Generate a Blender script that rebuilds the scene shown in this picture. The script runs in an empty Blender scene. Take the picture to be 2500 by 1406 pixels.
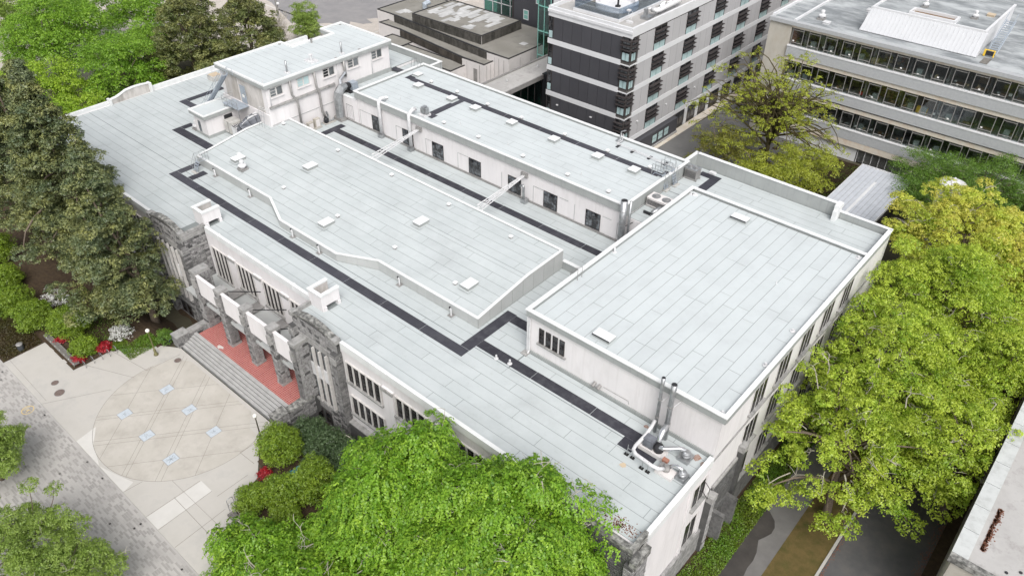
import bpy, math, random
import numpy as np
from mathutils import Vector, Matrix
random.seed(7)
rng = np.random.default_rng(11)
SC = bpy.context.scene
COL = SC.collection
PI = math.pi

# ------------------------------------------------------------------ camera
pitch, yaw, roll = math.radians(37.76047832), math.radians(130.74067582), math.radians(0.38739583)
F = Vector((math.cos(pitch)*math.cos(yaw), math.cos(pitch)*math.sin(yaw), -math.sin(pitch)))
R0 = Vector((math.sin(yaw), -math.cos(yaw), 0.0)); U0 = R0.cross(F)
Rv = math.cos(roll)*R0 + math.sin(roll)*U0
Uv = -math.sin(roll)*R0 + math.cos(roll)*U0
cd = bpy.data.cameras.new('camera'); cam = bpy.data.objects.new('camera', cd); COL.objects.link(cam)
m3 = Matrix((Rv, Uv, -F)).transposed()
cam.matrix_world = Matrix.Translation((65, -58, 60)) @ m3.to_4x4()
cd.sensor_width = 36; cd.lens = 36*1909.227/2500; cd.clip_start = 0.5; cd.clip_end = 3000
SC.camera = cam

# ------------------------------------------------------------------ light: bright overcast
W = bpy.data.worlds.new('World'); SC.world = W; W.use_nodes = True
nt = W.node_tree; nt.nodes.clear()
SUN_EL, SUN_AZ = 50.0, -40.0      # azimuth measured from +x towards +y
sky = nt.nodes.new('ShaderNodeTexSky'); sky.sky_type = 'NISHITA'; sky.sun_disc = False
sky.sun_elevation = math.radians(SUN_EL); sky.sun_rotation = math.radians(90-SUN_AZ)
sky.air_density = 1.0; sky.dust_density = 4.0; sky.ozone_density = 1.0
hsv = nt.nodes.new('ShaderNodeHueSaturation'); hsv.inputs['Saturation'].default_value = 0.22; hsv.inputs['Value'].default_value = 1.0
bg = nt.nodes.new('ShaderNodeBackground'); bg.inputs[1].default_value = 0.15
wo = nt.nodes.new('ShaderNodeOutputWorld')
nt.links.new(sky.outputs[0], hsv.inputs['Color']); nt.links.new(hsv.outputs[0], bg.inputs[0]); nt.links.new(bg.outputs[0], wo.inputs[0])
sd = bpy.data.lights.new('sun', 'SUN'); sd.energy = 1.5; sd.angle = math.radians(38); sd.color = (1.0, 0.965, 0.92)
so = bpy.data.objects.new('sun', sd); COL.objects.link(so)
el, az = math.radians(SUN_EL), math.radians(SUN_AZ)
d = Vector((math.cos(el)*math.cos(az), math.cos(el)*math.sin(az), math.sin(el)))
so.rotation_euler = d.to_track_quat('Z', 'Y').to_euler(); so.location = (0, 0, 90)
SC.view_settings.view_transform = 'Standard'; SC.view_settings.look = 'None'
SC.view_settings.gamma = 1.0; SC.view_settings.use_curve_mapping = False
SC.view_settings.exposure = 0.42
SC.cycles.max_bounces = 6; SC.cycles.diffuse_bounces = 3; SC.cycles.glossy_bounces = 2
SC.cycles.transmission_bounces = 3; SC.cycles.transparent_max_bounces = 6
SC.cycles.caustics_reflective = False; SC.cycles.caustics_refractive = False

# ------------------------------------------------------------------ materials
MATS = {}
def mat(name, c, c2=None, scale=1.0, rough=0.8, bump=0.0, bscale=20.0, rnd=0.0, metal=0.0, contrast=(0.35, 0.65),
        stain=None, stain_scale=0.6, stain_amt=0.0, stretch=(1, 1, 1), spec=0.3, detail=5.0, streak=0.0, dirt=0.0):
    m = bpy.data.materials.new(name); m.use_nodes = True; MATS[name] = m
    t = m.node_tree; N = t.nodes; L = t.links
    p = N['Principled BSDF']; p.inputs['Roughness'].default_value = rough; p.inputs['Metallic'].default_value = metal
    p.inputs['Specular IOR Level'].default_value = spec
    geo = N.new('ShaderNodeNewGeometry')
    mp = N.new('ShaderNodeMapping'); mp.inputs['Scale'].default_value = stretch
    L.new(geo.outputs['Position'], mp.inputs[0])
    src = None
    col = N.new('ShaderNodeRGB'); col.outputs[0].default_value = (*c, 1); src = col.outputs[0]
    if c2 is not None:
        n = N.new('ShaderNodeTexNoise'); n.inputs['Scale'].default_value = scale; n.inputs['Detail'].default_value = detail
        n.inputs['Roughness'].default_value = 0.62
        L.new(mp.outputs[0], n.inputs['Vector'])
        r = N.new('ShaderNodeMapRange'); r.inputs[1].default_value = contrast[0]; r.inputs[2].default_value = contrast[1]
        L.new(n.outputs[0], r.inputs[0])
        mx = N.new('ShaderNodeMix'); mx.data_type = 'RGBA'; mx.inputs[6].default_value = (*c, 1); mx.inputs[7].default_value = (*c2, 1)
        L.new(r.outputs[0], mx.inputs[0]); src = mx.outputs[2]
    if stain is not None:
        n2 = N.new('ShaderNodeTexNoise'); n2.inputs['Scale'].default_value = stain_scale; n2.inputs['Detail'].default_value = 7; n2.inputs['Roughness'].default_value = 0.7
        L.new(mp.outputs[0], n2.inputs['Vector'])
        r2 = N.new('ShaderNodeMapRange'); r2.inputs[1].default_value = 0.5; r2.inputs[2].default_value = 0.72; r2.inputs[4].default_value = stain_amt
        L.new(n2.outputs[0], r2.inputs[0])
        mx2 = N.new('ShaderNodeMix'); mx2.data_type = 'RGBA'; mx2.inputs[7].default_value = (*stain, 1)
        L.new(r2.outputs[0], mx2.inputs[0]); L.new(src, mx2.inputs[6]); src = mx2.outputs[2]
    if streak > 0:
        ms_ = N.new('ShaderNodeMapping'); ms_.inputs['Scale'].default_value = (2.6, 2.6, 0.13); L.new(geo.outputs['Position'], ms_.inputs[0])
        n4 = N.new('ShaderNodeTexNoise'); n4.inputs['Scale'].default_value = 1.0; n4.inputs['Detail'].default_value = 6; n4.inputs['Roughness'].default_value = 0.65; L.new(ms_.outputs[0], n4.inputs['Vector'])
        r4 = N.new('ShaderNodeMapRange'); r4.inputs[1].default_value = 0.52; r4.inputs[2].default_value = 0.75; r4.inputs[4].default_value = streak; L.new(n4.outputs[0], r4.inputs[0])
        m4 = N.new('ShaderNodeMix'); m4.data_type = 'RGBA'; m4.inputs[7].default_value = (c[0]*.5, c[1]*.48, c[2]*.46, 1); L.new(r4.outputs[0], m4.inputs[0]); L.new(src, m4.inputs[6]); src = m4.outputs[2]
    if dirt > 0:      # small scuffs, ponding rings and specks
        n5 = N.new('ShaderNodeTexNoise'); n5.inputs['Scale'].default_value = 1.7; n5.inputs['Detail'].default_value = 9; n5.inputs['Roughness'].default_value = 0.75; L.new(geo.outputs['Position'], n5.inputs['Vector'])
        r5 = N.new('ShaderNodeMapRange'); r5.inputs[1].default_value = 0.56; r5.inputs[2].default_value = 0.8; r5.inputs[4].default_value = dirt; L.new(n5.outputs[0], r5.inputs[0])
        m5 = N.new('ShaderNodeMix'); m5.data_type = 'RGBA'; m5.inputs[7].default_value = (c[0]*.45, c[1]*.45, c[2]*.42, 1); L.new(r5.outputs[0], m5.inputs[0]); L.new(src, m5.inputs[6]); src = m5.outputs[2]
    if rnd > 0:
        oi = N.new('ShaderNodeObjectInfo')
        r3 = N.new('ShaderNodeMapRange'); r3.inputs[3].default_value = 1-rnd; r3.inputs[4].default_value = 1+rnd
        L.new(oi.outputs['Random'], r3.inputs[0])
        vm = N.new('ShaderNodeVectorMath'); vm.operation = 'SCALE'
        L.new(src, vm.inputs[0]); L.new(r3.outputs[0], vm.inputs['Scale']); src = vm.outputs[0]
    L.new(src, p.inputs['Base Color'])
    if bump > 0:
        nb = N.new('ShaderNodeTexNoise'); nb.inputs['Scale'].default_value = bscale; nb.inputs['Detail'].default_value = 4
        L.new(geo.outputs['Position'], nb.inputs['Vector'])
        b = N.new('ShaderNodeBump'); b.inputs['Strength'].default_value = bump; b.inputs['Distance'].default_value = 0.05
        L.new(nb.outputs[0], b.inputs['Height']); L.new(b.outputs[0], p.inputs['Normal'])
    return m

mat('membrane', (0.435, 0.468, 0.474), (0.475, 0.508, 0.514), 0.35, 0.75, 0.15, 30, rnd=0.02, stain=(0.35, 0.37, 0.375), stain_scale=0.22, stain_amt=0.5, dirt=0.3)
mat('membrane_warm', (0.515, 0.55, 0.56), (0.48, 0.515, 0.525), 0.3, 0.75, 0.15, 30, rnd=0.02, stain=(0.44, 0.46, 0.47), stain_scale=0.3, stain_amt=0.4, dirt=0.2)
mat('under_membrane', (0.20, 0.22, 0.22), None)
mat('walkway', (0.034, 0.034, 0.044), (0.05, 0.05, 0.06), 1.2, 0.85, 0.2, 40, rnd=0.15, stain=(0.09, 0.09, 0.10), stain_scale=0.6, stain_amt=0.5)
mat('walkway_old', (0.055, 0.055, 0.068), (0.045, 0.045, 0.055), 1.2, 0.9, 0.2, 40, rnd=0.14, stain=(0.10, 0.10, 0.11), stain_scale=0.5, stain_amt=0.5)
mat('stucco', (0.73, 0.705, 0.71), (0.68, 0.66, 0.665), 0.5, 0.9, 0.1, 25, stain=(0.50, 0.48, 0.47), stain_scale=0.7, stain_amt=0.35, stretch=(1, 1, 0.35), streak=0.2)
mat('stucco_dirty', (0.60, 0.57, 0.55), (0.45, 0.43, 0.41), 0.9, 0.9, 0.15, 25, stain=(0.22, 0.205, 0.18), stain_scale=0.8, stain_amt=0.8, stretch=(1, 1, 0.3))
mat('rust_stain', (0.40, 0.37, 0.335), (0.56, 0.53, 0.51), 1.2, 0.9, stretch=(1, 1, 0.3))
mat('coping', (0.72, 0.73, 0.73), (0.66, 0.67, 0.67), 0.8, 0.7, stain=(0.42, 0.42, 0.41), stain_scale=1.2, stain_amt=0.3, dirt=0.2)
mat('lid_white', (0.76, 0.77, 0.78), (0.70, 0.71, 0.72), 2.0, 0.45)
mat('fascia', (0.35, 0.365, 0.36), (0.31, 0.325, 0.32), 0.7, 0.6, rnd=0.03, streak=0.35)
mat('metal_panel', (0.43, 0.44, 0.435), (0.40, 0.41, 0.405), 0.6, 0.6, rnd=0.025)
mat('white_metal', (0.66, 0.66, 0.67), (0.55, 0.55, 0.56), 2.0, 0.5)
mat('white_dirty', (0.55, 0.54, 0.52), (0.38, 0.37, 0.35), 1.5, 0.8)
mat('galvanised', (0.48, 0.49, 0.50), (0.32, 0.33, 0.34), 2.5, 0.38, metal=0.75, spec=0.5)
mat('galv_dull', (0.36, 0.35, 0.34), (0.28, 0.27, 0.265), 1.5, 0.55, metal=0.4)
mat('foil', (0.72, 0.73, 0.75), (0.55, 0.56, 0.58), 6, 0.25, metal=0.9)
mat('blue_steel', (0.42, 0.47, 0.53), (0.34, 0.38, 0.43), 2, 0.5, metal=0.3)
mat('dark_metal', (0.03, 0.03, 0.033), None, rough=0.5)
mat('window_frame', (0.035, 0.032, 0.033), (0.06, 0.05, 0.05), 3, 0.6)
mat('white_frame', (0.62, 0.60, 0.58), (0.50, 0.48, 0.47), 2, 0.7)
mat('glass_dark', (0.012, 0.013, 0.015), (0.07, 0.075, 0.08), 0.9, 0.1, spec=0.7, rnd=0.5, contrast=(0.5, 0.62))
mat('glass_court', (0.015, 0.017, 0.02), (0.15, 0.165, 0.18), 1.3, 0.1, spec=0.7, rnd=0.3, contrast=(0.45, 0.62))  # paler noise patches paint reflections into the dark panes
mat('glass_mid', (0.09, 0.10, 0.105), (0.20, 0.215, 0.225), 0.7, 0.12, spec=0.6, rnd=0.35)
mat('glass_pale', (0.42, 0.55, 0.56), (0.35, 0.47, 0.48), 0.5, 0.2, spec=0.5, rnd=0.08)
mat('stone', (0.16, 0.157, 0.156), (0.28, 0.275, 0.272), 2.5, 0.9, 0.6, 9, rnd=0.33, stain=(0.07, 0.07, 0.07), stain_scale=1.5, stain_amt=0.5)
mat('stone_dark', (0.07, 0.07, 0.07), (0.11, 0.108, 0.108), 2.5, 0.9, 0.6, 9, rnd=0.3)
mat('mortar', (0.075, 0.075, 0.075), (0.11, 0.108, 0.106), 1.5, 0.95, 0.3)
mat('cast_stone', (0.27, 0.265, 0.26), (0.36, 0.355, 0.345), 2, 0.9, 0.3, stain=(0.10, 0.10, 0.095), stain_scale=1.3, stain_amt=0.75)
mat('lichen_stone', (0.10, 0.10, 0.095), (0.36, 0.355, 0.335), 2.4, 0.95, 0.4, contrast=(0.40, 0.66))
mat('concrete', (0.40, 0.385, 0.36), (0.46, 0.44, 0.41), 0.35, 0.9, 0.15, 20, stain=(0.30, 0.285, 0.26), stain_scale=0.35, stain_amt=0.5)
mat('concrete_warm', (0.48, 0.455, 0.415), (0.415, 0.39, 0.35), 0.35, 0.9, 0.15, 20, stain=(0.32, 0.295, 0.265), stain_scale=0.45, stain_amt=0.6, dirt=0.25)
mat('concrete_cool', (0.44, 0.42, 0.39), (0.48, 0.46, 0.43), 0.3, 0.9, 0.15, 20, stain=(0.29, 0.28, 0.27), stain_scale=0.3, stain_amt=0.5)
mat('concrete_light', (0.57, 0.555, 0.53), (0.52, 0.505, 0.48), 0.5, 0.9)
mat('joint', (0.27, 0.25, 0.225), (0.20, 0.185, 0.165), 2, 0.95)
mat('step_stone', (0.40, 0.395, 0.39), (0.33, 0.325, 0.32), 1.4, 0.9, 0.2)
mat('plaque', (0.42, 0.47, 0.52), (0.50, 0.54, 0.58), 4, 0.6)
mat('plaque_mark', (0.20, 0.22, 0.24), None, rough=0.7)
mat('iron', (0.13, 0.095, 0.085), (0.19, 0.15, 0.135), 8, 0.8)
mat('yellow_paint', (0.70, 0.52, 0.20), (0.60, 0.45, 0.20), 5, 0.8)
mat('asphalt', (0.085, 0.084, 0.086), (0.11, 0.108, 0.11), 0.5, 0.95, 0.2, 60, stain=(0.15, 0.12, 0.09), stain_scale=0.25, stain_amt=0.3)
mat('asphalt_lane', (0.13, 0.128, 0.128), (0.16, 0.158, 0.156), 0.3, 0.95)
mat('asphalt_path', (0.135, 0.13, 0.127), (0.165, 0.16, 0.155), 0.6, 0.95, 0.2, 60)
mat('asphalt_wet', (0.042, 0.038, 0.036), (0.06, 0.054, 0.05), 0.9, 0.7)
mat('mulch', (0.045, 0.030, 0.020), (0.075, 0.052, 0.030), 3, 0.98, 0.8, 12)
mat('dry_grass', (0.085, 0.068, 0.022), (0.13, 0.092, 0.035), 1.2, 0.98, 0.8, 20, stain=(0.045, 0.06, 0.012), stain_scale=0.7, stain_amt=0.7)
mat('grass', (0.055, 0.085, 0.016), (0.085, 0.12, 0.022), 1.0, 0.98, 0.8, 20)
mat('earth', (0.07, 0.065, 0.045), (0.10, 0.09, 0.06), 0.4, 0.98, 0.5, 6)
mat('bark', (0.11, 0.085, 0.065), (0.17, 0.135, 0.105), 5, 0.95, 0.6, 14)
mat('bark_pale', (0.42, 0.39, 0.33), (0.30, 0.275, 0.23), 4, 0.9)
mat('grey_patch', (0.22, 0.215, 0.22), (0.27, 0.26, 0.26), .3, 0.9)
mat('white_cladding', (0.52, 0.53, 0.55), (0.49, 0.50, 0.52), .5, 0.6)
mat('bark_olive', (0.10, 0.085, 0.035), (0.07, 0.055, 0.03), 4, 0.9)
mat('wood_grey', (0.20, 0.19, 0.175), (0.15, 0.14, 0.13), 3, 0.9, rnd=0.15)
mat('wood_pale', (0.52, 0.42, 0.30), (0.46, 0.38, 0.29), 3, 0.85)
mat('dark_panel', (0.058, 0.058, 0.066), (0.064, 0.064, 0.072), 0.4, 0.6, rnd=0.05)
mat('grey_panel', (0.42, 0.415, 0.425), (0.395, 0.39, 0.40), 0.3, 0.65, rnd=0.04)
mat('white_band', (0.64, 0.645, 0.66), (0.60, 0.605, 0.62), 0.5, 0.6)
mat('beton', (0.47, 0.445, 0.40), (0.40, 0.375, 0.33), 0.5, 0.9, 0.2, stain=(0.33, 0.25, 0.16), stain_scale=0.7, stain_amt=0.3, stretch=(1, 1, 0.5))
mat('tan_band', (0.58, 0.52, 0.44), (0.60, 0.56, 0.50), 1.2, 0.9, stain=(0.50, 0.32, 0.20), stain_scale=1.0, stain_amt=0.6)
mat('aggregate', (0.40, 0.41, 0.42), (0.36, 0.37, 0.385), 3, 0.9, 0.5, 15)
mat('old_roof', (0.20, 0.215, 0.225), (0.42, 0.44, 0.45), 0.18, 0.9, contrast=(0.38, 0.62), stain=(0.12, 0.13, 0.14), stain_scale=0.3, stain_amt=0.7, stretch=(1, 2.2, 1))
mat('gravel_roof', (0.20, 0.19, 0.17), (0.27, 0.26, 0.235), 0.5, 0.95, 0.3, 40, stain=(0.12, 0.11, 0.09), stain_scale=0.25, stain_amt=0.6)
mat('roof_patch', (0.50, 0.50, 0.50), (0.40, 0.40, 0.395), 1.0, 0.85, rnd=0.12)
mat('slat_dark', (0.045, 0.043, 0.038), (0.085, 0.08, 0.072), 1.5, 0.85, rnd=0.25)
mat('slat_brown', (0.05, 0.043, 0.038), (0.075, 0.065, 0.055), 1.5, 0.85, rnd=0.25)
mat('panel_white', (0.66, 0.63, 0.62), (0.60, 0.575, 0.565), 0.8, 0.85, rnd=0.03)
mat('weathered_roof', (0.36, 0.35, 0.34), (0.44, 0.43, 0.42), 0.4, 0.95, 0.2, stain=(0.20, 0.185, 0.175), stain_scale=0.8, stain_amt=0.7)
mat('litter', (0.16, 0.06, 0.035), (0.24, 0.12, 0.08), 8, 0.95, 0.8, 15)
mat('plastic_black', (0.02, 0.021, 0.024), None, rough=0.5)
mat('bin', (0.04, 0.045, 0.05), (0.06, 0.065, 0.07), 4, 0.5)
mat('globe', (0.78, 0.77, 0.72), (0.72, 0.70, 0.64), 3, 0.3)
mat('lamp_pole', (0.05, 0.045, 0.035), (0.09, 0.085, 0.06), 4, 0.6)
mat('lamp_pole_moss', (0.18, 0.17, 0.07), (0.13, 0.12, 0.07), 4, 0.8)
mat('orange', (0.36, 0.15, 0.10), (0.30, 0.17, 0.13), 6, 0.6)
mat('yellow_plastic', (0.75, 0.50, 0.05), None, rough=0.5)
mat('red_cloth', (0.5, 0.03, 0.04), None)
mat('paper', (0.78, 0.78, 0.76), None)
mat('cardboard', (0.45, 0.36, 0.22), (0.38, 0.30, 0.19), 2)
mat('interior', (0.07, 0.065, 0.06), (0.12, 0.115, 0.11), 0.6, 0.9)
mat('interior_light', (0.30, 0.29, 0.27), (0.22, 0.21, 0.20), 0.5, 0.9)
mat('cabinet', (0.36, 0.40, 0.38), (0.30, 0.33, 0.32), 1, 0.6, rnd=0.2)
mat('brown_box', (0.20, 0.12, 0.07), (0.28, 0.19, 0.12), 3, 0.8, rnd=0.4)
mat('shed_roof', (0.47, 0.49, 0.53), (0.41, 0.43, 0.47), 1.5, 0.5)
mat('teal_metal', (0.20, 0.42, 0.37), None, rough=0.4)
mat('blue_paint', (0.03, 0.05, 0.16), None, rough=0.4)
mat('rubber', (0.02, 0.02, 0.02), None)
mat('blue_tarp', (0.02, 0.16, 0.30), (0.05, 0.22, 0.33), 5)
mat('rust_leaf', (0.27, 0.13, 0.08), (0.36, 0.33, 0.31), 6)

def brick_mat(name, ca, cb, mortar, bw, bh, off=0.5, msz=0.012, rot=0.0, dark=None, dark_amt=0.0):
    m = bpy.data.materials.new(name); m.use_nodes = True; MATS[name] = m
    t = m.node_tree; N = t.nodes; L = t.links; p = N['Principled BSDF']; p.inputs['Roughness'].default_value = 0.85
    geo = N.new('ShaderNodeNewGeometry'); mp = N.new('ShaderNodeMapping'); mp.inputs['Rotation'].default_value = (0, 0, rot)
    L.new(geo.outputs['Position'], mp.inputs[0])
    b = N.new('ShaderNodeTexBrick'); b.inputs['Scale'].default_value = 1.0; b.inputs['Brick Width'].default_value = bw
    b.inputs['Row Height'].default_value = bh; b.inputs['Mortar Size'].default_value = msz; b.offset = off
    b.inputs['Color1'].default_value = (*ca, 1); b.inputs['Color2'].default_value = (*cb, 1); b.inputs['Mortar'].default_value = (*mortar, 1)
    b.inputs['Bias'].default_value = dark_amt
    L.new(mp.outputs[0], b.inputs['Vector'])
    n = N.new('ShaderNodeTexNoise'); n.inputs['Scale'].default_value = 0.35; n.inputs['Detail'].default_value = 6
    L.new(geo.outputs['Position'], n.inputs['Vector'])
    r = N.new('ShaderNodeMapRange'); r.inputs[1].default_value = 0.3; r.inputs[2].default_value = 0.7; r.inputs[3].default_value = 0.88; r.inputs[4].default_value = 1.1
    L.new(n.outputs[0], r.inputs[0])
    vm = N.new('ShaderNodeVectorMath'); vm.operation = 'SCALE'; L.new(b.outputs[0], vm.inputs[0]); L.new(r.outputs[0], vm.inputs['Scale'])
    L.new(vm.outputs[0], p.inputs['Base Color'])
    return m
brick_mat('red_tile', (0.30, 0.062, 0.055), (0.36, 0.088, 0.075), (0.50, 0.36, 0.33), 0.30, 0.20, off=0.0, msz=0.014)
brick_mat('pavers', (0.385, 0.37, 0.352), (0.42, 0.40, 0.382), (0.35, 0.335, 0.32), 0.6, 0.2, msz=0.006)
brick_mat('far_pavers', (0.44, 0.40, 0.36), (0.50, 0.45, 0.41), (0.40, 0.37, 0.34), 0.6, 0.3, msz=0.02)
brick_mat('block_wall', (0.30, 0.295, 0.29), (0.34, 0.335, 0.33), (0.22, 0.22, 0.22), 0.6, 0.3)

def mk_glass(name, col, tr=0.75, rough=0.05):
    m = bpy.data.materials.new(name); m.use_nodes = True; MATS[name] = m
    t = m.node_tree; N = t.nodes; L = t.links; N.remove(N['Principled BSDF'])
    out = [n for n in N if n.type == 'OUTPUT_MATERIAL'][0]
    tr_ = N.new('ShaderNodeBsdfTransparent'); tr_.inputs[0].default_value = (*col, 1)
    gl = N.new('ShaderNodeBsdfGlossy'); gl.inputs['Roughness'].default_value = rough; gl.inputs[0].default_value = (0.9, 0.95, 0.95, 1)
    mx = N.new('ShaderNodeMixShader'); mx.inputs[0].default_value = 1-tr
    L.new(tr_.outputs[0], mx.inputs[1]); L.new(gl.outputs[0], mx.inputs[2]); L.new(mx.outputs[0], out.inputs[0])
    return m
mk_glass('clear_glass', (0.75, 0.78, 0.78), 0.90)
mk_glass('teal_glass', (0.30, 0.62, 0.56), 0.72)
mk_glass('railing_glass', (0.72, 0.78, 0.85), 0.80)

def leaf_mat(name, c1, c2, c3=None, trans=0.35):
    m = bpy.data.materials.new(name); m.use_nodes = True; MATS[name] = m
    t = m.node_tree; N = t.nodes; L = t.links; p = N['Principled BSDF']
    out = [n for n in N if n.type == 'OUTPUT_MATERIAL'][0]
    p.inputs['Roughness'].default_value = 0.42; p.inputs['Specular IOR Level'].default_value = 0.55
    at = N.new('ShaderNodeAttribute'); at.attribute_name = 'tint'
    geo = N.new('ShaderNodeNewGeometry'); n = N.new('ShaderNodeTexNoise'); n.inputs['Scale'].default_value = 0.45; n.inputs['Detail'].default_value = 4
    L.new(geo.outputs['Position'], n.inputs['Vector'])
    r = N.new('ShaderNodeMapRange'); r.inputs[1].default_value = 0.35; r.inputs[2].default_value = 0.65; L.new(n.outputs[0], r.inputs[0])
    mx = N.new('ShaderNodeMix'); mx.data_type = 'RGBA'; mx.inputs[6].default_value = (*c1, 1); mx.inputs[7].default_value = (*c2, 1)
    L.new(at.outputs['Fac'], mx.inputs[0]); src = mx.outputs[2]
    mx2 = N.new('ShaderNodeMix'); mx2.data_type = 'RGBA'; mx2.inputs[7].default_value = (*(c3 or c2), 1)
    mul = N.new('ShaderNodeMath'); mul.operation = 'MULTIPLY'; mul.inputs[1].default_value = 0.7 if c3 else 0.3
    L.new(r.outputs[0], mul.inputs[0]); L.new(mul.outputs[0], mx2.inputs[0]); L.new(src, mx2.inputs[6])
    L.new(mx2.outputs[2], p.inputs['Base Color'])
    tl = N.new('ShaderNodeBsdfTranslucent'); L.new(mx2.outputs[2], tl.inputs[0])
    ms = N.new('ShaderNodeMixShader'); ms.inputs[0].default_value = trans
    L.new(p.outputs[0], ms.inputs[1]); L.new(tl.outputs[0], ms.inputs[2]); L.new(ms.outputs[0], out.inputs[0])
    return m
leaf_mat('leaf_elm', (0.075, 0.21, 0.015), (0.40, 0.60, 0.06), (0.22, 0.44, 0.03), 0.42)
leaf_mat('leaf_maple', (0.19, 0.34, 0.02), (0.60, 0.74, 0.10), (0.46, 0.54, 0.06), 0.45)
leaf_mat('leaf_gold', (0.34, 0.48, 0.04), (0.70, 0.78, 0.12), (0.72, 0.62, 0.14), 0.45)
leaf_mat('leaf_green', (0.09, 0.19, 0.03), (0.25, 0.40, 0.07), (0.17, 0.31, 0.04), 0.45)
leaf_mat('leaf_lime', (0.22, 0.38, 0.03), (0.48, 0.64, 0.07), (0.36, 0.52, 0.05), 0.45)
leaf_mat('leaf_far_green', (0.13, 0.27, 0.025), (0.34, 0.54, 0.06), (0.24, 0.43, 0.04), 0.45)
leaf_mat('leaf_grey_green', (0.17, 0.27, 0.045), (0.40, 0.52, 0.13), (0.28, 0.40, 0.07), 0.45)
leaf_mat('leaf_conifer', (0.085, 0.11, 0.04), (0.38, 0.39, 0.13), (0.12, 0.175, 0.10), 0.3)
leaf_mat('leaf_brown_conifer', (0.10, 0.115, 0.04), (0.36, 0.36, 0.12), (0.14, 0.19, 0.06), 0.3)
leaf_mat('leaf_shrub', (0.13, 0.23, 0.02), (0.32, 0.45, 0.045), (0.22, 0.32, 0.03), 0.4)
leaf_mat('leaf_rhodo', (0.045, 0.085, 0.03), (0.13, 0.19, 0.085), (0.07, 0.12, 0.045), 0.2)
leaf_mat('leaf_court', (0.26, 0.32, 0.03), (0.44, 0.50, 0.06), (0.36, 0.38, 0.04))
leaf_mat('leaf_bush', (0.17, 0.19, 0.025), (0.32, 0.36, 0.045), (0.18, 0.15, 0.03))
leaf_mat('leaf_red', (0.30, 0.012, 0.02), (0.42, 0.02, 0.03), None, 0.2)
leaf_mat('leaf_pink', (0.50, 0.30, 0.30), (0.55, 0.36, 0.36), None, 0.2)
leaf_mat('leaf_white', (0.62, 0.63, 0.60), (0.72, 0.72, 0.70), None, 0.1)
leaf_mat('leaf_ground', (0.09, 0.21, 0.015), (0.18, 0.33, 0.03), (0.16, 0.20, 0.02))
leaf_mat('leaf_ground_brown', (0.055, 0.050, 0.014), (0.085, 0.085, 0.018), (0.075, 0.045, 0.02))

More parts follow.
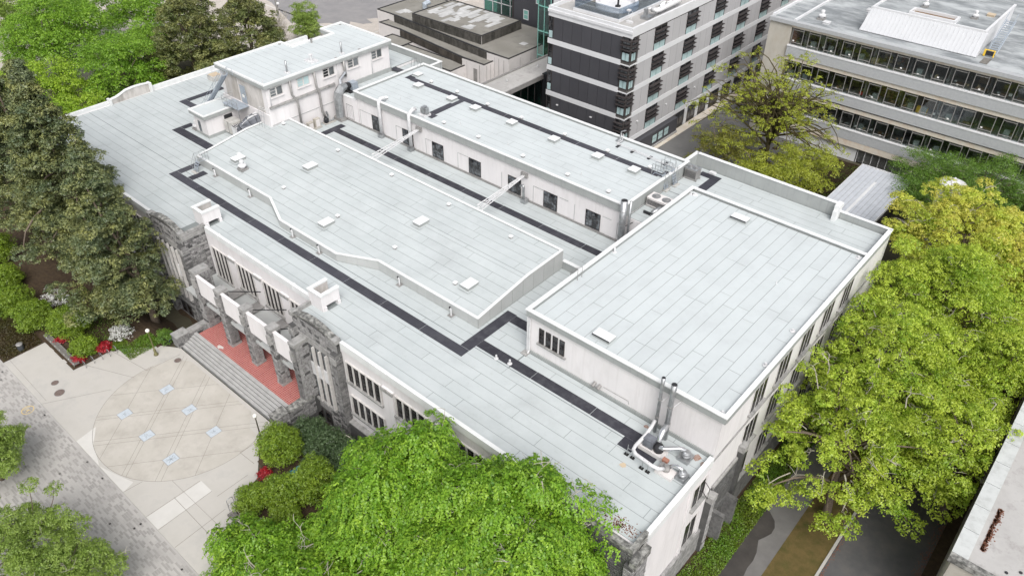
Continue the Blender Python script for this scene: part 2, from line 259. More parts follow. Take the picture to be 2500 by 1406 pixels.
# ------------------------------------------------------------------ mesh helpers
class MB:
    def __init__(s): s.v = []; s.f = []
    def quad(s, a, b, c, d):
        i = len(s.v); s.v += [tuple(a), tuple(b), tuple(c), tuple(d)]; s.f.append((i, i+1, i+2, i+3)); return s
    def box(s, x0, x1, y0, y1, z0, z1):
        if x0 > x1: x0, x1 = x1, x0
        if y0 > y1: y0, y1 = y1, y0
        if z0 > z1: z0, z1 = z1, z0
        i = len(s.v)
        s.v += [(x0, y0, z0), (x1, y0, z0), (x1, y1, z0), (x0, y1, z0), (x0, y0, z1), (x1, y0, z1), (x1, y1, z1), (x0, y1, z1)]
        s.f += [(i, i+3, i+2, i+1), (i+4, i+5, i+6, i+7), (i, i+1, i+5, i+4), (i+1, i+2, i+6, i+5), (i+2, i+3, i+7, i+6), (i+3, i, i+4, i+7)]
        return s
    def prism(s, poly, z0, z1):
        n = len(poly); i = len(s.v)
        a = sum(poly[k][0]*poly[(k+1) % n][1]-poly[(k+1) % n][0]*poly[k][1] for k in range(n))
        if a < 0: poly = poly[::-1]
        g0 = z0 if callable(z0) else (lambda x, y: z0)
        g1 = z1 if callable(z1) else (lambda x, y: z1)
        s.v += [(x, y, g0(x, y)) for x, y in poly] + [(x, y, g1(x, y)) for x, y in poly]
        s.f.append(tuple(range(i+n-1, i-1, -1))); s.f.append(tuple(range(i+n, i+2*n)))
        for k in range(n):
            j = (k+1) % n; s.f.append((i+k, i+j, i+n+j, i+n+k))
        return s
    def tube(s, pts, r, n=8, caps=True):
        pts = [Vector(p) for p in pts]; m = len(pts); rs = r if isinstance(r, (list, tuple)) else [r]*m
        base = len(s.v); ref = None
        for k, p in enumerate(pts):
            if k == 0: t = pts[1]-pts[0]
            elif k == m-1: t = pts[-1]-pts[-2]
            else: t = (pts[k+1]-p).normalized()+(p-pts[k-1]).normalized()
            t.normalize()
            if ref is None:
                ref = Vector((0, 0, 1)) if abs(t.z) < 0.9 else Vector((1, 0, 0))
            u = t.cross(ref).normalized(); w = u.cross(t).normalized(); ref = w
            for q in range(n):
                a = 2*PI*q/n; c = p+(u*math.cos(a)+w*math.sin(a))*rs[k]; s.v.append(tuple(c))
        for k in range(m-1):
            for q in range(n):
                a = base+k*n+q; b = base+k*n+(q+1) % n
                s.f.append((a, b, b+n, a+n))
        if caps:
            s.f.append(tuple(base+q for q in range(n-1, -1, -1))); s.f.append(tuple(base+(m-1)*n+q for q in range(n)))
        return s
    def cyl(s, x, y, z0, z1, r, n=14, r1=None):
        return s.tube([(x, y, z0), (x, y, z1)], [r, r if r1 is None else r1], n)
    def lathe(s, x, y, prof, n=16):
        i = len(s.v); m = len(prof)
        for r, z in prof:
            for q in range(n):
                a = 2*PI*q/n; s.v.append((x+r*math.cos(a), y+r*math.sin(a), z))
        for k in range(m-1):
            for q in range(n):
                a = i+k*n+q; b = i+k*n+(q+1) % n; s.f.append((a, b, b+n, a+n))
        s.f.append(tuple(i+q for q in range(n-1, -1, -1))); s.f.append(tuple(i+(m-1)*n+q for q in range(n)))
        return s
    def ring(s, x0, x1, y0, y1, w, z0, z1):
        s.box(x0, x1, y0, y0+w, z0, z1); s.box(x0, x1, y1-w, y1, z0, z1)
        s.box(x0, x0+w, y0+w, y1-w, z0, z1); s.box(x1-w, x1, y0+w, y1-w, z0, z1); return s
    def mesh(s, name, m):
        me = bpy.data.meshes.new(name); me.from_pydata(s.v, [], s.f); me.materials.append(MATS[m] if isinstance(m, str) else m); return me
WL = {}
def wloc(o): return WL.get(o.name, Vector((0, 0, 0))) if o else Vector((0, 0, 0))
def link(o, parent=None, at=None):
    COL.objects.link(o); at = Vector(at) if at is not None else Vector((0, 0, 0))
    o.location = at-wloc(parent)
    if parent: o.parent = parent
    WL[o.name] = at; return o
def tag(o, label=None, cat=None, group=None, kind=None):
    if label: o['label'] = label
    if cat: o['category'] = cat
    if group: o['group'] = group
    if kind: o['kind'] = kind
    return o
def part(name, mb, m, parent=None, smooth=False, kind=None, label=None):
    # mesh data in world coordinates, shifted to the middle of the piece
    me = mb.mesh(name, m)
    vs = np.array(mb.v); c = (vs.min(0)+vs.max(0))/2; c[2] = vs[:, 2].min()
    me.transform(Matrix.Translation(Vector(-c)))
    if smooth:
        me.polygons.foreach_set('use_smooth', [True]*len(me.polygons))
    o = bpy.data.objects.new(name, me); link(o, parent, c)
    if kind: o['kind'] = kind
    if label: o['label'] = label
    return o
def thing(name, label, cat, loc, group=None):
    o = bpy.data.objects.new(name, None); o.empty_display_size = 0.3; link(o, None, loc); return tag(o, label, cat, group)
def struct(name, mb, m): return tag(part(name, mb, m), kind='structure')
_unit = {}
def unit(m, kind='box'):
    k = (m, kind)
    if k not in _unit:
        b = MB()
        if kind == 'box': b.box(-.5, .5, -.5, .5, -.5, .5)
        else:      # rough hewn block: bulging front face (towards -y), bevelled rim
            q = .40
            b.v = [(-.5, -.1, -.5), (.5, -.1, -.5), (.5, -.1, .5), (-.5, -.1, .5), (-q, -.5, -q), (q*.95, -.45, -q), (q, -.52, q*.9), (-q*.9, -.42, q), (-.5, .5, -.5), (.5, .5, -.5), (.5, .5, .5), (-.5, .5, .5)]
            b.f = [(4, 5, 6, 7), (0, 1, 5, 4), (1, 2, 6, 5), (2, 3, 7, 6), (3, 0, 4, 7), (0, 8, 9, 1), (1, 9, 10, 2), (2, 10, 11, 3), (3, 11, 8, 0)]
        _unit[k] = b.mesh('piece', m)
    return _unit[k]
def piece(name, m, parent, c, size, rot=None, kind='box'):
    o = bpy.data.objects.new(name, unit(m, kind)); link(o, parent, c); o.scale = size
    if rot: o.rotation_euler = rot
    return o
def copy_tree(src, loc, rz=0.0, label=None, group=None):
    def cp(o, par):
        c = o.copy(); COL.objects.link(c)
        if par: c.parent = par
        for ch in o.children: cp(ch, c)
        return c
    r = cp(src, None); r.location = loc; r.rotation_euler.z = rz
    if label: r['label'] = label
    if group: r['group'] = group
    return r
# ------------------------------------------------------------------ the setting
def gz(x, y):
    # plaza level 0; lower garden along the front of the building; back lane -1; right side -2
    def sm(a, b, t): t = min(1, max(0, (t-a)/(b-a))); return t*t*(3-2*t)
    z = 0.0
    g = sm(-33.5, -28.5, y)
    z = -3.0*g
    z = z*(1-sm(-48, -58, -x) if False else 1)
    back = sm(8, 20, y); z = z*(1-back)+(-1.0)*back
    left = sm(-46, -60, x); z = z*(1-left)+0.0*left
    right = sm(44, 51, x); z = z*(1-right)+(-2.0)*right
    return z
xs = sorted(set(list(np.arange(-150, 121, 2.5))+[-1500, -600, -300, 300, 600, 1500]))
ys = sorted(set(list(np.arange(-75, 151, 2.5))+[-900, -300, -120, 250, 500, 1500]))
b = MB()
for y in ys:
    for x in xs:
        b.v.append((float(x), float(y), gz(x, y)-0.06))
nx = len(xs)
for j in range(len(ys)-1):
    for i in range(nx-1):
        a = j*nx+i; b.f.append((a, a+1, a+nx+1, a+nx))
struct('ground', b, 'earth')
def sheet(name, pts, z, m, kind='structure', t=0.05):
    b = MB(); b.prism(pts, z-t, z); return struct(name, b, m)
sheet('paver_walk', [(-90, -75), (70, -75), (70, -46.85), (-90, -46.85)], 0.0, 'pavers')
sheet('plaza', [(-19.0, -46.84), (44, -46.84), (44, -42), (20.2, -41.6), (17.2, -41.1), (16.2, -40.2), (15.6, -37.6), (12.2, -35.0), (11.0, -32.6), (-6.5, -32.6), (-8.6, -33.9), (-12.0, -37.8), (-11.9, -41.0), (-12.1, -42.1), (-19.0, -42.3)], 0.004, 'concrete_cool')
# round figure of warm concrete cut square towards the steps
pts = []
for k in range(61):
    a = math.radians(150+k*4.4); x, y = 2.8+9.0*math.cos(a), -37.4+9.0*math.sin(a)
    pts.append((x, max(y, -46.4)))
pts = [p for p in pts if p[1] < -33.9]
pts += [(9.6, -34.4), (7.9, -33.0), (-3.6, -33.0), (-5.6, -35.4)]
c = (2.8, -38); pts.sort(key=lambda p: math.atan2(p[1]-c[1], p[0]-c[0]))
sheet('round_paving', pts, 0.008, 'concrete_warm', t=0.004)
sheet('pale_slab', [(11.8, -46.8), (11.9, -41.3), (13.7, -41.3), (13.8, -46.8)], 0.008, 'concrete_light', t=0.004)
sheet('pale_slab_wedge', [(-1.8, -46.8), (-2.2, -44.6), (0.0, -45.95), (2.0, -46.5), (2.9, -46.8)], 0.009, 'concrete_light', t=0.004)
sheet('pale_slab_wedge', [(2.95, -46.8), (5.4, -46.15), (7.2, -45.6), (7.6, -46.8)], 0.009, 'concrete_light', t=0.004)
jb = MB()
def joint(p, q, w=0.045, z=0.0125, mb=None):
    p = Vector((*p, 0)); q = Vector((*q, 0)); n = (q-p).normalized().cross(Vector((0, 0, 1)))*w/2
    (mb or jb).quad((p.x-n.x, p.y-n.y, z), (p.x+n.x, p.y+n.y, z), (q.x+n.x, q.y+n.y, z), (q.x-n.x, q.y-n.y, z))
PX, PY = (-1.65, 2.8, 7.37), (-37.1, -41.8)
ring = []
for k in range(0, 61):
    a = math.radians(172+k*3.6); ring.append((2.8+9.0*math.cos(a), -37.4+9.0*math.sin(a)))
for p, q in zip(ring[:-1], ring[1:]): joint(p, q, 0.04)
def cut(p, d):      # out to the rim
    d = Vector(d).normalized(); P = Vector(p)-Vector((2.8, -37.4)); bq = P.dot(d); cq = P.dot(P)-80.5
    t = -bq+math.sqrt(max(bq*bq-cq, 0)); e = Vector(p)+d*t
    if e.y > -33: e = Vector(p)+d*((-33-p[1])/d.y)
    return (e.x, e.y)
for x in PX:
    for y in PY:
        for dx, dy in ((1, 1), (1, -1), (-1, 1), (-1, -1)):
            joint((x+dx*0.55, y+dy*0.62), cut((x+dx*0.55, y+dy*0.62), (dx*0.82, dy*1.0)), 0.035)
joint((-9.5, -46.8), (-6.1, -41.0)); joint((7.6, -46.8), (7.8, -45.0)); joint((11.75, -46.8), (11.8, -41.4)); joint((13.85, -46.8), (13.7, -41.3))
joint((11.7, -44.0), (19.5, -44.1)); joint((16.6, -46.8), (16.4, -41.6)); joint((9.8, -43.1), (17.5, -43.0), 0.03); joint((-12, -41.1), (-6, -38.5)); joint((-19, -46.2), (-9.6, -46.3), 0.03)
joint((-5.6, -33.2), (-6.0, -37.0)); joint((11.7, -36.9), (11.9, -33.2)); joint((11.7, -36.9), (13.9, -36.8)); joint((14.6, -41.3), (14.6, -38.0)); joint((-12.0, -38), (-6, -37.0))
tag(part('paving_joint', jb, 'joint'), kind='structure')
# dark pavers scattered through the paver walk: those one can make out near the plaza
pk = MB(); used = set()
for k in range(2200):
    x = rng.uniform(-30, 26); y = -47.1-abs(rng.normal(0, 5.0)); ix, iy = int(round(x/0.3)), int(round(y/0.2))
    if y < -64 or y > -47.1 or any((ix+d_, iy) in used for d_ in (-2, -1, 0, 1, 2)): continue
    used.add((ix, iy)); x, y = ix*0.3, iy*0.2; n = 1 if rng.random() < .6 else 2
    if n == 2: used.add((ix+2, iy))
    pk.box(x, x+0.54*n, y, y+0.17, -0.01, 0.006)
o = part('dark_paver', pk, 'concrete_cool'); o.data.materials[0] = MATS['joint']; o.data.materials[0] = mat('paver_dark', (0.30, 0.287, 0.273), (0.34, 0.327, 0.312), 2, 0.9)
tag(o, kind='stuff', label='darker grey pavers scattered over the long paved walk', cat='pavers')
# garden beds
def bed(name, pts, m, n=34):
    # a draped bed: grid clipped to polygon
    import bisect
    X = [p[0] for p in pts]; Y = [p[1] for p in pts]; x0, x1, y0, y1 = min(X), max(X), min(Y), max(Y)
    def inside(x, y):
        c = False
        for i in range(len(pts)):
            a, b2 = pts[i], pts[i-1]
            if (a[1] > y) != (b2[1] > y) and x < (b2[0]-a[0])*(y-a[1])/(b2[1]-a[1])+a[0]: c = not c
        return c
    st = 0.5; b = MB(); idx = {}
    nx_ = int((x1-x0)/st); ny_ = int((y1-y0)/st)
    def vid(i, j):
        if (i, j) not in idx:
            x, y = x0+i*st, y0+j*st; idx[(i, j)] = len(b.v); b.v.append((x, y, gz(x, y)+0.03+0.05*math.sin(x*2.1)*math.cos(y*1.7)))
        return idx[(i, j)]
    for i in range(nx_):
        for j in range(ny_):
            if inside(x0+(i+.5)*st, y0+(j+.5)*st): b.f.append((vid(i, j), vid(i+1, j), vid(i+1, j+1), vid(i, j+1)))
    return struct(name, b, m)
bed('planting_bed', [(-60, -46.8), (-19, -46.8), (-19, -42.4), (-12.1, -42.2), (-11.9, -37.8), (-8.5, -33.8), (-8.4, -27), (-60, -27)], 'mulch')
bed('planting_bed', [(11.4, -32.4), (12.2, -35), (15.9, -37.6), (17.5, -41.2), (46, -42), (46, -27), (12.4, -27)], 'mulch')
# right hand side: ivy strip, path, dry verge, kerb, road, building footing
sheet('verge_ground', [(50.4, -60), (53.4, -60), (53.4, 30), (50.4, 30)], -1.98, 'mulch')
sheet('footpath', [(53.4, -60), (56.3, -60), (56.3, 40), (53.4, 40)], -1.95, 'asphalt_path')
sheet('wet_asphalt', [(53.42, -30), (53.42, -7.4), (53.8, -7.35), (54.1, -7.6), (54.6, -8.0), (54.95, -8.7), (55.0, -9.5), (54.7, -10.3), (54.42, -10.9), (54.6, -11.4), (54.9, -12.2), (55.05, -13.2), (55.0, -14.2), (55.15, -15.2), (55.3, -18), (55.2, -30)], -1.944, 'asphalt_wet', t=0.004)
sheet('dry_verge', [(56.3, -60), (59.8, -60), (59.8, 40), (56.3, 40)], -1.93, 'dry_grass')
kb = MB(); 
for k in range(40): kb.box(59.83, 60.07, -60+k*2.5, -60+k*2.5+2.47, -2.1, -1.86)
struct('kerb', kb, 'concrete')
sheet('road', [(60.1, -60), (66.9, -60), (66.9, 60), (60.1, 60)], -2.0, 'asphalt')
sheet('building_strip', [(66.9, -60), (67.9, -60), (67.9, 60), (66.9, 60)], -1.9, 'mulch')
b = MB()
for k in range(2600):
    x = 66.85-abs(random.gauss(0, .35)) if k % 3 else 60.12+abs(random.gauss(0, .12)); y = random.uniform(-28, 12); q = random.uniform(.03, .09); b.box(x, x+q, y, y+q, -2.0, -1.985)
tag(part('leaf_litter', b, 'litter'), kind='stuff', label='brown leaf litter gathered along the kerbs of the road', cat='leaf litter')
# back lane and lawn
sheet('lane', [(5.6, 21), (29.5, 21), (29.5, 62), (24, 64), (14.6, 64), (5.6, 110)], -0.95, 'asphalt_lane')
sheet('lane', [(5.6, 64.2), (14.4, 64.2), (14.4, 130), (5.6, 130)], -0.951, 'asphalt_lane')
bed('lawn', [(28.5, 38), (36.6, 38), (36.6, 62.8), (29.5, 62.8)], 'grass')
bed('lawn', [(14, 44), (30, 21.5), (37, 21.5), (37, 62.8), (18, 62.8)], 'mulch')
b = MB(); b.box(5.6, 7.0, 39, 95, -0.95, -0.83); struct('pavement', b, 'tan_band')
# far left concourse
sheet('concourse', [(-400, 26), (-56, 26), (-56, 200), (-400, 200)], 0.0, 'far_pavers')
sheet('concourse', [(-64, 36), (-60.2, 36), (-60.2, 70), (-64, 70)], 0.012, 'concrete_light', t=0.004)
sheet('concourse_band', [(-400, 44), (-66.5, 44), (-66.5, 44.35), (-400, 44.35)], 0.01, 'concrete_light', t=0.004)
sheet('concourse_band', [(-67, 42), (-66.6, 42), (-66.6, 200), (-67, 200)], 0.014, 'concrete_light', t=0.004)
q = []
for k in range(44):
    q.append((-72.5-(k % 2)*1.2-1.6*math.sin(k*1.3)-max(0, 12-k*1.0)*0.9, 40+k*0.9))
sheet('shade_wet_patch', q+[(-140, 80), (-140, 52), (-100, 46)], 0.01, 'grey_patch', t=0.004)  # tree shade and wet paving painted as one darker grey sheet
sheet('street', [(-400, -60), (-98, -60), (-84, 20), (-84, 40), (-400, 40)], 0.006, 'far_pavers', t=0.004)

# ------------------------------------------------------------------ the large white building
D = 10.5
B0 = thing('campus_building', 'large white stucco building with pale grey flat roofs and grey stone entrance bays', 'building', (0, 0, 0))
b = MB(); b.box(-50, -10.35, -26.9, 4.6, -3.6, D-0.01); b.box(-10.35, 9.8, -24.5, 4.6, -3.6, D-0.012); b.box(9.8, 50.2, -26.9, 4.6, -3.6, D-0.011)
b.box(-50, -33, 4.6, 20.3, -2, D-0.01)
main = part('wall', b, 'stucco', B0)
# dark substrate below the membrane, per roof level
def substrate(name, rects, m='under_membrane'):
    b = MB()
    for (x0, x1, y0, y1, z) in rects: b.box(x0, x1, y0, y1, z-0.03, z)
    return part(name, b, m, B0)
NPIECE = {'n': 0}
def free(x0, x1, y0, y1, obs):
    iv = [(x0, x1)]
    for (a, c, e, g) in obs:
        if e <= y0+0.05 and g >= y1-0.05:
            nv = []
            for (p, q) in iv:
                if c <= p or a >= q: nv.append((p, q)); continue
                if a > p: nv.append((p, a))
                if c < q: nv.append((c, q))
            iv = nv
    return [i for i in iv if i[1]-i[0] > 0.3]
def sheets(parent, x0, x1, y0, y1, z, axis='x', wd=1.13, ln=9.0, obs=(), single=True, zf=None, m='membrane', gap=0.04, seed=0):
    rr = random.Random(seed); joined = MB(); k = 0
    A0, A1, C0, C1 = (x0, x1, y0, y1) if axis == 'x' else (y0, y1, x0, x1)
    c = C0
    while c < C1-0.05:
        ce = min(c+wd, C1)
        if C1-ce < 0.25: ce = C1
        o2 = obs if axis == 'x' else [(e, g, a, q) for (a, q, e, g) in obs]
        for (p, q) in free(A0, A1, c, ce, o2):
            t = p-rr.uniform(0, ln*0.8)
            while t < q:
                te = t+ln*rr.uniform(0.9, 1.05)
                a, e = max(t, p), min(te, q)
                if e-a > 0.15:
                    if axis == 'x': X0, X1, Y0, Y1 = a+gap/2, e-gap/2, c+gap/2, ce-gap/2
                    else: X0, X1, Y0, Y1 = c+gap/2, ce-gap/2, a+gap/2, e-gap/2
                    lift = 0.004+0.003*((k*7) % 3); k += 1
                    if zf is None:
                        if single: piece('membrane_sheet', m, parent, ((X0+X1)/2, (Y0+Y1)/2, z+lift/2+0.002), (X1-X0, Y1-Y0, lift)); NPIECE['n'] += 1
                        else: joined.box(X0, X1, Y0, Y1, z+0.002, z+0.002+lift)
                    else:
                        za, zb = zf(Y0), zf(Y1); ang = math.atan2(zb-za, Y1-Y0)
                        if single: piece('membrane_sheet', m, parent, ((X0+X1)/2, (Y0+Y1)/2, (za+zb)/2+lift/2+0.003), (X1-X0, (Y1-Y0)/math.cos(ang), lift), (ang, 0, 0)); NPIECE['n'] += 1
                        else:
                            joined.quad((X0, Y0, za+0.008), (X1, Y0, za+0.008), (X1, Y1, zb+0.008), (X0, Y1, zb+0.008))
                t = te
        c = ce
    if joined.v: part('membrane_sheets', joined, m, parent, kind='stuff')
dk = substrate('roof_deck', [(-49.7, -10.4, -26.6, -18.8, D), (-10.4, 9.8, -24.3, -18.8, D+.001), (9.8, 50.0, -26.6, -18.8, D), (-49.7, 50.0, -18.8, 4.55, D-0.001), (-49.7, -33, 4.55, 20.1, D-0.002)])
LOW = (-24.1, 25.0, -16.5, -3.5); HIGH = (31, 51, -15.7, 5); PENT = (-33, -21.9, -6.5, 21)
obs1 = [LOW, (-5.2, 7.4, -18.4, -16.4), HIGH, PENT, (-10.1, 9.7, -26.7, -24.3), (-12.3, -10.2, -26.7, -22.1), (9.8, 12.0, -25, -23), (-32.2, -29.5, -11.7, -6.3)]
sheets(dk, -49.7, 50.0, -26.6, -18.8, D, obs=obs1, ln=11, seed=1)
sheets(dk, -49.7, 30.8, -18.75, -3.4, D, obs=obs1, ln=10, seed=2, single=False)
sheets(dk, 30.9, 50.0, -18.75, -16.0, D, ln=9, seed=3, single=False)
sheets(dk, -49.7, 30.8, -3.38, 4.5, D, obs=obs1, ln=9, seed=4, single=False)
sheets(dk, -49.7, -33.1, 4.6, 20.1, D, ln=9, seed=5, single=False)
# front and side copings of the low roof
def coping(x0, x1, y0, y1, z0, z1, m='coping', name='parapet'):
    b = MB(); b.box(x0, x1, y0, y1, z0, z1); return part(name, b, m, B0)
coping(-9.9, 9.6, -24.62, -24.27, D-0.25, 11.0)
coping(17.0, 44.8, -27.05, -26.68, D-0.35, 11.0)
coping(-49.0, -17.4, -27.05, -26.68, D-0.35, 11.0)
coping(50.03, 50.45, -25.6, -16.1, D-0.4, 10.95)
for x in (-7.4, -3.0, 1.6, 6.3):       # overlapping joints of the front coping
    b = MB(); b.box(x, x+0.22, -24.66, -24.22, D-0.1, 11.04); part('coping_joint', b, 'coping', B0)
# left end parapet with the raised centre piece
b = MB(); b.box(-50.25, -49.85, -27, -15.6, D-0.4, 11.05); b.box(-50.25, -49.85, -9.0, 20.3, D-0.4, 11.15); part('parapet', b, 'coping', B0)
b = MB(); prof = [(-15.3, 11.15), (-14.2, 11.3), (-12.6, 11.85), (-11.2, 11.95), (-10.0, 11.9), (-9.2, 11.8)]
for (ya, za), (yb, zb) in zip(prof[:-1], prof[1:]):
    i = len(b.v)
    for x in (-50.1, -49.8):
        b.v += [(x, ya, D-0.3), (x, yb, D-0.3), (x, yb, zb), (x, ya, za)]
    b.f += [(i, i+3, i+2, i+1), (i+4, i+5, i+6, i+7), (i+3, i+7, i+6, i+2)]
part('raised_parapet', b, 'stucco_dirty', B0)
b = MB(); b.box(-50.3, -49.4, -15.6, -15.25, D-0.3, 11.4); b.box(-50.3, -49.4, -9.2, -8.85, D-0.3, 11.95)
for (ya, za), (yb, zb) in zip(prof[:-1], prof[1:]):
    i = len(b.v)
    b.v += [(-50.25, ya, za), (-49.7, ya, za), (-49.7, yb, zb), (-50.25, yb, zb), (-50.25, ya, za+.1), (-49.7, ya, za+.1), (-49.7, yb, zb+.1), (-50.25, yb, zb+.1)]
    b.f += [(i, i+3, i+2, i+1), (i+4, i+5, i+6, i+7), (i, i+1, i+5, i+4), (i+2, i+3, i+7, i+6), (i+1, i+2, i+6, i+5), (i+3, i, i+4, i+7)]
part('parapet_cap', b, 'coping', B0)

# ---- rear block
b = MB(); b.box(-32.95, -22.0, -6.5, 20.3, D-0.5, 14.35); b.box(-22.0, -17.4, 4.62, 20.3, D-0.5, 13.95); b.box(-17.4, 30.7, 4.9, 20.3, D-0.5, 13.9); b.box(30.7, 50.25, 12.45, 20.29, -3, 13.9)
part('wall', b, 'stucco', B0)
b = MB(); b.box(-33, 50.2, 20.31, 20.36, -3, 13.85); part('rear_wall', b, 'stucco', B0)
rd = substrate('roof_deck', [(-21.95, -17.4, 4.9, 20.0, 14.0), (27.3, 50.0, 12.6, 20.0, 13.95), (27.3, 30.6, 5.0, 12.6, 13.951), (-32.9, -21.95, 15.0, 20.0, 14.4)])
sheets(rd, -21.9, -17.4, 5.0, 19.9, 14.0, single=False, seed=7); sheets(rd, 27.4, 50.0, 12.7, 19.9, 13.95, single=False, seed=8, ln=10)
sheets(rd, 27.4, 30.6, 5.0, 12.6, 13.95, single=False, seed=9); sheets(rd, -32.9, -22.0, 15.0, 19.9, 14.4, single=False, seed=6)
# rear parapets (light grey metal inside, white cap)
def par(x0, x1, y0, y1, z0, z1):
    b = MB(); b.box(x0, x1, y0, y1, z0, z1); p = part('parapet', b, 'fascia', B0)
    e = 0.07; b = MB(); b.box(x0-e, x1+e, y0-e, y1+e, z1, z1+0.07); part('parapet_cap', b, 'coping', B0)
par(-33, -16.5, 20.0, 20.3, 14.0, 15.3); par(-16.8, -16.5, 17.5, 19.9, 13.9, 15.3)
par(27.0, 44.3, 20.0, 20.3, 13.9, 15.55); par(26.7, 27.0, 17.6, 20.3, 13.9, 15.55); par(44.8, 50.3, 20.05, 20.3, 13.9, 14.7); par(50.05, 50.35, 12.8, 20.0, 13.9, 14.7)
b = MB(); b.box(44.3, 44.75, 18.9, 20.3, 13.95, 15.2); b.prism([(44.25, 19.2), (44.8, 19.2), (44.8, 20.4), (44.25, 20.4)], 15.2, 15.75); part('buttress', b, 'coping', B0)

# ---- inner hall (long white wall with windows to the roof court)
b = MB(); b.box(-17.3, 27.0, 4.55, 17.3, D-0.3, 15.28); part('wall', b, 'stucco', B0)
b = MB(); b.box(-21.9, -17.4, 4.5, 4.85, D, 14.1); part('wall', b, 'stucco', B0)
coping(-22.0, -17.5, 4.45, 4.9, 14.1, 14.2)
b = MB(); b.box(-17.55, 27.3, 4.3, 4.54, 14.62, 15.55); b.box(27.02, 27.25, 4.55, 17.3, 13.96, 15.55); b.box(-17.55, -17.32, 4.55, 17.3, 14.6, 15.55); b.box(-17.3, 27.0, 17.32, 17.5, 14.6, 15.55)
part('fascia', b, 'fascia', B0)
b = MB(); b.ring(-17.62, 27.37, 4.22, 17.58, 0.36, 15.55, 15.66); part('parapet_cap', b, 'coping', B0)
ir = substrate('roof_deck', [(-17.28, 27.0, 4.6, 17.28, 15.32)])
sheets(ir, -17.25, 26.98, 4.6, 17.25, 15.32, ln=9, seed=12, single=False, m='membrane_warm', gap=0.032)
b = MB()
for x in (-17.0, -9.6, -3.9, 1.9, 9.35, 14.35, 20.5, 26.4): b.box(x, x+0.035, 4.51, 4.56, D+0.1, 12.95)
for x0, x1 in ((-17, -14.6), (-9.6, -8.5), (-3.9, -2.9), (1.9, 3.7), (14.35, 15.9), (18.3, 19.6), (24.4, 25.6)): b.box(x0, x1, 4.505, 4.56, 12.95, 12.985)
part('wall_joint', b, 'fascia', B0)
# rough flashing along the foot of the wall
b = MB(); b.box(-21.6, 30.5, 4.44, 4.56, D, D+0.28); part('flashing', b, 'galv_dull', B0)

# ---- penthouse
b = MB(); b.prism([(-32.6, -6.4), (-22.0, -6.4), (-22.0, 14.9), (-32.6, 14.9), (-32.6, 11.5), (-29.9, 11.5), (-29.9, 3.8), (-32.6, 3.8)], 14.35, 18.3); part('wall', b, 'stucco', B0)
pp = [(-33.0, -6.8), (-21.6, -6.8), (-21.6, 15.2), (-33.0, 15.2), (-33.0, 11.2), (-30.2, 11.2), (-30.2, 4.15), (-33.0, 4.15)]
b = MB(); b.prism(pp, 18.12, 18.6); part('fascia', b, 'fascia', B0)
def off(poly, d):
    n = len(poly); out = []
    for k in range(n):
        p0, p1, p2 = Vector(poly[k-1]), Vector(poly[k]), Vector(poly[(k+1) % n])
        e1 = (p1-p0).normalized(); e2 = (p2-p1).normalized()
        out.append(tuple(p1+Vector((-e1.y, e1.x))*d+Vector((-e2.y, e2.x))*d))
    return out
inn = off(pp, 0.3); b = MB(); n = len(pp)
for k in range(n):
    j = (k+1) % n; i = len(b.v)
    for (x, y), z in ((pp[k], 18.6), (pp[j], 18.6), (inn[j], 18.6), (inn[k], 18.6), (pp[k], 18.82), (pp[j], 18.82), (inn[j], 18.82), (inn[k], 18.82)): b.v.append((x, y, z))
    b.f += [(i+4, i+5, i+6, i+7), (i, i+1, i+5, i+4), (i+2, i+3, i+7, i+6)]
part('parapet_cap', b, 'coping', B0)
pr = substrate('roof_deck', [(-32.7, -21.9, -6.5, 3.85, 18.62), (-29.9, -21.9, 3.85, 11.5, 18.621), (-32.7, -21.9, 11.5, 14.9, 18.622)])
sheets(pr, -32.68, -21.92, -6.48, 3.85, 18.625, single=False, seed=14, m='membrane_warm', gap=0.032); sheets(pr, -29.9, -21.92, 3.85, 11.5, 18.625, single=False, seed=15, m='membrane_warm', gap=0.032); sheets(pr, -32.68, -21.92, 11.5, 14.88, 18.625, single=False, seed=16, m='membrane_warm', gap=0.032)
b = MB(); b.ring(-33.0, -30.4, 4.3, 11.1, 0.15, 16.6, 17.7); part('rear_well_parapet', b, 'coping', B0)
b = MB(); b.box(-21.99, -21.72, -6.3, 4.45, 15.2, 15.5); part('ledge', b, 'cast_stone', B0)
b = MB(); b.box(-21.98, -21.80, 4.9, 14.95, 14.0, 14.65); part('flashing', b, 'fascia', B0)
b = MB(); b.box(-31.8, -28.6, -6.43, -6.405, 14.5, 17.9); part('stain', b, 'rust_stain', B0)
b = MB(); b.box(-28.4, -22.9, -6.425, -6.404, 14.45, 18.1); part('stain', b, 'stucco_dirty', B0)
b = MB(); b.box(-28.1, -26.95, -6.5, -6.43, 14.45, 17.0); dr = part('door', b, 'blue_steel', B0)
b = MB(); b.box(-27.8, -27.3, -6.53, -6.5, 15.3, 15.7); part('notice', b, 'paper', dr)
b = MB(); b.box(-22.0, -21.93, -6.3, 4.5, 12.85, 12.88); part('wall_joint', b, 'fascia', B0)

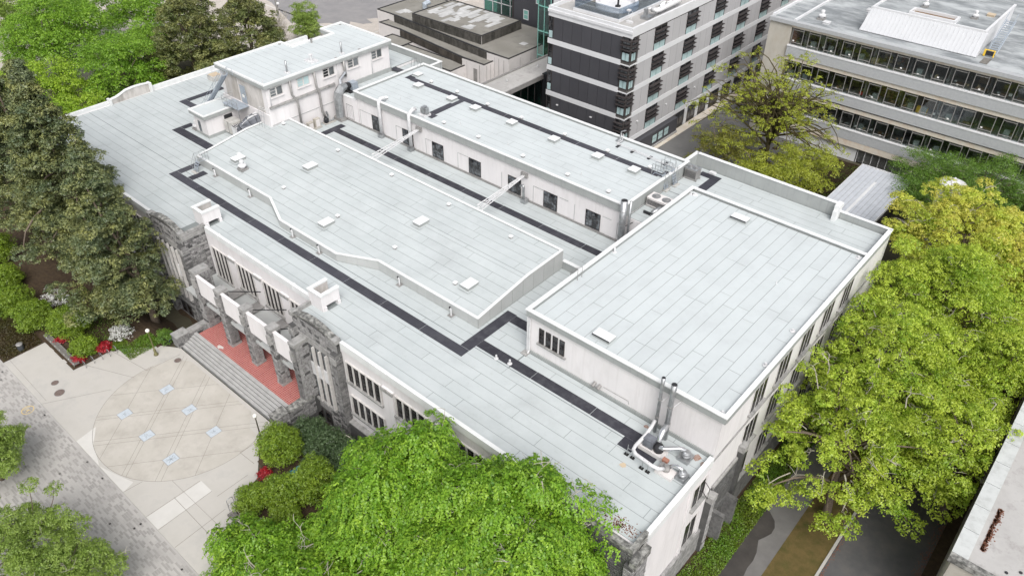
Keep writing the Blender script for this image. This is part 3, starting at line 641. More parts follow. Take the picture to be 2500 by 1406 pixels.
# ---- little roof hut
b = MB(); b.box(-32.45, -29.45, -11.75, -6.2, D-0.2, 13.5); hw = part('hut_wall', b, 'stucco', B0)
b = MB(); b.box(-32.52, -29.38, -11.82, -6.2, D, D+0.42); part('flashing', b, 'fascia', B0)
b = MB(); b.box(-32.85, -29.15, -12.1, -6.0, 13.35, 13.8); part('fascia', b, 'fascia', B0)
b = MB(); b.ring(-32.9, -29.1, -12.15, -5.95, 0.28, 13.8, 13.95); part('parapet_cap', b, 'coping', B0)
b = MB(); b.box(-32.6, -29.4, -11.85, -6.25, 13.8, 13.83); part('membrane_sheet', b, 'membrane_warm', B0)
b = MB(); b.box(-29.46, -29.40, -9.0, -7.75, 11.95, 12.95); part('louvre', b, 'dark_metal', B0)
b = MB(); b.box(-31.6, -31.0, -11.80, -11.74, 11.0, 12.6); part('louvre', b, 'glass_mid', B0)

# ---- low hall with the sloping roof
def zr(y): return 12.65+(0.12*(y+9.1)/5.6 if y > -9.1 else 0.135*(y+9.1))
poly = [(-24.2, -3.45), (25.05, -3.45), (25.05, -9.1), (25.05, -16.6), (10.7, -16.6), (6.0, -18.5), (-4.0, -18.5), (-8.5, -16.6), (-24.2, -16.6), (-24.2, -9.1)]
b = MB(); n = len(poly)
for k in range(n):
    p, q = poly[k], poly[(k+1) % n]
    b.quad((*q, D-0.1), (*p, D-0.1), (*p, zr(p[1])), (*q, zr(q[1])))
lw = part('low_hall_wall', b, 'fascia', B0)
for (p, q) in [((25.05, -16.6), (25.05, -3.45)), ((-24.2, -16.6), (10.7-34.9, -16.6))][:1]:
    k = 0; y = -16.6
    while y < -3.5:
        y1 = min(y+1.66, -3.45); b = MB(); i = 0
        b.v = [(25.06, y+.02, D+.12), (25.06, y1-.02, D+.12), (25.06, y1-.02, zr(y1)), (25.06, y+.02, zr(y)), (25.10, y+.02, D+.12), (25.10, y1-.02, D+.12), (25.10, y1-.02, zr(y1)), (25.10, y+.02, zr(y))]
        b.f = [(4, 5, 6, 7), (0, 1, 5, 4), (1, 2, 6, 5), (3, 0, 4, 7)]
        part('wall_panel', b, 'metal_panel', lw); y = y1
def frontpanels(p, q, w=0.62):
    P, Q = Vector((*p, 0)), Vector((*q, 0)); L = (Q-P).length; n = max(1, round(L/w)); d = (Q-P)/n; nn = Vector((d.y, -d.x, 0)).normalized()*0.02
    ang = math.atan2(d.y, d.x)
    for k in range(n):
        c = P+d*(k+.5); zt = min(zr((P+d*k).y), zr((P+d*(k+1)).y))
        piece('wall_panel', 'metal_panel', lw, (c.x+nn.x, c.y+nn.y, (D+.1+zt)/2), (d.length-0.03, 0.03, zt-D-.1), (0, 0, ang))
frontpanels((-24.2, -16.6), (-8.5, -16.6), 1.2); frontpanels((-8.5, -16.6), (-4.0, -18.5), 1.2); frontpanels((-4.0, -18.5), (6.0, -18.5), 1.2); frontpanels((6.0, -18.5), (10.7, -16.6), 1.2); frontpanels((10.7, -16.6), (25.05, -16.6), 1.2)
def capstrip(p, q, w=0.3, h=0.09, m='coping', e=0.0):
    P, Q = Vector(p), Vector(q); d = (Q-P); n = Vector((-d.y, d.x, 0)).normalized(); u = d.normalized()*e; P = P-u; Q = Q+u
    b = MB(); a = [P-n*0.06, Q-n*0.06, Q+n*(w-.06), P+n*(w-.06)]
    b.v = [tuple(v) for v in a]+[(v.x, v.y, v.z+h) for v in a]; b.f = [(0, 3, 2, 1), (4, 5, 6, 7), (0, 1, 5, 4), (1, 2, 6, 5), (2, 3, 7, 6), (3, 0, 4, 7)]
    return part('parapet_cap', b, m, B0)
pz = [(x, y, zr(y)+0.05) for x, y in poly]
orient = [pz[0]]+pz[:0:-1]      # clockwise -> reverse so that left is inside
for k in range(n):
    p, q = orient[k], orient[(k+1) % n]
    capstrip(p, q, e=-0.002*(k % 2))
b = MB(); t = -0.03
b.prism([(-24.15, -3.5), (25.0, -3.5), (25.0, -9.1), (-24.15, -9.1)], lambda x, y: zr(y)-0.3, lambda x, y: zr(y)+t)
b.prism([(-24.15, -9.1), (25.0, -9.1), (25.0, -16.55), (10.7, -16.55), (6.0, -18.45), (-4.0, -18.45), (-8.5, -16.55), (-24.15, -16.55)], lambda x, y: zr(y)-0.3, lambda x, y: zr(y)+t)
lr = part('low_hall_roof', b, 'under_membrane', B0)
zz = lambda y: zr(y)-0.03
sheets(lr, -24.0, 24.85, -16.4, -9.12, 0, zf=zz, seed=21, ln=9.5); sheets(lr, -24.0, 24.85, -9.1, -3.65, 0, zf=zz, seed=22, ln=9.5)
for k, (ya, yb) in enumerate(((-16.43, -17.42), (-17.45, -18.42))):
    f0, f1 = (-16.6-ya)/1.9, (-16.6-yb)/1.9
    for q in range(2):
        e0 = lambda f: -8.5+4.5*max(0, f)+.12; e1 = lambda f: 10.7-4.7*max(0, f)-.12; mid = 1.5-k*2.2
        b = MB(); a = [(e0(f1), yb), (mid-.02, yb), (mid-.02, ya), (e0(f0), ya)] if q == 0 else [(mid+.02, yb), (e1(f1), yb), (e1(f0), ya), (mid+.02, ya)]
        b.prism(a, lambda x, y: zz(y)+.001, lambda x, y: zz(y)+.009); part('membrane_sheet', b, 'membrane', lr)

# ---- high hall
b = MB(); b.box(30.9, 50.25, -15.8, 12.45, D-0.3, 15.25); part('wall', b, 'stucco', B0)
b = MB(); b.box(50.26, 50.30, -26.0, 20.28, -3.5, D-0.02); b.box(50.26, 50.30, -15.78, 20.28, D-0.02, 13.85); b.box(50.26, 50.30, -15.78, 12.4, 13.85, 14.84); part('end_wall', b, 'stucco', B0)
b = MB(); b.box(30.62, 50.62, -16.1, -15.82, 14.95, 15.6); b.box(30.62, 30.88, -15.8, 12.6, 14.95, 15.6); b.box(50.34, 50.62, -15.8, 12.6, 14.85, 15.6); b.box(30.9, 50.3, 12.47, 12.65, 14.95, 15.6); part('fascia', b, 'fascia', B0)
b = MB(); b.ring(30.55, 50.7, -16.18, 12.72, 0.4, 15.6, 15.7); part('parapet_cap', b, 'coping', B0)
hr = substrate('roof_deck', [(30.9, 50.3, -15.8, 12.4, 15.3)])
sheets(hr, 30.93, 50.28, -15.76, 12.36, 15.3, axis='y', ln=8.5, seed=30, m='membrane_warm', gap=0.042)
b = MB(); b.box(30.84, 50.2, -15.92, -15.81, D, D+0.35); part('flashing', b, 'fascia', B0)
b = MB(); b.box(50.33, 50.40, -26.0, 20.2, 10.25, 10.45); part('string_course', b, 'cast_stone', B0)
for ya_, yb_ in ((-25.2, -15.0), (-9.0, 20.2)): b = MB(); b.box(50.31, 50.6, ya_, yb_, -3.2, 1.1); part('plinth', b, 'stone', B0)
# low wall closing the court next to the high hall
par(25.15, 30.5, -3.5, -3.2, D, 11.5)

# ---- walkways (dark pads on the membrane)
def pads(rects, z, m='walkway', th=0.014):
    for (x0, x1, y0, y1) in rects:
        L = max(x1-x0, y1-y0); n = max(1, round(L/6.0))
        for k in range(n):
            if x1-x0 >= y1-y0: a, c = x0+(x1-x0)*k/n, x0+(x1-x0)*(k+1)/n; r = (a+.02, c-.02, y0+.015*(k % 2), y1-.02*((k+1) % 2))
            else: a, c = y0+(y1-y0)*k/n, y0+(y1-y0)*(k+1)/n; r = (x0+.02*(k % 2), x1, a+.02, c-.02)
            piece('walkway_pad', m, B0, ((r[0]+r[1])/2, (r[2]+r[3])/2, z+th/2), (r[1]-r[0], r[3]-r[2], th))
zD = D+0.016
pads([(-24.8, 26.6, -20.55, -19.45)], zD, 'walkway_old'); pads([(-24.8, -23.7, -19.45, -16.4), (-22.2, -21.1, -19.45, -17.2)], zD, 'walkway_old')
pads([(25.4, 26.6, -19.45, -12.6), (26.6, 30.5, -13.85, -12.7), (26.6, 46.5, -18.55, -17.45), (43.5, 44.9, -19.7, -18.55), (44.9, 46.9, -19.5, -18.56)], zD)
pads([(-35.7, -26.0, -13.8, -12.5), (-35.7, -34.6, -12.5, -10.9)], zD); pads([(-43.4, -40.6, -8.2, -7.1), (-43.4, -42.3, -7.1, -1.0), (-40.6, -34.5, -8.2, -7.1)], zD, 'walkway_old')
pads([(-18.5, 30.4, 0.8, 1.85), (-19.6, -18.5, -2.8, 3.0)], zD)
pads([(-16.2, -15.0, 12.5, 15.0), (-15.0, 26.2, 12.35, 13.35), (-5.4, -4.3, 6.9, 12.35), (-5.4, -3.8, 5.8, 6.9), (26.2, 26.95, 12.6, 14.2)], 15.335, 'walkway_old')
pads([(28.4, 31.0, 18.2, 19.2), (29.9, 31.0, 15.4, 18.2)], 13.97); pads([(-22.2, -18.6, 14.9, 15.9)], 14.37, 'walkway')
# ------------------------------------------------------------------ windows of the large building
def window(parent, o, u, w, h, n, frame='window_frame', glass='glass_dark', d=0.08, t=0.06, cols=1, rows=1, name='window', sill=None, out=None):
    # o: lower corner, u: unit vector along the wall, n: outward normal; recess shown by frame standing proud, panes as sub-parts
    o = Vector(o); u = Vector(u); n = Vector(n); z = Vector((0, 0, 1))
    def bar(b, a0, a1, h0, h1, d0, d1):
        P = [o+u*a+n*dd+z*hh for hh in (h0, h1) for dd in (d0, d1) for a in (a0, a1)]
        i = len(b.v); b.v += [tuple(p) for p in P]
        b.f += [(i, i+1, i+3, i+2), (i+4, i+6, i+7, i+5), (i, i+4, i+5, i+1), (i+2, i+3, i+7, i+6), (i, i+2, i+6, i+4), (i+1, i+5, i+7, i+3)]
    b = MB()
    bar(b, 0, w, 0, t, 0, d); bar(b, 0, w, h-t, h, 0, d); bar(b, 0, t, t, h-t, 0, d); bar(b, w-t, w, t, h-t, 0, d)
    for k in range(1, cols): bar(b, w*k/cols-t*.35, w*k/cols+t*.35, t, h-t, 0.0, d*.8)
    for k in range(1, rows): bar(b, t, w-t, h*k/rows-t*.3, h*k/rows+t*.3, 0.0, d*.7)
    f = part(name, b, frame, parent)
    b = MB(); bar(b, t, w-t, t, h-t, -0.01, d*.35); part('pane', b, glass, f)
    if sill:
        b = MB(); bar(b, -0.15, w+0.15, -0.16, 0.0, 0, 0.22); part('sill', b, sill, f)
    return f
def group(parent, x0, x1, z0, z1, nl, o3, u, n, mull='white_frame', md=0.18, mw=0.16, cols=2, rows=5, glass='glass_dark', sill='cast_stone'):
    # nl tall lights between mullions; x along u from o3
    L = x1-x0; o = Vector(o3); u = Vector(u); n_ = Vector(n)
    w = (L-mw*(nl+1))/nl; b = MB()
    def bar(a0, a1, h0, h1, d0, d1):
        P = [o+u*a+n_*dd+Vector((0, 0, hh)) for hh in (h0, h1) for dd in (d0, d1) for a in (a0, a1)]
        i = len(b.v); b.v += [tuple(p) for p in P]
        b.f += [(i, i+1, i+3, i+2), (i+4, i+6, i+7, i+5), (i, i+4, i+5, i+1), (i+2, i+3, i+7, i+6), (i, i+2, i+6, i+4), (i+1, i+5, i+7, i+3)]
    for k in range(nl+1): bar(x0+k*(w+mw), x0+k*(w+mw)+mw, z0, z1, 0.0, md)
    bar(x0-0.03, x1+0.03, z1, z1+0.12, 0.0, md*.9)
    part('mullion', b, mull, parent)
    for k in range(nl):
        a = x0+mw+k*(w+mw)
        window(parent, o+u*a+Vector((0, 0, z0)), u, w, z1-z0, n_, cols=cols, rows=rows, glass=glass, d=min(.07, md*.6), t=0.05)
    if sill:
        b = MB(); bar(x0-0.15, x1+0.15, z0-0.22, z0, 0.0, 0.32); part('sill', b, sill, parent)
FN, FU = (0, -1, 0), (1, 0, 0)
# right hand wing, two storeys, groups of five lights, pilasters between
for s in (1, -1):
    xs0 = [17.4, 24.35, 31.3, 38.2] if s == 1 else [-23.5-0.6-k*6.95 for k in range(4)]
    for x in xs0:
        for z0, z1 in ((6.3, 8.75), (1.85, 4.25)):
            group(B0, x, x+5.0, z0, z1, 5, (0, -26.905, 0), FU, FN)
        b = MB(); b.box(x+5.3, x+6.7, -27.08, -26.9, 0.6, 8.9); b.box(x+5.25, x+6.75, -27.1, -26.9, 8.9, 9.0); part('pilaster', b, 'stucco', B0)
        b = MB(); b.box(x+5.2, x+6.8, -27.22, -27.08, 8.62, 8.98); part('pilaster_cap', b, 'cast_stone', B0)
for xa_, xb_ in ((16.9, 44.5), (-49, -17.5)): b = MB(); b.box(xa_, xb_, -27.45, -26.9, -3.5, 0.35); part('plinth', b, 'mortar', B0)
b = MB(); b.box(16.9, 44.5, -27.5, -26.9, 0.35, 0.5); b.box(-49, -17.5, -27.5, -26.9, 0.35, 0.5); part('plinth_cap', b, 'cast_stone', B0)
# recessed centre
for x in (-9.45, -4.45, 0.45, 5.35):
    z0 = 4.4 if x < -9 else 5.2
    group(B0, x, x+3.2, z0, 8.5, 4 if x > -9 else 4, (0, -24.505, 0), FU, FN, rows=6)
    b = MB(); b.box(x+3.35, x+4.75, -24.68, -24.5, 3.2, 8.75); part('pilaster', b, 'stucco', B0)
    b = MB(); b.box(x+3.3, x+4.8, -24.80, -24.68, 8.4, 8.72); part('pilaster_cap', b, 'cast_stone', B0)
for x in (-4.2, 0.7, 5.5): window(B0, (x, -24.5, 3.35), FU, 2.6, 0.55, FN, rows=1, cols=3)
for x in (-3.6, 0.6, 5.0, -8.2): window(B0, (x, -24.5, 1.05), FU, 2.2, 3.0, FN, frame='stone_dark', cols=4, rows=3, name='entrance_door')
# masonry ------------------------------------------------------------------
NST = {'n': 0}
def masonry(parent, o, u, n, w, z0, z1, holes=(), rh=(0.24, 0.38), bl=(0.35, 0.95), single=True, seed=0, dark=0.10, m='stone'):
    # courses of rough squared stones standing proud of their mortar bed
    rr = random.Random(seed); o = Vector(o); u = Vector(u); n = Vector(n); ang = math.atan2(u.y, u.x); J = MB(); JD = MB(); z = z0
    while z < z1-0.1:
        h = min(rr.uniform(*rh), z1-z)
        if z1-(z+h) < 0.12: h = z1-z
        x = 0.0
        while x < w-0.05:
            l = min(rr.uniform(*bl), w-x)
            if w-(x+l) < 0.16: l = w-x
            x1 = x+l; skip = any(x1 > a+0.02 and x < c-0.02 and z+h > e+0.02 and z < g-0.02 for (a, c, e, g) in holes)
            if skip:      # shorten beside a hole
                for (a, c, e, g) in holes:
                    if z+h > e+0.02 and z < g-0.02:
                        if x < a-0.15 and x1 > a: x1 = a; l = x1-x; skip = False
                        elif x < c and x1 > c+0.15: x = c; l = x1-x; skip = False
            if not skip and l > 0.1:
                p = rr.uniform(0.025, 0.075); isd = rr.random() < dark
                c = o+u*(x+l/2)+n*(p/2-0.02)+Vector((0, 0, z+h/2)); sz = (l-0.03, p+0.09, h-0.03)
                if single and NST['n'] < 300:
                    NST['n'] += 1; piece('stone', 'stone_dark' if isd else m, parent, c, sz, (0, 0, ang), 'rough')
                else:
                    (JD if isd else J).v; tgt = JD if isd else J; i = len(tgt.v); q = .42
                    for (a, dd, e) in ((-.5, 0, -.5), (.5, 0, -.5), (.5, 0, .5), (-.5, 0, .5), (-q, 1, -q), (q, 1, -q), (q, 1, q), (-q, 1, q)):
                        P = o+u*(x+l/2+a*(l-0.03))+n*(0.005+dd*p)+Vector((0, 0, z+h/2+e*(h-0.03))); tgt.v.append(tuple(P))
                    tgt.f += [(i+4, i+5, i+6, i+7), (i, i+1, i+5, i+4), (i+1, i+2, i+6, i+5), (i+2, i+3, i+7, i+6), (i+3, i, i+4, i+7)]
            x = x1
        z += h
    if J.v: part('stonework', J, m, parent, kind='stuff')
    if JD.v: part('stonework', JD, 'stone_dark', parent, kind='stuff')
# porch pillars
for k, x in enumerate((-1.9, 2.75, 7.4)):
    b = MB(); b.box(x-.05, x+.85, -29.05, -28.0, 0.95, 8.35); p = part('pillar', b, 'mortar', B0)
    masonry(p, (x-.05, -29.05, 0), (1, 0, 0), (0, -1, 0), .9, 1.3, 8.25, seed=40+k, bl=(0.3, 0.6))
    masonry(p, (x+.85, -29.05, 0), (0, 1, 0), (1, 0, 0), 1.05, 1.3, 8.25, seed=50+k, bl=(0.3, 0.7), single=False)
    masonry(p, (x-.05, -28.0, 0), (0, -1, 0), (-1, 0, 0), 1.05, 1.3, 8.3, seed=60+k, bl=(0.3, 0.7), single=False)
    b = MB(); b.box(x-.10, x+.90, -29.10, -27.95, 8.3, 8.75); part('pillar_cap', b, 'cast_stone', p)
    b = MB(); b.box(x+.15, x+.65, -29.32, -29.04, 6.7, 7.9); part('corbel', b, 'cast_stone', p)
    b = MB(); b.box(x-.10, x+.90, -29.12, -27.93, 0.98, 1.3); part('pillar_base', b, 'cast_stone', p)
# wall ends of the porch
for k, (x0, x1) in enumerate(((-6.9, -5.9), (11.0, 11.9))):
    b = MB(); b.box(x0, x1, -28.88, -27.26, -1.5, 8.45); p = part('end_pier', b, 'mortar', B0)
    masonry(p, (x0, -28.9, 0), (1, 0, 0), (0, -1, 0), 1.0, -1, 8.4, seed=70+k, single=False); masonry(p, (x1, -28.9, 0), (0, 1, 0), (1, 0, 0), 1.9, 1.0, 8.4, seed=72+k, single=False)
    b = MB(); b.box(x0-.05, x1+.05, -28.97, -27.1, 8.42, 8.8); b.box(x0+.2, x1-.2, -29.15, -28.8, 6.6, 7.8); part('pier_cap', b, 'cast_stone', p)
# white banner panels between the pillars, canopy roof, tie rods
for x0, x1 in ((-5.85, -2.0), (-1.05, 2.7), (3.6, 7.35), (8.25, 11.0)):
    b = MB(); b.box(x0, x1, -28.85, -28.6, 5.75, 8.35)
    b.box(x0, x1, -28.9, -28.55, 8.35, 8.45)
    part('spandrel', b, 'stucco', B0)
b = MB(); b.box(-10.3, 9.75, -28.55, -24.5, 4.0 + 0.0, 4.25); b.box(-5.85, 11.0, -28.58, -27.0, 4.25, 4.4); part('canopy', b, 'metal_panel', B0)
for x in (-1.2, 3.4, 8.0, -5.0):
    b = MB(); b.box(x-.5, x+.9, -28.4, -24.6, 4.4, 4.55); part('canopy_rib', b, 'galv_dull', B0)
for x in (-1.4, 3.3, 7.9):
    b = MB(); b.tube([(x+.3, -28.1, 8.3), (x+1.1, -24.6, 6.6)], 0.055, 6); part('tie_rod', b, 'dark_metal', B0)
# stone bays left and right of the entrance
def bay(x0, x1, sgn, seed):
    b = MB(); b.box(x0, x1, -27.25, -26.88, -3.6, 10.5); 
    prof = [(0, 11.0), (.12, 11.05), (.3, 11.45), (.5, 11.6), (.7, 11.45), (.88, 11.05), (1, 11.0)]
    for (a, za), (c, zc) in zip(prof[:-1], prof[1:]):
        xa, xc = x0+(x1-x0)*a, x0+(x1-x0)*c; b.prism([(xa, -27.25), (xc, -27.25), (xc, -26.88), (xa, -26.88)], 10.4, (lambda X: (lambda x, y: X[1]+(X[3]-X[1])*(x-X[0])/(X[2]-X[0])))((xa, za-.1, xc, zc-.1)))
    by = part('stone_bay', b, 'mortar', B0)
    wx0 = x0+0.95; ww = 4.1
    masonry(by, (x0, -27.25, 0), (1, 0, 0), (0, -1, 0), x1-x0, -3.5, 10.85, holes=[(0.8, 5.2, 0.6, 8.4), (1.3, 3.8, -2.9, -1.0)], seed=seed, single=False, dark=0.2, bl=(0.3, 0.8))
    b = MB()
    for (a, za), (c, zc) in zip(prof[:-1], prof[1:]):
        xa, xc = x0+(x1-x0)*a, x0+(x1-x0)*c; L_ = (xa, za, xc, zc)
        f0 = (lambda X, d: (lambda x, y: X[1]+(X[3]-X[1])*(x-X[0])/(X[2]-X[0])+d))
        b.prism([(xa, -27.42), (xc, -27.42), (xc, -26.7), (xa, -26.7)], f0(L_, -.1), f0(L_, .14))
    part('coping_stone', b, 'lichen_stone', by)
    b = MB(); b.box(wx0-.15, wx0+ww+.15, -27.36, -27.2, 8.2, 8.75); b.box(wx0-.15, wx0+ww+.15, -27.55, -27.2, 0.45, 0.75); b.box(x0+.05, x1-.05, -27.38, -27.24, 8.9, 9.0); part('window_surround', b, 'cast_stone', by)
    lw_ = ww/4
    b = MB()
    for k in range(5): b.box(wx0+k*lw_-.07, wx0+k*lw_+.07, -27.62, -27.22, 0.75, 8.2)
    part('mullion', b, 'white_frame', by)
    for k in range(4):
        window(by, (wx0+k*lw_+.07, -27.24, 5.75), FU, lw_-.14, 2.4, FN, glass='glass_mid', rows=4, cols=2)
        window(by, (wx0+k*lw_+.07, -27.24, 0.8), FU, lw_-.14, 3.2, FN, glass='glass_mid', rows=5, cols=2)
        b = MB(); b.box(wx0+k*lw_+.07, wx0+(k+1)*lw_-.07, -27.42, -27.22, 4.05, 5.7); part('spandrel', b, 'white_metal' if k in (1, 3) or sgn > 0 else 'cast_stone', by)
    for k in (0, 1): window(by, (x0+1.4+k*1.35, -27.26, -2.7), FU, 0.9, 1.6, FN, rows=2)
    for xx in (x1-0.55, x0-0.15):
        b = MB(); b.box(xx, xx+.7, -27.75, -26.9, -3.5, 9.6); pr_ = part('buttress', b, 'mortar', by)
        masonry(pr_, (xx, -27.75, 0), (1, 0, 0), (0, -1, 0), .7, -3.4, 9.5, seed=seed+3, single=False, bl=(0.3, 0.7), dark=0.2); masonry(pr_, (xx+.7, -27.75, 0), (0, 1, 0), (1, 0, 0), .85, -3.4, 9.5, seed=seed+5, single=False, dark=0.2)
        b = MB(); b.box(xx-.03, xx+.73, -27.88, -26.9, 8.4, 9.2); b.box(xx+.05, xx+.65, -27.5, -26.8, 10.7, 11.2); part('buttress_cap', b, 'cast_stone', by)
bay(9.85, 16.75, 1, 80); bay(-17.35, -10.4, -1, 90)
# side return of the left bay, seen from the porch
b = MB(); b.box(-10.42, -10.30, -27.2, -24.5, 4.0, 10.7); rt = part('return_wall', b, 'mortar', B0)
masonry(rt, (-10.30, -27.2, 0), (0, 1, 0), (1, 0, 0), 2.7, 4.2, 8.7, seed=99); masonry(rt, (-10.30, -27.2, 0), (0, 1, 0), (1, 0, 0), 2.7, 9.0, 10.2, seed=98)
b = MB(); b.box(-10.5, -10.2, -27.35, -24.6, 8.75, 8.98); b.box(-10.55, -10.15, -27.4, -24.6, 10.2, 10.65); b.box(-10.65, -10.25, -27.2, -24.3, 10.7, 11.05); part('string_course', b, 'cast_stone', rt)
b = MB(); b.box(9.75, 10.0, -27.0, -24.4, 10.4, 11.0); part('parapet', b, 'cast_stone', B0)
# U shaped parapet boxes
for (x0, y0) in ((-12.4, -24.4), (9.75, -25.05)):
    x1 = x0+2.2; y1 = y0+2.3
    b = MB(); b.box(x0+.1, x0+.3, y0+.3, y1, D, 12.35); b.box(x1-.3, x1-.1, y0+.3, y1-0.6, D+.55, 12.35); b.box(x0+.1, x1-.1, y0+.1, y0+.3, D, 12.35); b.box(x1-.3, x1-.1, y1-0.6, y1, D+.5, 12.35); b.box(x1-.45, x1+.05, y1-.35, y1-.05, D, D+.45); b.box(x1-.4, x1, y0+.3, y0+.6, D, D+.5)
    ub = part('parapet_box', b, 'stucco', B0)
    b = MB(); b.box(x0, x0+.4, y0+.4, y1+.05, 12.35, 12.55); b.box(x1-.4, x1, y0+.4, y1+.05, 12.35, 12.55); b.box(x0, x1, y0, y0+.4, 12.35, 12.55); part('parapet_cap', b, 'coping', ub)
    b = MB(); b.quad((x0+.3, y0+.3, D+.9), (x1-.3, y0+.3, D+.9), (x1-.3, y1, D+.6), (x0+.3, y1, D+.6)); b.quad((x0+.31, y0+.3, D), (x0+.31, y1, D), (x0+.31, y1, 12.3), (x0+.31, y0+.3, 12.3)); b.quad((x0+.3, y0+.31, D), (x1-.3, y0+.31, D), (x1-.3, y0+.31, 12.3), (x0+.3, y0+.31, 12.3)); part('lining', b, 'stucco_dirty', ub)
# front right corner: stone parapet and pier
b = MB(); b.box(44.6, 50.4, -27.5, -26.9, -3.5, 10.6); cr = part('corner_bay', b, 'mortar', B0)
masonry(cr, (44.6, -27.5, 0), (1, 0, 0), (0, -1, 0), 5.8, -3, 10.4, seed=101, single=False, dark=.5, m='stone_dark')
b = MB(); b.box(44.5, 50.2, -27.62, -27.1, 10.6, 11.0); part('coping_stone', b, 'lichen_stone', cr)
b = MB(); b.box(50.0, 50.35, -27.6, -25.5, 10.4, 11.15); b.box(50.35, 50.9, -27.9, -25.8, 9.4, 10.2); part('coping_stone', b, 'lichen_stone', cr)
b = MB(); b.box(50.0, 50.75, -28.0, -25.9, -3.5, 9.6); pr_ = part('corner_pier', b, 'mortar', B0)
masonry(pr_, (50.75, -28.0, 0), (0, 1, 0), (1, 0, 0), 2.1, -3, 9.3, seed=102, single=False); masonry(pr_, (50.0, -28.0, 0), (1, 0, 0), (0, -1, 0), .75, -3, 9.3, seed=103, single=False)
# end wall: windows, stone porch
RU, RN = (0, 1, 0), (1, 0, 0)
for y in (-10.2, -5.6, -1.0, 3.6, 8.2):
    group(B0, y, y+2.6, 11.2, 13.9, 3, (50.31, 0, 0), RU, RN, rows=5, md=.05, mw=.1)
    group(B0, y, y+2.6, 6.6, 9.6, 3, (50.31, 0, 0), RU, RN, rows=5, md=.05, mw=.1)
    group(B0, y, y+2.6, 1.6, 4.6, 3, (50.31, 0, 0), RU, RN, rows=5, md=.05, mw=.1)
for (y, z0, z1) in ((-18.5, 6.6, 9.0), (-18.7, 1.5, 4.4)):
    group(B0, y, y+2.0, z0, z1, 2, (50.31, 0, 0), RU, RN, rows=4, md=.05, mw=.1)
oc = MB(); oc.tube([(50.35, -16.6, 7.1), (50.95, -16.9, 7.0), (50.95, -16.9, 8.3), (50.35, -16.6, 8.4), (50.35, -16.6, 7.1)], .035, 5); part('open_casement', oc, 'window_frame', B0)
b = MB(); b.box(50.33, 50.95, -15.6, -14.9, -3, 5.2); b.box(50.33, 50.8, -10.4, -9.7, -3, 7.0); b.box(50.33, 50.48, -14.9, -10.4, -3, 5.9); pr_ = part('side_porch', b, 'mortar', B0)
masonry(pr_, (50.48, -14.9, 0), (0, 1, 0), (1, 0, 0), 4.5, 0.2, 5.8, seed=110, single=False, m='stone_dark', dark=.3); masonry(pr_, (50.95, -15.6, 0), (0, 1, 0), (1, 0, 0), .7, -3, 5.0, seed=111, single=False)
b = MB(); b.box(50.3, 51.05, -15.7, -14.8, 5.0, 5.7); b.box(50.3, 50.9, -10.5, -9.6, 6.8, 7.5); b.box(50.33, 50.55, -14.8, -10.5, 5.8, 6.1); part('porch_cap', b, 'cast_stone', pr_)
b = MB(); b.box(50.33, 51.6, -13.6, -13.2, -3, 1.6); b.box(50.33, 51.6, -11.2, -10.8, -3, 1.6); part('stair_wall', b, 'stone', pr_)
for y in (-19.3, -16.3): 
    b = MB(); b.box(50.31, 50.42, y, y+.5, 0.9, 10.2); part('pilaster', b, 'stucco', B0)
# inner hall windows
for x in (-19.9, -14.5, -8.35, -2.7, 3.85, 10.4, 15.95, 22.1):
    w_ = 1.45 if x < -19 else 2.05
    window(B0, (x, 4.54, D+.35), FU, w_, 2.15, FN, glass='glass_court', cols=4, rows=4, d=0.05, t=0.05)
# penthouse windows, two leaves each, white
for k, y in enumerate((-5.85, -1.5, 2.8, 7.15, 11.5)):
    pale = k == 1
    for j, g_ in enumerate(('glass_mid', 'glass_mid')):
        f = window(B0, (-22.0, y+j*1.0, 16.65), RU, 1.0, 1.25, RN, frame='white_frame', glass='glass_pale' if pale else ('glass_dark' if (k == 2 and j == 0) else 'glass_mid'), rows=3 if j == 0 else 1, cols=1, t=0.09, d=0.06)
    b = MB(); b.box(-21.99, -21.8, y-.1, y+2.1, 16.5, 16.62); part('sill', b, 'stucco', B0)
# high hall windows: four dark lights in the front wall
for k in range(4):
    window(B0, (31.98+k*0.78, -15.8, 12.3), FU, 0.55, 1.72, FN, cols=2, rows=4, t=0.05)
b = MB(); b.box(31.8, 35.1, -16.0, -15.8, 12.08, 12.25); part('sill', b, 'cast_stone', B0)
# downpipes
b = MB(); b.box(30.66, 30.86, -16.02, -15.82, D+.1, 14.7); b.tube([(30.95, -15.95, 14.6), (30.95, -15.95, D+.3), (30.95, -16.2, D+.05)], 0.08, 8); part('downpipe', b, 'white_metal', B0, label='white downpipes at the corner of the high hall')
b = MB(); b.box(30.4, 31.1, -16.6, -15.95, D+.02, D+.12); part('splash_block', b, 'cast_stone', B0)
def pipe(pts, r, m, name='downpipe', n=10): b = MB(); b.tube(pts, r, n); return part(name, b, m, B0, smooth=True)
pipe([(-21.75, -2.75, 18.2), (-21.75, -2.7, 16.1), (-21.75, -2.1, 15.2), (-21.6, -2.1, 14.6), (-21.6, -2.1, D+.1)], 0.15, 'galv_dull')
pipe([(-21.75, 1.25, 18.2), (-21.75, 1.35, 15.9), (-21.6, 1.55, 15.3), (-21.6, 1.6, 12.2), (-21.5, 1.9, 11.4)], 0.16, 'galv_dull')
pipe([(-21.75, 6.35, 18.2), (-21.7, 6.4, 15.9)], 0.2, 'galv_dull')
for y in (-6.0, 5.3, 11.4): pipe([(-21.85, y, 18.1), (-21.85, y, 14.5 if y > 5 else 15.6)], 0.05, 'white_metal')
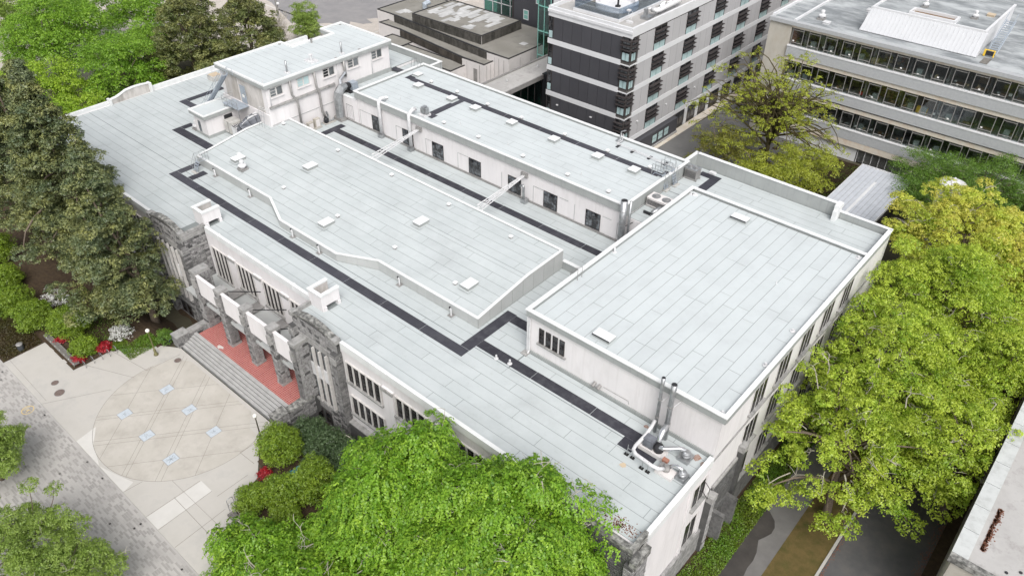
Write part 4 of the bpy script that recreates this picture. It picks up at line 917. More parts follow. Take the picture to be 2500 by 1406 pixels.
for x, top in ((-12.25, 1), (-6.4, 1), (13.45, 0)):
    if top:
        pipe([(x, 4.15, D+.5), (x, 4.12, 14.9), (x, 4.15, 15.6), (x, 4.5, 16.0), (x, 4.95, 15.95), (x, 5.3, 15.6)] if x < -10 else [(x, 4.15, D+.5), (x, 4.12, 14.9), (x, 4.15, 15.6), (x, 4.6, 16.0), (x, 5.4, 16.05)], 0.24, 'white_metal', 'wall_duct', 12)
    else: pipe([(x, 3.85, D+.4), (x, 3.85, 12.7), (x-.15, 3.85, 12.95), (x-.5, 3.85, 12.7)], 0.15, 'galvanised', 'wall_duct', 10)
    b = MB(); b.box(x-.35, x+.35, 3.7, 4.4, D+.02, D+.55); part('duct_foot', b, 'galvanised', B0)
# small pipes sticking out of the low hall front wall
for x in (-19.9, -12.35, -1.35, 3.4, 14.2, 21.7):
    y = -16.9 if (x < -8 or x > 11) else -18.8
    b = MB(); b.tube([(x, y, D+.02), (x, y, D+.75), (x-.08, y-.05, D+.95)], 0.085, 8); v = part('vent_stub', b, 'white_metal', B0)
    b = MB(); b.box(x-.3, x+.3, y-.3, y+.25, D+.02, D+.05); part('flashing', b, 'galv_dull', v)
    b = MB(); b.cyl(x-.1, y-.05, D+.9, D+1.08, 0.09, 8); part('cap', b, 'dark_metal', v)
# roof lights and small roof vents
def skylight(x, y, z, w, l, h=0.32):
    b = MB(); b.box(x-w/2, x+w/2, y-l/2, y+l/2, z, z+h); s = part('skylight', b, 'fascia', B0)
    b = MB(); b.box(x-w/2-.05, x+w/2+.05, y-l/2-.05, y+l/2+.05, z+h, z+h+.07); part('skylight_frame', b, 'fascia' , s)
    b = MB(); b.box(x-w/2-.04, x+w/2+.04, y-l/2-.04, y+l/2+.04, z+h+.07, z+h+.13); part('skylight_lid', b, 'lid_white', s)
    b = MB(); b.box(x-w/2-.2, x+w/2+.2, y-l/2-.2, y+l/2+.2, z, z+.035); part('flashing', b, 'membrane', s)
for x, y in ((-12.3, 11.5), (-5.8, 11.5), (-1.4, 11.45), (5.0, 11.4), (11.9, 11.35), (18.5, 11.4), (23.6, 11.5)): skylight(x, y, 15.34, 1.05, 1.05)
skylight(-15.3, 14.3, 15.34, .95, 1.0, .18)
for x, y in ((-18.7, -14.0), (-9.4, -9.8), (1.1, -15.8), (9.9, -9.5), (21.2, -13.7)): skylight(x, y, zr(y)-.02, 1.05, 1.5, 0.34)
for x, y in ((37.9, -14.35), (37.7, 10.4)):
    skylight(x, y, 15.31, 1.7, .95, .25)
    b = MB(); b.box(x-.9, x+.9, y-.55, y-.52, 15.6, 15.72); part('skylight_edge', b, 'dark_metal', B0)
VENTS = []
def vent(x, y, z, s=0.42, cap=True):
    b = MB(); b.box(x-s*.38, x+s*.38, y-s*.38, y+s*.38, z, z+.22); v = part('roof_vent', b, 'galv_dull', B0)
    b = MB(); i = 0; b.prism([(x-s/2, y-s/2), (x+s/2, y-s/2), (x+s/2, y+s/2), (x-s/2, y+s/2)], z+.18, lambda X, Y: z+.30)
    b.v += [(x, y, z+.46)]; k = len(b.v)-1; b.f = [f for f in b.f if f != (4, 5, 6, 7)]+[(4, 5, k), (5, 6, k), (6, 7, k), (7, 4, k)]; part('vent_cap', b, 'lid_white', v)
for x, y in ((-12.7, 5.9), (-12.0, 13.7), (-6.9, 13.65), (-1.1, 13.5), (4.9, 13.4), (-7.4, 5.9), (-1.6, 5.8), (4.4, 5.8), (11.7, 5.7), (12.0, 13.4), (18.5, 13.4), (24.5, 13.4), (18.4, 5.7), (24.1, 5.75)): vent(x, y, 15.34)
for x, y in ((-19.6, -13.3), (-21.4, -5.0), (-10.0, -5.0), (-8.7, -14.4), (19.3, -5.2), (1.1, -14.15), (10.6, -14.1), (19.8, -14.3), (-0.2, -4.7), (9.7, -4.95)): vent(x, y, zr(y)-.02)
def stub(x, y, z, h=0.35, r=0.05, m='white_metal'):
    b = MB(); b.cyl(x, y, z, z+h, r, 8); b.cyl(x, y, z, z+.05, r*2.4, 8); part('pipe_stub', b, m, B0)
for x, y in ((-11.2, 7.1), (0.1, 7.0), (8.2, 7.0), (13.3, 7.0), (19.4, 7.0)): stub(x, y, 15.34, .3, .035)
for x, y, z, h, r in ((29.2, -18.6, D, .45, .09), (30.6, -18.3, D, .5, .1), (31.2, -3.2, 15.3, .55, .1), (45.6, 2.7, 15.3, .35, .04), (50.0, -8.35, 15.35, .3, .1), (49.8, -2.8, 15.35, .25, .1), (50.0, -15.6, 15.4, .3, .1), (31.1, 11.6, 15.3, .3, .1), (31.5, 11.8, 15.3, .2, .15), (49.8, 11.9, 15.3, .25, .12), (-16.6, -15.1, 12, .4, .04), (-15, -6.5, 12.68, .4, .04), (21.5, -14.6, 11.8, .3, .03)): stub(x, y, z, h, r)
# pipes and vents on the penthouse roof
for x, y in ((-22.9, -2.1), (-22.85, 7.1)):
    b = MB(); b.cyl(x, y, 18.62, 20.35, .13, 10); c = part('chimney_pipe', b, 'galvanised', B0, smooth=True)
    b = MB(); b.box(x-.32, x+.32, y-.3, y+.3, 18.62, 18.85); part('flashing', b, 'white_metal', c)
b = MB(); b.box(-24.6, -23.0, 1.95, 3.2, 18.62, 18.85); b.box(-24.3, -23.3, 2.2, 2.9, 18.85, 19.0); b.cyl(-23.4, 2.3, 18.8, 19.7, .16, 10); b.cyl(-23.4, 2.3, 19.75, 19.85, .3, 10); part('roof_hatch', b, 'white_metal', B0)
b = MB(); b.cyl(-29.4, 6.9, 18.62, 19.1, .12, 8); b.cyl(-29.4, 6.9, 19.1, 19.25, .2, 8); part('pipe_stub', b, 'galv_dull', B0)
stub(-22.4, -6.3, 18.62, .5, .05)
for x, y in ((-32.4, 3.5), (-32.3, 14.5), (-22.4, 9.9), (-22.3, 5.6)): stub(x, y, 18.63, .08, .09, 'galv_dull')
# rust and debris stains, real marks on the membrane
for (x, y, r, m) in ((45.1, -21.2, .35, 'wood_pale'), (49.2, -16.6, .45, 'rust_leaf'), (49.95, -16.9, .4, 'rust_leaf'), (44.3, -16.5, .3, 'rust_leaf')):
    b = MB(); pts = [(x+r*(0.5+.5*random.random())*math.cos(a), y+r*(.5+.5*random.random())*math.sin(a)) for a in np.linspace(0, 2*PI, 11)[:-1]]
    b.prism(pts, D+.012, D+.018); part('rust_patch', b, m, B0)
b = MB()
for k in range(260):
    x = 48.1+random.gauss(0, .75); y = -26.0+random.gauss(0, .32)
    if y < -26.6: continue
    s_ = random.uniform(.03, .10); b.box(x, x+s_, y, y+s_, D+.012, D+.022)
part('leaf_debris', b, 'litter', B0, kind='stuff')
# ------------------------------------------------------------------ plant and loose equipment on the roofs
def fan_disc(parent, x, y, z, r, blades=5):
    b = MB(); b.lathe(x, y, [(r, z), (r, z+.07), (r*.9, z+.07), (r*.9, z+.02)], 20); g = part('fan_ring', b, 'galvanised', parent, smooth=False)
    b = MB(); b.cyl(x, y, z-.02, z+.015, r*.88, 18); part('fan_well', b, 'dark_metal', g)
    b = MB()
    for k in range(blades):
        a = 2*PI*k/blades; c, s = math.cos(a), math.sin(a); p = lambda u, v, w: (x+c*u-s*v, y+s*u+c*v, z+w)
        b.quad(p(.08*r, -.05*r, .03), p(.8*r, -.22*r, .02), p(.8*r, .2*r, .06), p(.08*r, .06*r, .04))
    b.cyl(x, y, z+.015, z+.06, r*.18, 8); part('fan_blade', b, 'galv_dull', g)
def condenser(x0, x1, y0, y1, z, h, label, m='galv_dull', top='galvanised', axis='x'):
    t = thing('air_conditioner', label, 'air conditioner', ((x0+x1)/2, (y0+y1)/2, z))
    b = MB(); b.box(x0, x1, y0, y1, z+.15, z+h); part('casing', b, m, t)
    b = MB(); b.box(x0-.03, x1+.03, y0-.03, y1+.03, z+h, z+h+.05); part('lid', b, top, t)
    b = MB(); b.box(x0-.1, x1+.1, y0, y0+.15, z, z+.15); b.box(x0-.1, x1+.1, y1-.15, y1, z, z+.15); part('skid', b, 'cast_stone', t)
    r = min(x1-x0, (y1-y0))*.36
    if axis == 'x': cs = [(x0+(x1-x0)*.27, (y0+y1)/2), (x0+(x1-x0)*.73, (y0+y1)/2)]
    else: cs = [((x0+x1)/2, y0+(y1-y0)*.27), ((x0+x1)/2, y0+(y1-y0)*.73)]
    r = min(r, abs(cs[1][0]-cs[0][0])/2+abs(cs[1][1]-cs[0][1])/2)*.95
    for c in cs: fan_disc(t, c[0], c[1], z+h+.06, r)
    b = MB()
    n = 9
    for k in range(n):
        zz_ = z+.3+(h-.45)*k/n; b.box(x0+.05, x1-.05, y0-.02, y0, zz_, zz_+.03)
    part('grille', b, 'dark_metal', t)
    return t
condenser(27.5, 29.0, 16.4, 17.5, 13.97, 1.35, 'grey two-fan condenser standing beside the tangle of ladders at the hall end')
condenser(27.6, 30.4, 8.2, 9.6, 13.97, 1.1, 'low cream two-fan cooling unit between the high roof and inner hall', m='panel_white', top='panel_white')
# curved dark duct of the cream unit
t = thing('roof_duct', 'curved pale duct dropping from the cream cooling unit beside the steel stack', 'duct', (29.3, 7.6, 13.97))
b = MB(); b.tube([(29.6, 8.2, 14.5), (29.5, 7.5, 14.5), (29.3, 7.1, 14.35), (29.2, 6.9, 13.98)], [.3, .3, .3, .3], 10); part('duct', b, 'galvanised', t, smooth=True)
b = MB(); b.box(28.2, 29.6, 6.7, 6.85, 13.98, 14.3); part('bracket', b, 'dark_metal', t)
# tall stack at the end of the inner hall
t = thing('exhaust_stack', 'thick shiny steel stack rising at the corner of the inner hall', 'stack', (27.15, 4.0, D))
b = MB(); b.cyl(27.4, 3.9, D, 16.5, .38, 16); part('flue', b, 'galvanised', t, smooth=True)
b = MB(); b.cyl(27.4, 3.9, 16.5, 16.52, .34, 14); part('opening', b, 'dark_metal', t)
for z in (12, 13.6, 15.2):
    b = MB(); b.cyl(27.4, 3.9, z, z+.06, .40, 16); part('band', b, 'galv_dull', t)
b = MB(); b.tube([(27.6, 4.1, 13.2), (28.6, 5.6, 13.9)], .04, 6); part('bracket', b, 'dark_metal', t)
t = thing('vent_pipe', 'thin steel pipe standing close behind the thick stack', 'pipe', (27.9, 4.5, D))
b = MB(); b.cyl(27.95, 4.35, D, 16.4, .13, 10); part('pipe', b, 'galvanised', t, smooth=True)
# big galvanised elbow duct and blower at the court corner
t = thing('roof_duct', 'big galvanised elbow duct climbing the court corner to a grey blower', 'duct', (-20.6, 3.6, D))
b = MB(); b.tube([(-20.7, 3.85, D+.5), (-20.7, 3.85, 13.6), (-20.75, 4.1, 14.4), (-20.8, 4.7, 14.95), (-20.8, 5.5, 15.05)], [.62, .62, .66, .62, .5], 8); part('elbow', b, 'galvanised', t)
b = MB(); b.box(-21.5, -19.9, 3.3, 4.3, D+.02, D+.5); part('base', b, 'galv_dull', t)
b = MB(); b.box(-21.25, -20.15, 6.2, 7.2, 14.25, 15.3); part('blower_housing', b, 'blue_steel', t)
b = MB(); b.tube([(-20.8, 5.4, 15.0), (-20.8, 6.2, 14.9)], [.5, .42], 10); b.box(-21.3, -20.1, 5.6, 7.4, 14.02, 14.2); part('flexible_joint', b, 'dark_metal', t)
b = MB(); b.tube([(-21.2, 5.0, 15.3), (-21.5, 5.2, 15.9), (-21.6, 6.3, 16.6)], .2, 8); part('branch_duct', b, 'foil', t)
# kitchen type fan by the inner hall parapet
t = thing('exhaust_fan', 'steel fan housing on a white curb at the inner hall eave', 'fan', (-5.2, 5.8, 15.34))
b = MB(); b.box(-5.75, -4.55, 5.2, 6.4, 15.34, 15.62); part('curb', b, 'white_metal', t)
b = MB(); b.box(-5.45, -4.95, 5.5, 6.2, 15.66, 16.6); b.box(-4.93, -4.6, 5.6, 6.1, 15.66, 16.5); part('housing', b, 'galvanised', t)
b = MB(); b.box(-5.7, -5.47, 5.6, 6.1, 15.7, 16.3); part('motor', b, 'galv_dull', t)
# mushroom exhausts
def mushroom(x, y, z, label, m='white_metal', s=1.0):
    t = thing('exhaust_fan', label, 'roof fan', (x, y, z))
    b = MB(); b.box(x-.5*s, x+.5*s, y-.5*s, y+.5*s, z, z+.3*s); part('curb', b, 'galv_dull', t)
    b = MB(); b.lathe(x, y, [(.3*s, z+.3*s), (.3*s, z+.5*s), (.52*s, z+.55*s), (.5*s, z+.72*s), (.25*s, z+.85*s), (.22*s, z+1.0*s), (.3*s, z+1.05*s), (.27*s, z+1.3*s), (.12*s, z+1.38*s)], 16); part('cowl', b, m, t, smooth=False)
mushroom(-16.4, -14.9, zr(-14.9), 'white mushroom fan on stepped curb near the low hall corner skylight')
mushroom(-33.3, -11.3, D, 'pale mushroom fan beside the small louvred window of the roof hut')
# dirty air handler and black wrapped duct
t = thing('air_handler', 'stained cream air handling box between the roof hut and low hall', 'air handler', (-27.9, -8.4, D))
b = MB(); b.box(-29.2, -27.1, -9.3, -7.7, D+.3, 12.5); part('casing', b, 'white_dirty', t)
b = MB(); b.box(-27.1, -26.2, -9.5, -8.0, D+.5, 12.3); part('plenum', b, 'white_metal', t)
b = MB()
for k in range(5): b.box(-27.0, -26.25, -9.45+k*.28, -9.33+k*.28, 12.3, 12.36)
part('grille', b, 'dark_metal', t)
b = MB(); b.box(-29.22, -29.2, -9.2, -7.8, D+.4, 12.4); b.box(-28.3, -28.26, -9.32, -9.3, D+.3, 12.5); part('door_seam', b, 'dark_metal', t)
t = thing('roof_duct', 'black and silver wrapped duct arching from the air handler behind the low hall', 'duct', (-23.7, -7.5, 13.0))
def sq(bm, pts, w, h):
    pts = [Vector(p) for p in pts]; base = len(bm.v)
    for k, p in enumerate(pts):
        d_ = (pts[min(k+1, len(pts)-1)]-pts[max(k-1, 0)]).normalized(); s_ = Vector((-d_.y, d_.x, 0)).normalized(); u_ = s_.cross(d_)*-1
        if u_.z < 0: u_ = -u_
        for a, c in ((-1, -1), (1, -1), (1, .4), (.6, 1), (-.6, 1), (-1, .4)): bm.v.append(tuple(p+s_*w/2*a+u_*h/2*c))
    for k in range(len(pts)-1):
        for q in range(6):
            a = base+k*6+q; c = base+k*6+(q+1) % 6; bm.f.append((a, c, c+6, a+6))
    bm.f.append(tuple(base+q for q in range(5, -1, -1))); e = base+6*(len(pts)-1); bm.f.append(tuple(e+q for q in range(6)))
path = [(-26.3, -8.7, 11.7), (-25.5, -8.7, 12.5), (-25.0, -8.0, 13.2), (-24.95, -7.2, 13.35), (-24.95, -6.55, 13.35)]
b = MB(); sq(b, path, 1.2, 1.0); wd_ = part('duct', b, 'foil', t)
wd_.data.materials[0] = mat('wrap', (0.10, 0.105, 0.12), (0.19, 0.20, 0.225), 1.5, 0.4)
for k in range(1, 4):
    p, q_ = Vector(path[k]), Vector(path[k])+(Vector(path[k+1])-Vector(path[k-1])).normalized()*.07
    b = MB(); sq(b, [p, q_], 1.26, 1.06); part('strap', b, 'dark_metal', wd_)
for s_ in (-.32, .32):
    b = MB(); sq(b, [Vector(p)+Vector((s_*.8, -s_*.6, .5)) for p in path[1:6]], .35, .04); part('cover_strip', b, 'white_metal', wd_)
# two cream mini units and black motor below the penthouse
for k, (x, y, h, lb) in enumerate(((-21.1, -1.1, 1.25, 'left and shorter of two cream heat pumps below the penthouse wall'), (-21.1, .05, 1.45, 'right and taller of two cream heat pumps below the penthouse wall'))):
    t = thing('heat_pump', lb, 'heat pump', (x, y, D), 'heat pumps in the roof court')
    b = MB(); b.box(x-.25, x+.25, y-.42, y+.42, D+.22, D+h); part('casing', b, 'beton', t)
    b = MB(); b.box(x+.25, x+.28, y-.3, y+.32, D+.3, D+h-.15); part('grille', b, 'panel_white', t)
    b = MB(); b.box(x-.35, x+.4, y-.55, y+.55, D+.02, D+.22); part('plinth_block', b, 'concrete', t)
t = thing('pump', 'black pump with stub pipes in the court corner', 'pump', (-21.2, 1.9, D))
b = MB(); b.lathe(-21.2, 1.7, [(.2, D+.15), (.33, D+.25), (.35, D+.75), (.2, D+.95)], 12); part('motor', b, 'plastic_black', t)
b = MB(); b.tube([(-21.3, 2.0, D+.3), (-21.4, 2.3, D+1.0), (-21.5, 2.1, D+1.6)], .14, 8); b.tube([(-21.2, 2.1, D+.3), (-21.0, 2.9, D+.35)], .12, 8); part('pipe', b, 'galvanised', t)
b = MB(); b.box(-21.7, -20.8, 1.3, 3.1, D+.02, D+.16); part('base', b, 'concrete', t)
# wooden crate
t = thing('crate', 'weathered wooden crate with plywood lid behind the blue stair', 'crate', (-46.6, -.2, D))
b = MB(); b.box(-47.3, -45.7, -.9, .7, D+.03, D+.85); part('box', b, 'white_dirty', t)
b = MB(); b.box(-47.2, -45.8, -.8, .6, D+.85, D+.9); part('lid', b, 'wood_pale', t)
# ladders, stairs, railings ------------------------------------------------
def rail(bm, pts, r=.028): bm.tube(pts, r, 6)
t = thing('roof_stair', 'steep blue steel stair leaning up to the penthouse roof edge', 'stair', (-33.5, -7.8, D))
A_, B_ = Vector((-37.3, -7.9, D)), Vector((-28.6, -7.9, 18.7))
d_ = B_-A_; n = 34
b = MB()
for s_ in (-.38, .38):
    P = [A_+Vector((0, s_, 0)), B_+Vector((0, s_, 0))]
    i = len(b.v)
    for p in P:
        for dz in (-.14, .14):
            for dy in (-.03, .03): b.v.append((p.x, p.y+dy, p.z+dz))
    b.f += [(i, i+1, i+5, i+4), (i+2, i+6, i+7, i+3), (i, i+4, i+6, i+2), (i+1, i+3, i+7, i+5), (i, i+2, i+3, i+1), (i+4, i+5, i+7, i+6)]
part('stringer', b, 'blue_steel', t)
for k in range(1, n): piece('tread', 'blue_steel', t, tuple(A_+d_*k/n), (.24, .72, .035))
b = MB()
for s_ in (-.42, .42):
    rail(b, [A_+Vector((0, s_, .9)), B_+Vector((0, s_, .9)), B_+Vector((1.2, s_, .95)), B_+Vector((1.2, s_, .1))]); rail(b, [A_+Vector((0, s_, .5)), B_+Vector((0, s_, .5)), B_+Vector((1.2, s_, .5))], .02)
    for k in range(0, 9): p = A_+d_*k/8+Vector((0, s_, 0)); rail(b, [p, p+Vector((0, 0, .9))], .02)
part('handrail', b, 'blue_steel', t)
t = thing('access_platform', 'grey metal landing with railing below the penthouse door', 'platform', (-28.2, -7.4, 12.5))
b = MB(); b.box(-30.2, -26.6, -8.3, -6.55, 14.3, 14.38); part('deck', b, 'blue_steel', t)
b = MB()
for x in (-30.2, -29, -27.8, -26.6): rail(b, [(x, -8.3, 14.35), (x, -8.3, 15.4)])
for z in (14.9, 15.4): rail(b, [(-30.2, -6.6, z), (-30.2, -8.3, z), (-26.6, -8.3, z)])
for x in (-30.1, -26.7): rail(b, [(x, -8.2, D), (x, -8.2, 14.3)], .05)
rail(b, [(-26.8, -6.6, 16.2), (-26.0, -7.4, 16.5), (-25.0, -7.4, 16.4)], .03)
part('railing', b, 'galvanised', t)
t = thing('roof_ladder', 'grey ladder hoops over the ledge beside the penthouse corner', 'ladder', (-22.9, -5.9, 14.3))
b = MB()
for s_ in (0, .6, 1.2): rail(b, [(-23.6+s_, -7.3, 12.6), (-23.6+s_, -7.0, 15.2), (-23.4+s_, -6.6, 15.3)])
for z in (14.2, 14.8, 15.3): rail(b, [(-23.6, -7.05, z), (-22.4, -7.05, z)], .02)
part('hoop', b, 'galvanised', t)
def crossover(x, y, z, top, label, s=1, ax='x'):
    # step-over ladder with handrails, walking direction along x or y
    t = thing('roof_ladder', label, 'ladder', (x, y, z))
    def P(u, v, w): return (x+u*s, y+v, w) if ax == 'x' else (x+v, y+u*s, w)
    b = MB(); c = MB()
    for v in (-.35, .35):
        rail(b, [P(-1.1, v, z), P(-.5, v, top+.12), P(.5, v, top+.12), P(.9, v, top-.5)], .035)
        rail(c, [P(-1.3, v, z+.9), P(-.55, v, top+1.1), P(.9, v, top+1.1), P(.9, v, top-.1)]); rail(c, [P(-1.2, v, z+.5), P(-.5, v, top+.6), P(.9, v, top+.6)], .02)
        for u, w0 in ((-1.1, z), (-.5, top+.1), (.2, top+.1), (.9, top-.4)): rail(c, [P(u, v, w0), P(u-.05, v, w0+1.0 if u > -1 else w0+.95)], .022)
    part('frame', b, 'blue_steel', t); part('handrail', c, 'galvanised', t)
    n = max(3, int((top-z)/.27))
    for k in range(1, n+1):
        f = k/n; q_ = P(-1.1+.6*f, 0, z+(top-z)*f); sz = (.22, .68, .03) if ax == 'x' else (.68, .22, .03)
        piece('tread', 'blue_steel', t, q_, sz)
    b = MB(); q0, q1 = P(-1.4, -.5, z), P(-.9, .5, z); b.box(q0[0], q1[0], q0[1], q1[1], z+.02, z+.12); part('foot_pad', b, 'white_dirty', t)
crossover(-22.6, -17.0, D, zr(-16.6)+.1, 'blue step ladder with handrails climbing onto the low hall left corner', ax='y')
crossover(26.6, 14.2, 13.97, 15.7, 'tangle of white crossover ladders at the inner hall right end', s=-1)
crossover(26.4, 12.6, 13.97, 15.7, 'second crossover ladder leaning against the inner hall end next to the dark pads', s=-1)
t = thing('pipe_run', 'pair of thin pipes on blocks along the inner hall rear edge', 'pipes', (21, 16.3, 15.34))
b = MB()
for s_ in (0, .25): b.tube([(18.0+s_, 17.0, 16.3), (18.0+s_, 16.9, 15.5), (18.1+s_, 15.9-s_, 15.5), (26.9, 15.3-s_, 15.5), (27.4, 15.2-s_, 15.9)], .045, 6)
part('pipe', b, 'white_metal', t)
for x in (18.5, 20.6, 23.0, 25.2): b = MB(); b.box(x, x+.3, 15.1, 15.9, 15.34, 15.45); part('sleeper', b, 'dark_metal', t)
b = MB(); b.box(17.6, 18.4, 16.4, 17.2, 15.34, 15.5); b.tube([(17.8, 17.0, 15.5), (17.8, 17.2, 16.4), (18.3, 17.5, 16.6)], .06, 6); part('stand', b, 'galvanised', t)
t = thing('roof_ladder', 'two grey ladder hooks rising from the strip beside the high hall', 'ladder', (26.8, -8.9, D))
b = MB()
for y in (-9.3, -8.6): rail(b, [(30.4, y, D+.1), (30.4, y, 15.9), (31.2, y, 16.5), (31.2, y, 15.3)], .035)
for k in range(14): rail(b, [(30.4, -9.3, D+.4+k*.36), (30.4, -8.6, D+.4+k*.36)], .02)
part('ladder_rail', b, 'galv_dull', t)
t = thing('roof_ladder', 'small ladder with curved rails at the rear left corner of inner hall', 'ladder', (-18.4, 16.2, 14.0))
b = MB()
for y in (15.9, 16.6):
    for s_ in (0, .5): rail(b, [(-18.2-s_, y, 14.0), (-17.7-s_, y, 16.6), (-17.2-s_, y, 16.7), (-17.1-s_, y, 15.6)])
part('ladder_rail', b, 'galvanised', t)
t = thing('concrete_block', 'small white block lying by the rear parapet of the roof', 'block', (29.6, 18.9, 13.97))
b = MB(); b.box(29.2, 30.0, 19.2, 19.7, 13.97, 14.2); part('block', b, 'white_metal', t)
# lattice truss bridges carrying cables over the court
def truss(x, label):
    t = thing('truss_bridge', label, 'truss', (x, 1, 12.8), 'lattice trusses across the roof court')
    y0, y1, z0, z1 = -3.4, 4.5, 12.85, 13.9; n = 9
    for (dx, dz) in ((-.33, 0), (.33, 0), (-.33, .55), (.33, .55)):
        w0 = .55 if dz else 0
        b = MB(); b.tube([(x+dx*(1), y0, z0+dz*.8), (x+dx*.35, y1, z1+dz*.1)], .05, 6); part('chord', b, 'white_metal', t)
    b = MB()
    def Q(k, dx, dz): f = k/n; return (x+dx*(1-.65*f), y0+(y1-y0)*f, z0+(z1-z0)*f+dz*(.8-.7*f))
    for k in range(n):
        for dx in (-.33, .33): b.tube([Q(k, dx, 0), Q(k+.5, dx, .55), Q(k+1, dx, 0)], .028, 5)
        b.tube([Q(k, -.33, .55), Q(k+1, .33, .55)], .024, 5); b.tube([Q(k, -.33, 0), Q(k+1, .33, 0)], .024, 5)
    part('lattice', b, 'white_metal', t)
    b = MB(); b.box(x-.45, x+.55, 4.3, 4.52, 13.7, 14.25); part('bracket', b, 'galv_dull', t)
truss(-5.0, 'white lattice truss spanning the roof court near the galvanised wall duct')
truss(13.0, 'white lattice truss spanning the roof court above the grey gooseneck vent')
# exhaust plant at the front right corner
for (x, y, r, lb) in ((45.1, -16.5, .15, 'thinner left exhaust stack of the tall steel pair at the high hall wall'), (46.15, -16.6, .22, 'thicker right exhaust stack of the tall steel pair at the high hall wall')):
    t = thing('exhaust_stack', lb, 'stack', (x, y, D), 'pair of tall exhaust stacks')
    b = MB(); b.tube([(x, y, D), (x, y, 15.6), (x, y, 16.75)], [r, r, r*1.15], 14); part('flue', b, 'galvanised', t, smooth=True)
    b = MB(); b.cyl(x, y, 16.74, 16.77, r, 12); part('opening', b, 'dark_metal', t)
    for z in (12.3, 14.3): b = MB(); b.cyl(x, y, z, z+.08, r+.035, 12); part('band', b, 'galv_dull', t)
    b = MB(); b.tube([(x+.15, y, 14.2), (x+.45, -15.85, 14.6)], .03, 5); b.tube([(x-.05, y, 12.4), (x-.35, -15.85, 12.4)], .03, 5); part('bracket', b, 'white_metal', t)
t = thing('blower', 'dark blue blower fan on a long curb beside the tall stacks', 'blower', (46.0, -18.4, D))
b = MB(); b.box(45.0, 47.3, -18.9, -17.95, D+.02, D+.42); part('curb', b, 'panel_white', t)
b = MB(); b.box(45.3, 46.2, -18.75, -18.0, D+.45, D+1.3); part('housing', b, 'wrap', t)
b = MB(); b.lathe(46.6, -18.35, [(.42, D+.45), (.45, D+.8), (.3, D+1.1)], 14); part('scroll', b, 'dark_metal', t, smooth=True)
b = MB(); b.tube([(46.2, -16.7, D+1.9), (46.2, -17.3, D+1.5), (46.4, -18.2, D+1.1)], [.24, .26, .24], 12); part('riser', b, 'foil', t, smooth=True)
t = thing('roof_duct', 'jointed silver duct from the dark blower down to a round cowl', 'duct', (47.7, -17.9, D))
b = MB(); b.tube([(46.7, -18.5, D+1.0), (47.1, -18.4, D+1.05), (47.5, -18.0, D+1.0), (48.0, -17.6, D+1.1), (48.35, -17.4, D+1.0), (48.5, -17.35, D+.6)], [.2, .17, .2, .17, .2, .17], 10); part('duct', b, 'foil', t, smooth=True)
for (x, y, s_, lb) in ((48.55, -17.3, 1.0, 'round steel cowl on a square curb nearer the high hall wall'), (49.35, -19.2, .82, 'smaller round steel cowl on a square curb by the roof edge')):
    t = thing('exhaust_cowl', lb, 'roof cowl', (x, y, D), 'round cowls on square curbs')
    b = MB(); b.box(x-.5*s_, x+.5*s_, y-.55*s_, y+.55*s_, D+.02, D+.35); part('curb', b, 'galvanised', t)
    b = MB(); b.lathe(x, y, [(.3*s_, D+.35), (.3*s_, D+.45), (.42*s_, D+.5), (.42*s_, D+.58), (.34*s_, D+.62), (.4*s_, D+.68), (.38*s_, D+.76), (.18*s_, D+.84)], 18); part('cowl', b, 'galvanised', t)
t = thing('blower', 'small blower with orange motor on a cream pad near the roof edge', 'blower', (48.0, -19.6, D))
b = MB(); b.box(47.4, 48.9, -20.15, -19.15, D+.02, D+.3); part('pad', b, 'panel_white', t)
b = MB(); b.box(47.45, 47.95, -19.25, -18.9, D+.6, D+.85); part('motor', b, 'orange', t)
b = MB(); b.lathe(48.1, -19.55, [(.3, D+.3), (.34, D+.6), (.2, D+.85)], 12); b.box(47.6, 48.2, -19.8, -19.3, D+.3, D+.7); part('scroll', b, 'galv_dull', t)
b = MB(); b.tube([(48.3, -19.4, D+.7), (48.7, -19.2, D+1.0), (49.2, -19.2, D+1.0), (49.35, -19.2, D+.7)], [.15, .13, .15, .13], 10); part('duct', b, 'foil', t, smooth=True)
t = thing('roof_duct', 'white U-shaped pipe on stands wrapping round the blowers', 'duct', (45.6, -19.6, D))
b = MB(); b.tube([(45.1, -16.75, D+1.6), (45.15, -17.3, D+1.3), (45.2, -18.2, D+1.15), (45.2, -19.7, D+1.1), (45.3, -20.15, D+1.1), (45.7, -20.4, D+1.1), (47.3, -20.5, D+1.05), (47.8, -20.4, D+1.0), (48.05, -19.95, D+.8)], .15, 14); part('pipe', b, 'white_metal', t, smooth=True)
for (x, y) in ((45.0, -20.1), (46.7, -20.5)):
    b = MB(); b.tube([(x-.25, y, D+.05), (x-.2, y, D+1.25)], .03, 5); b.tube([(x+.3, y, D+.05), (x+.25, y, D+1.25)], .03, 5); b.tube([(x-.22, y, D+.85), (x+.27, y, D+.85)], .03, 5); st = part('stand', b, 'galvanised', t)
    for s_ in (-.28, .3): b = MB(); b.box(x+s_-.18, x+s_+.18, y-.12, y+.12, D+.02, D+.12); part('foot', b, 'rubber', st)
t = thing('wall_lights', 'pair of grey drum lights with a conduit on the high hall wall', 'wall light', (38.6, -15.9, D))
b = MB(); b.tube([(38.4, -15.8, 11.35), (38.4, -16.25, 11.2)], .17, 10); b.tube([(38.95, -15.8, 11.35), (38.95, -16.25, 11.2)], .17, 10); part('drum', b, 'galv_dull', t)
b = MB(); b.tube([(39.3, -15.85, 11.4), (41.9, -15.85, 11.45), (42.0, -15.85, 11.1)], .025, 5); part('conduit', b, 'galv_dull', t)

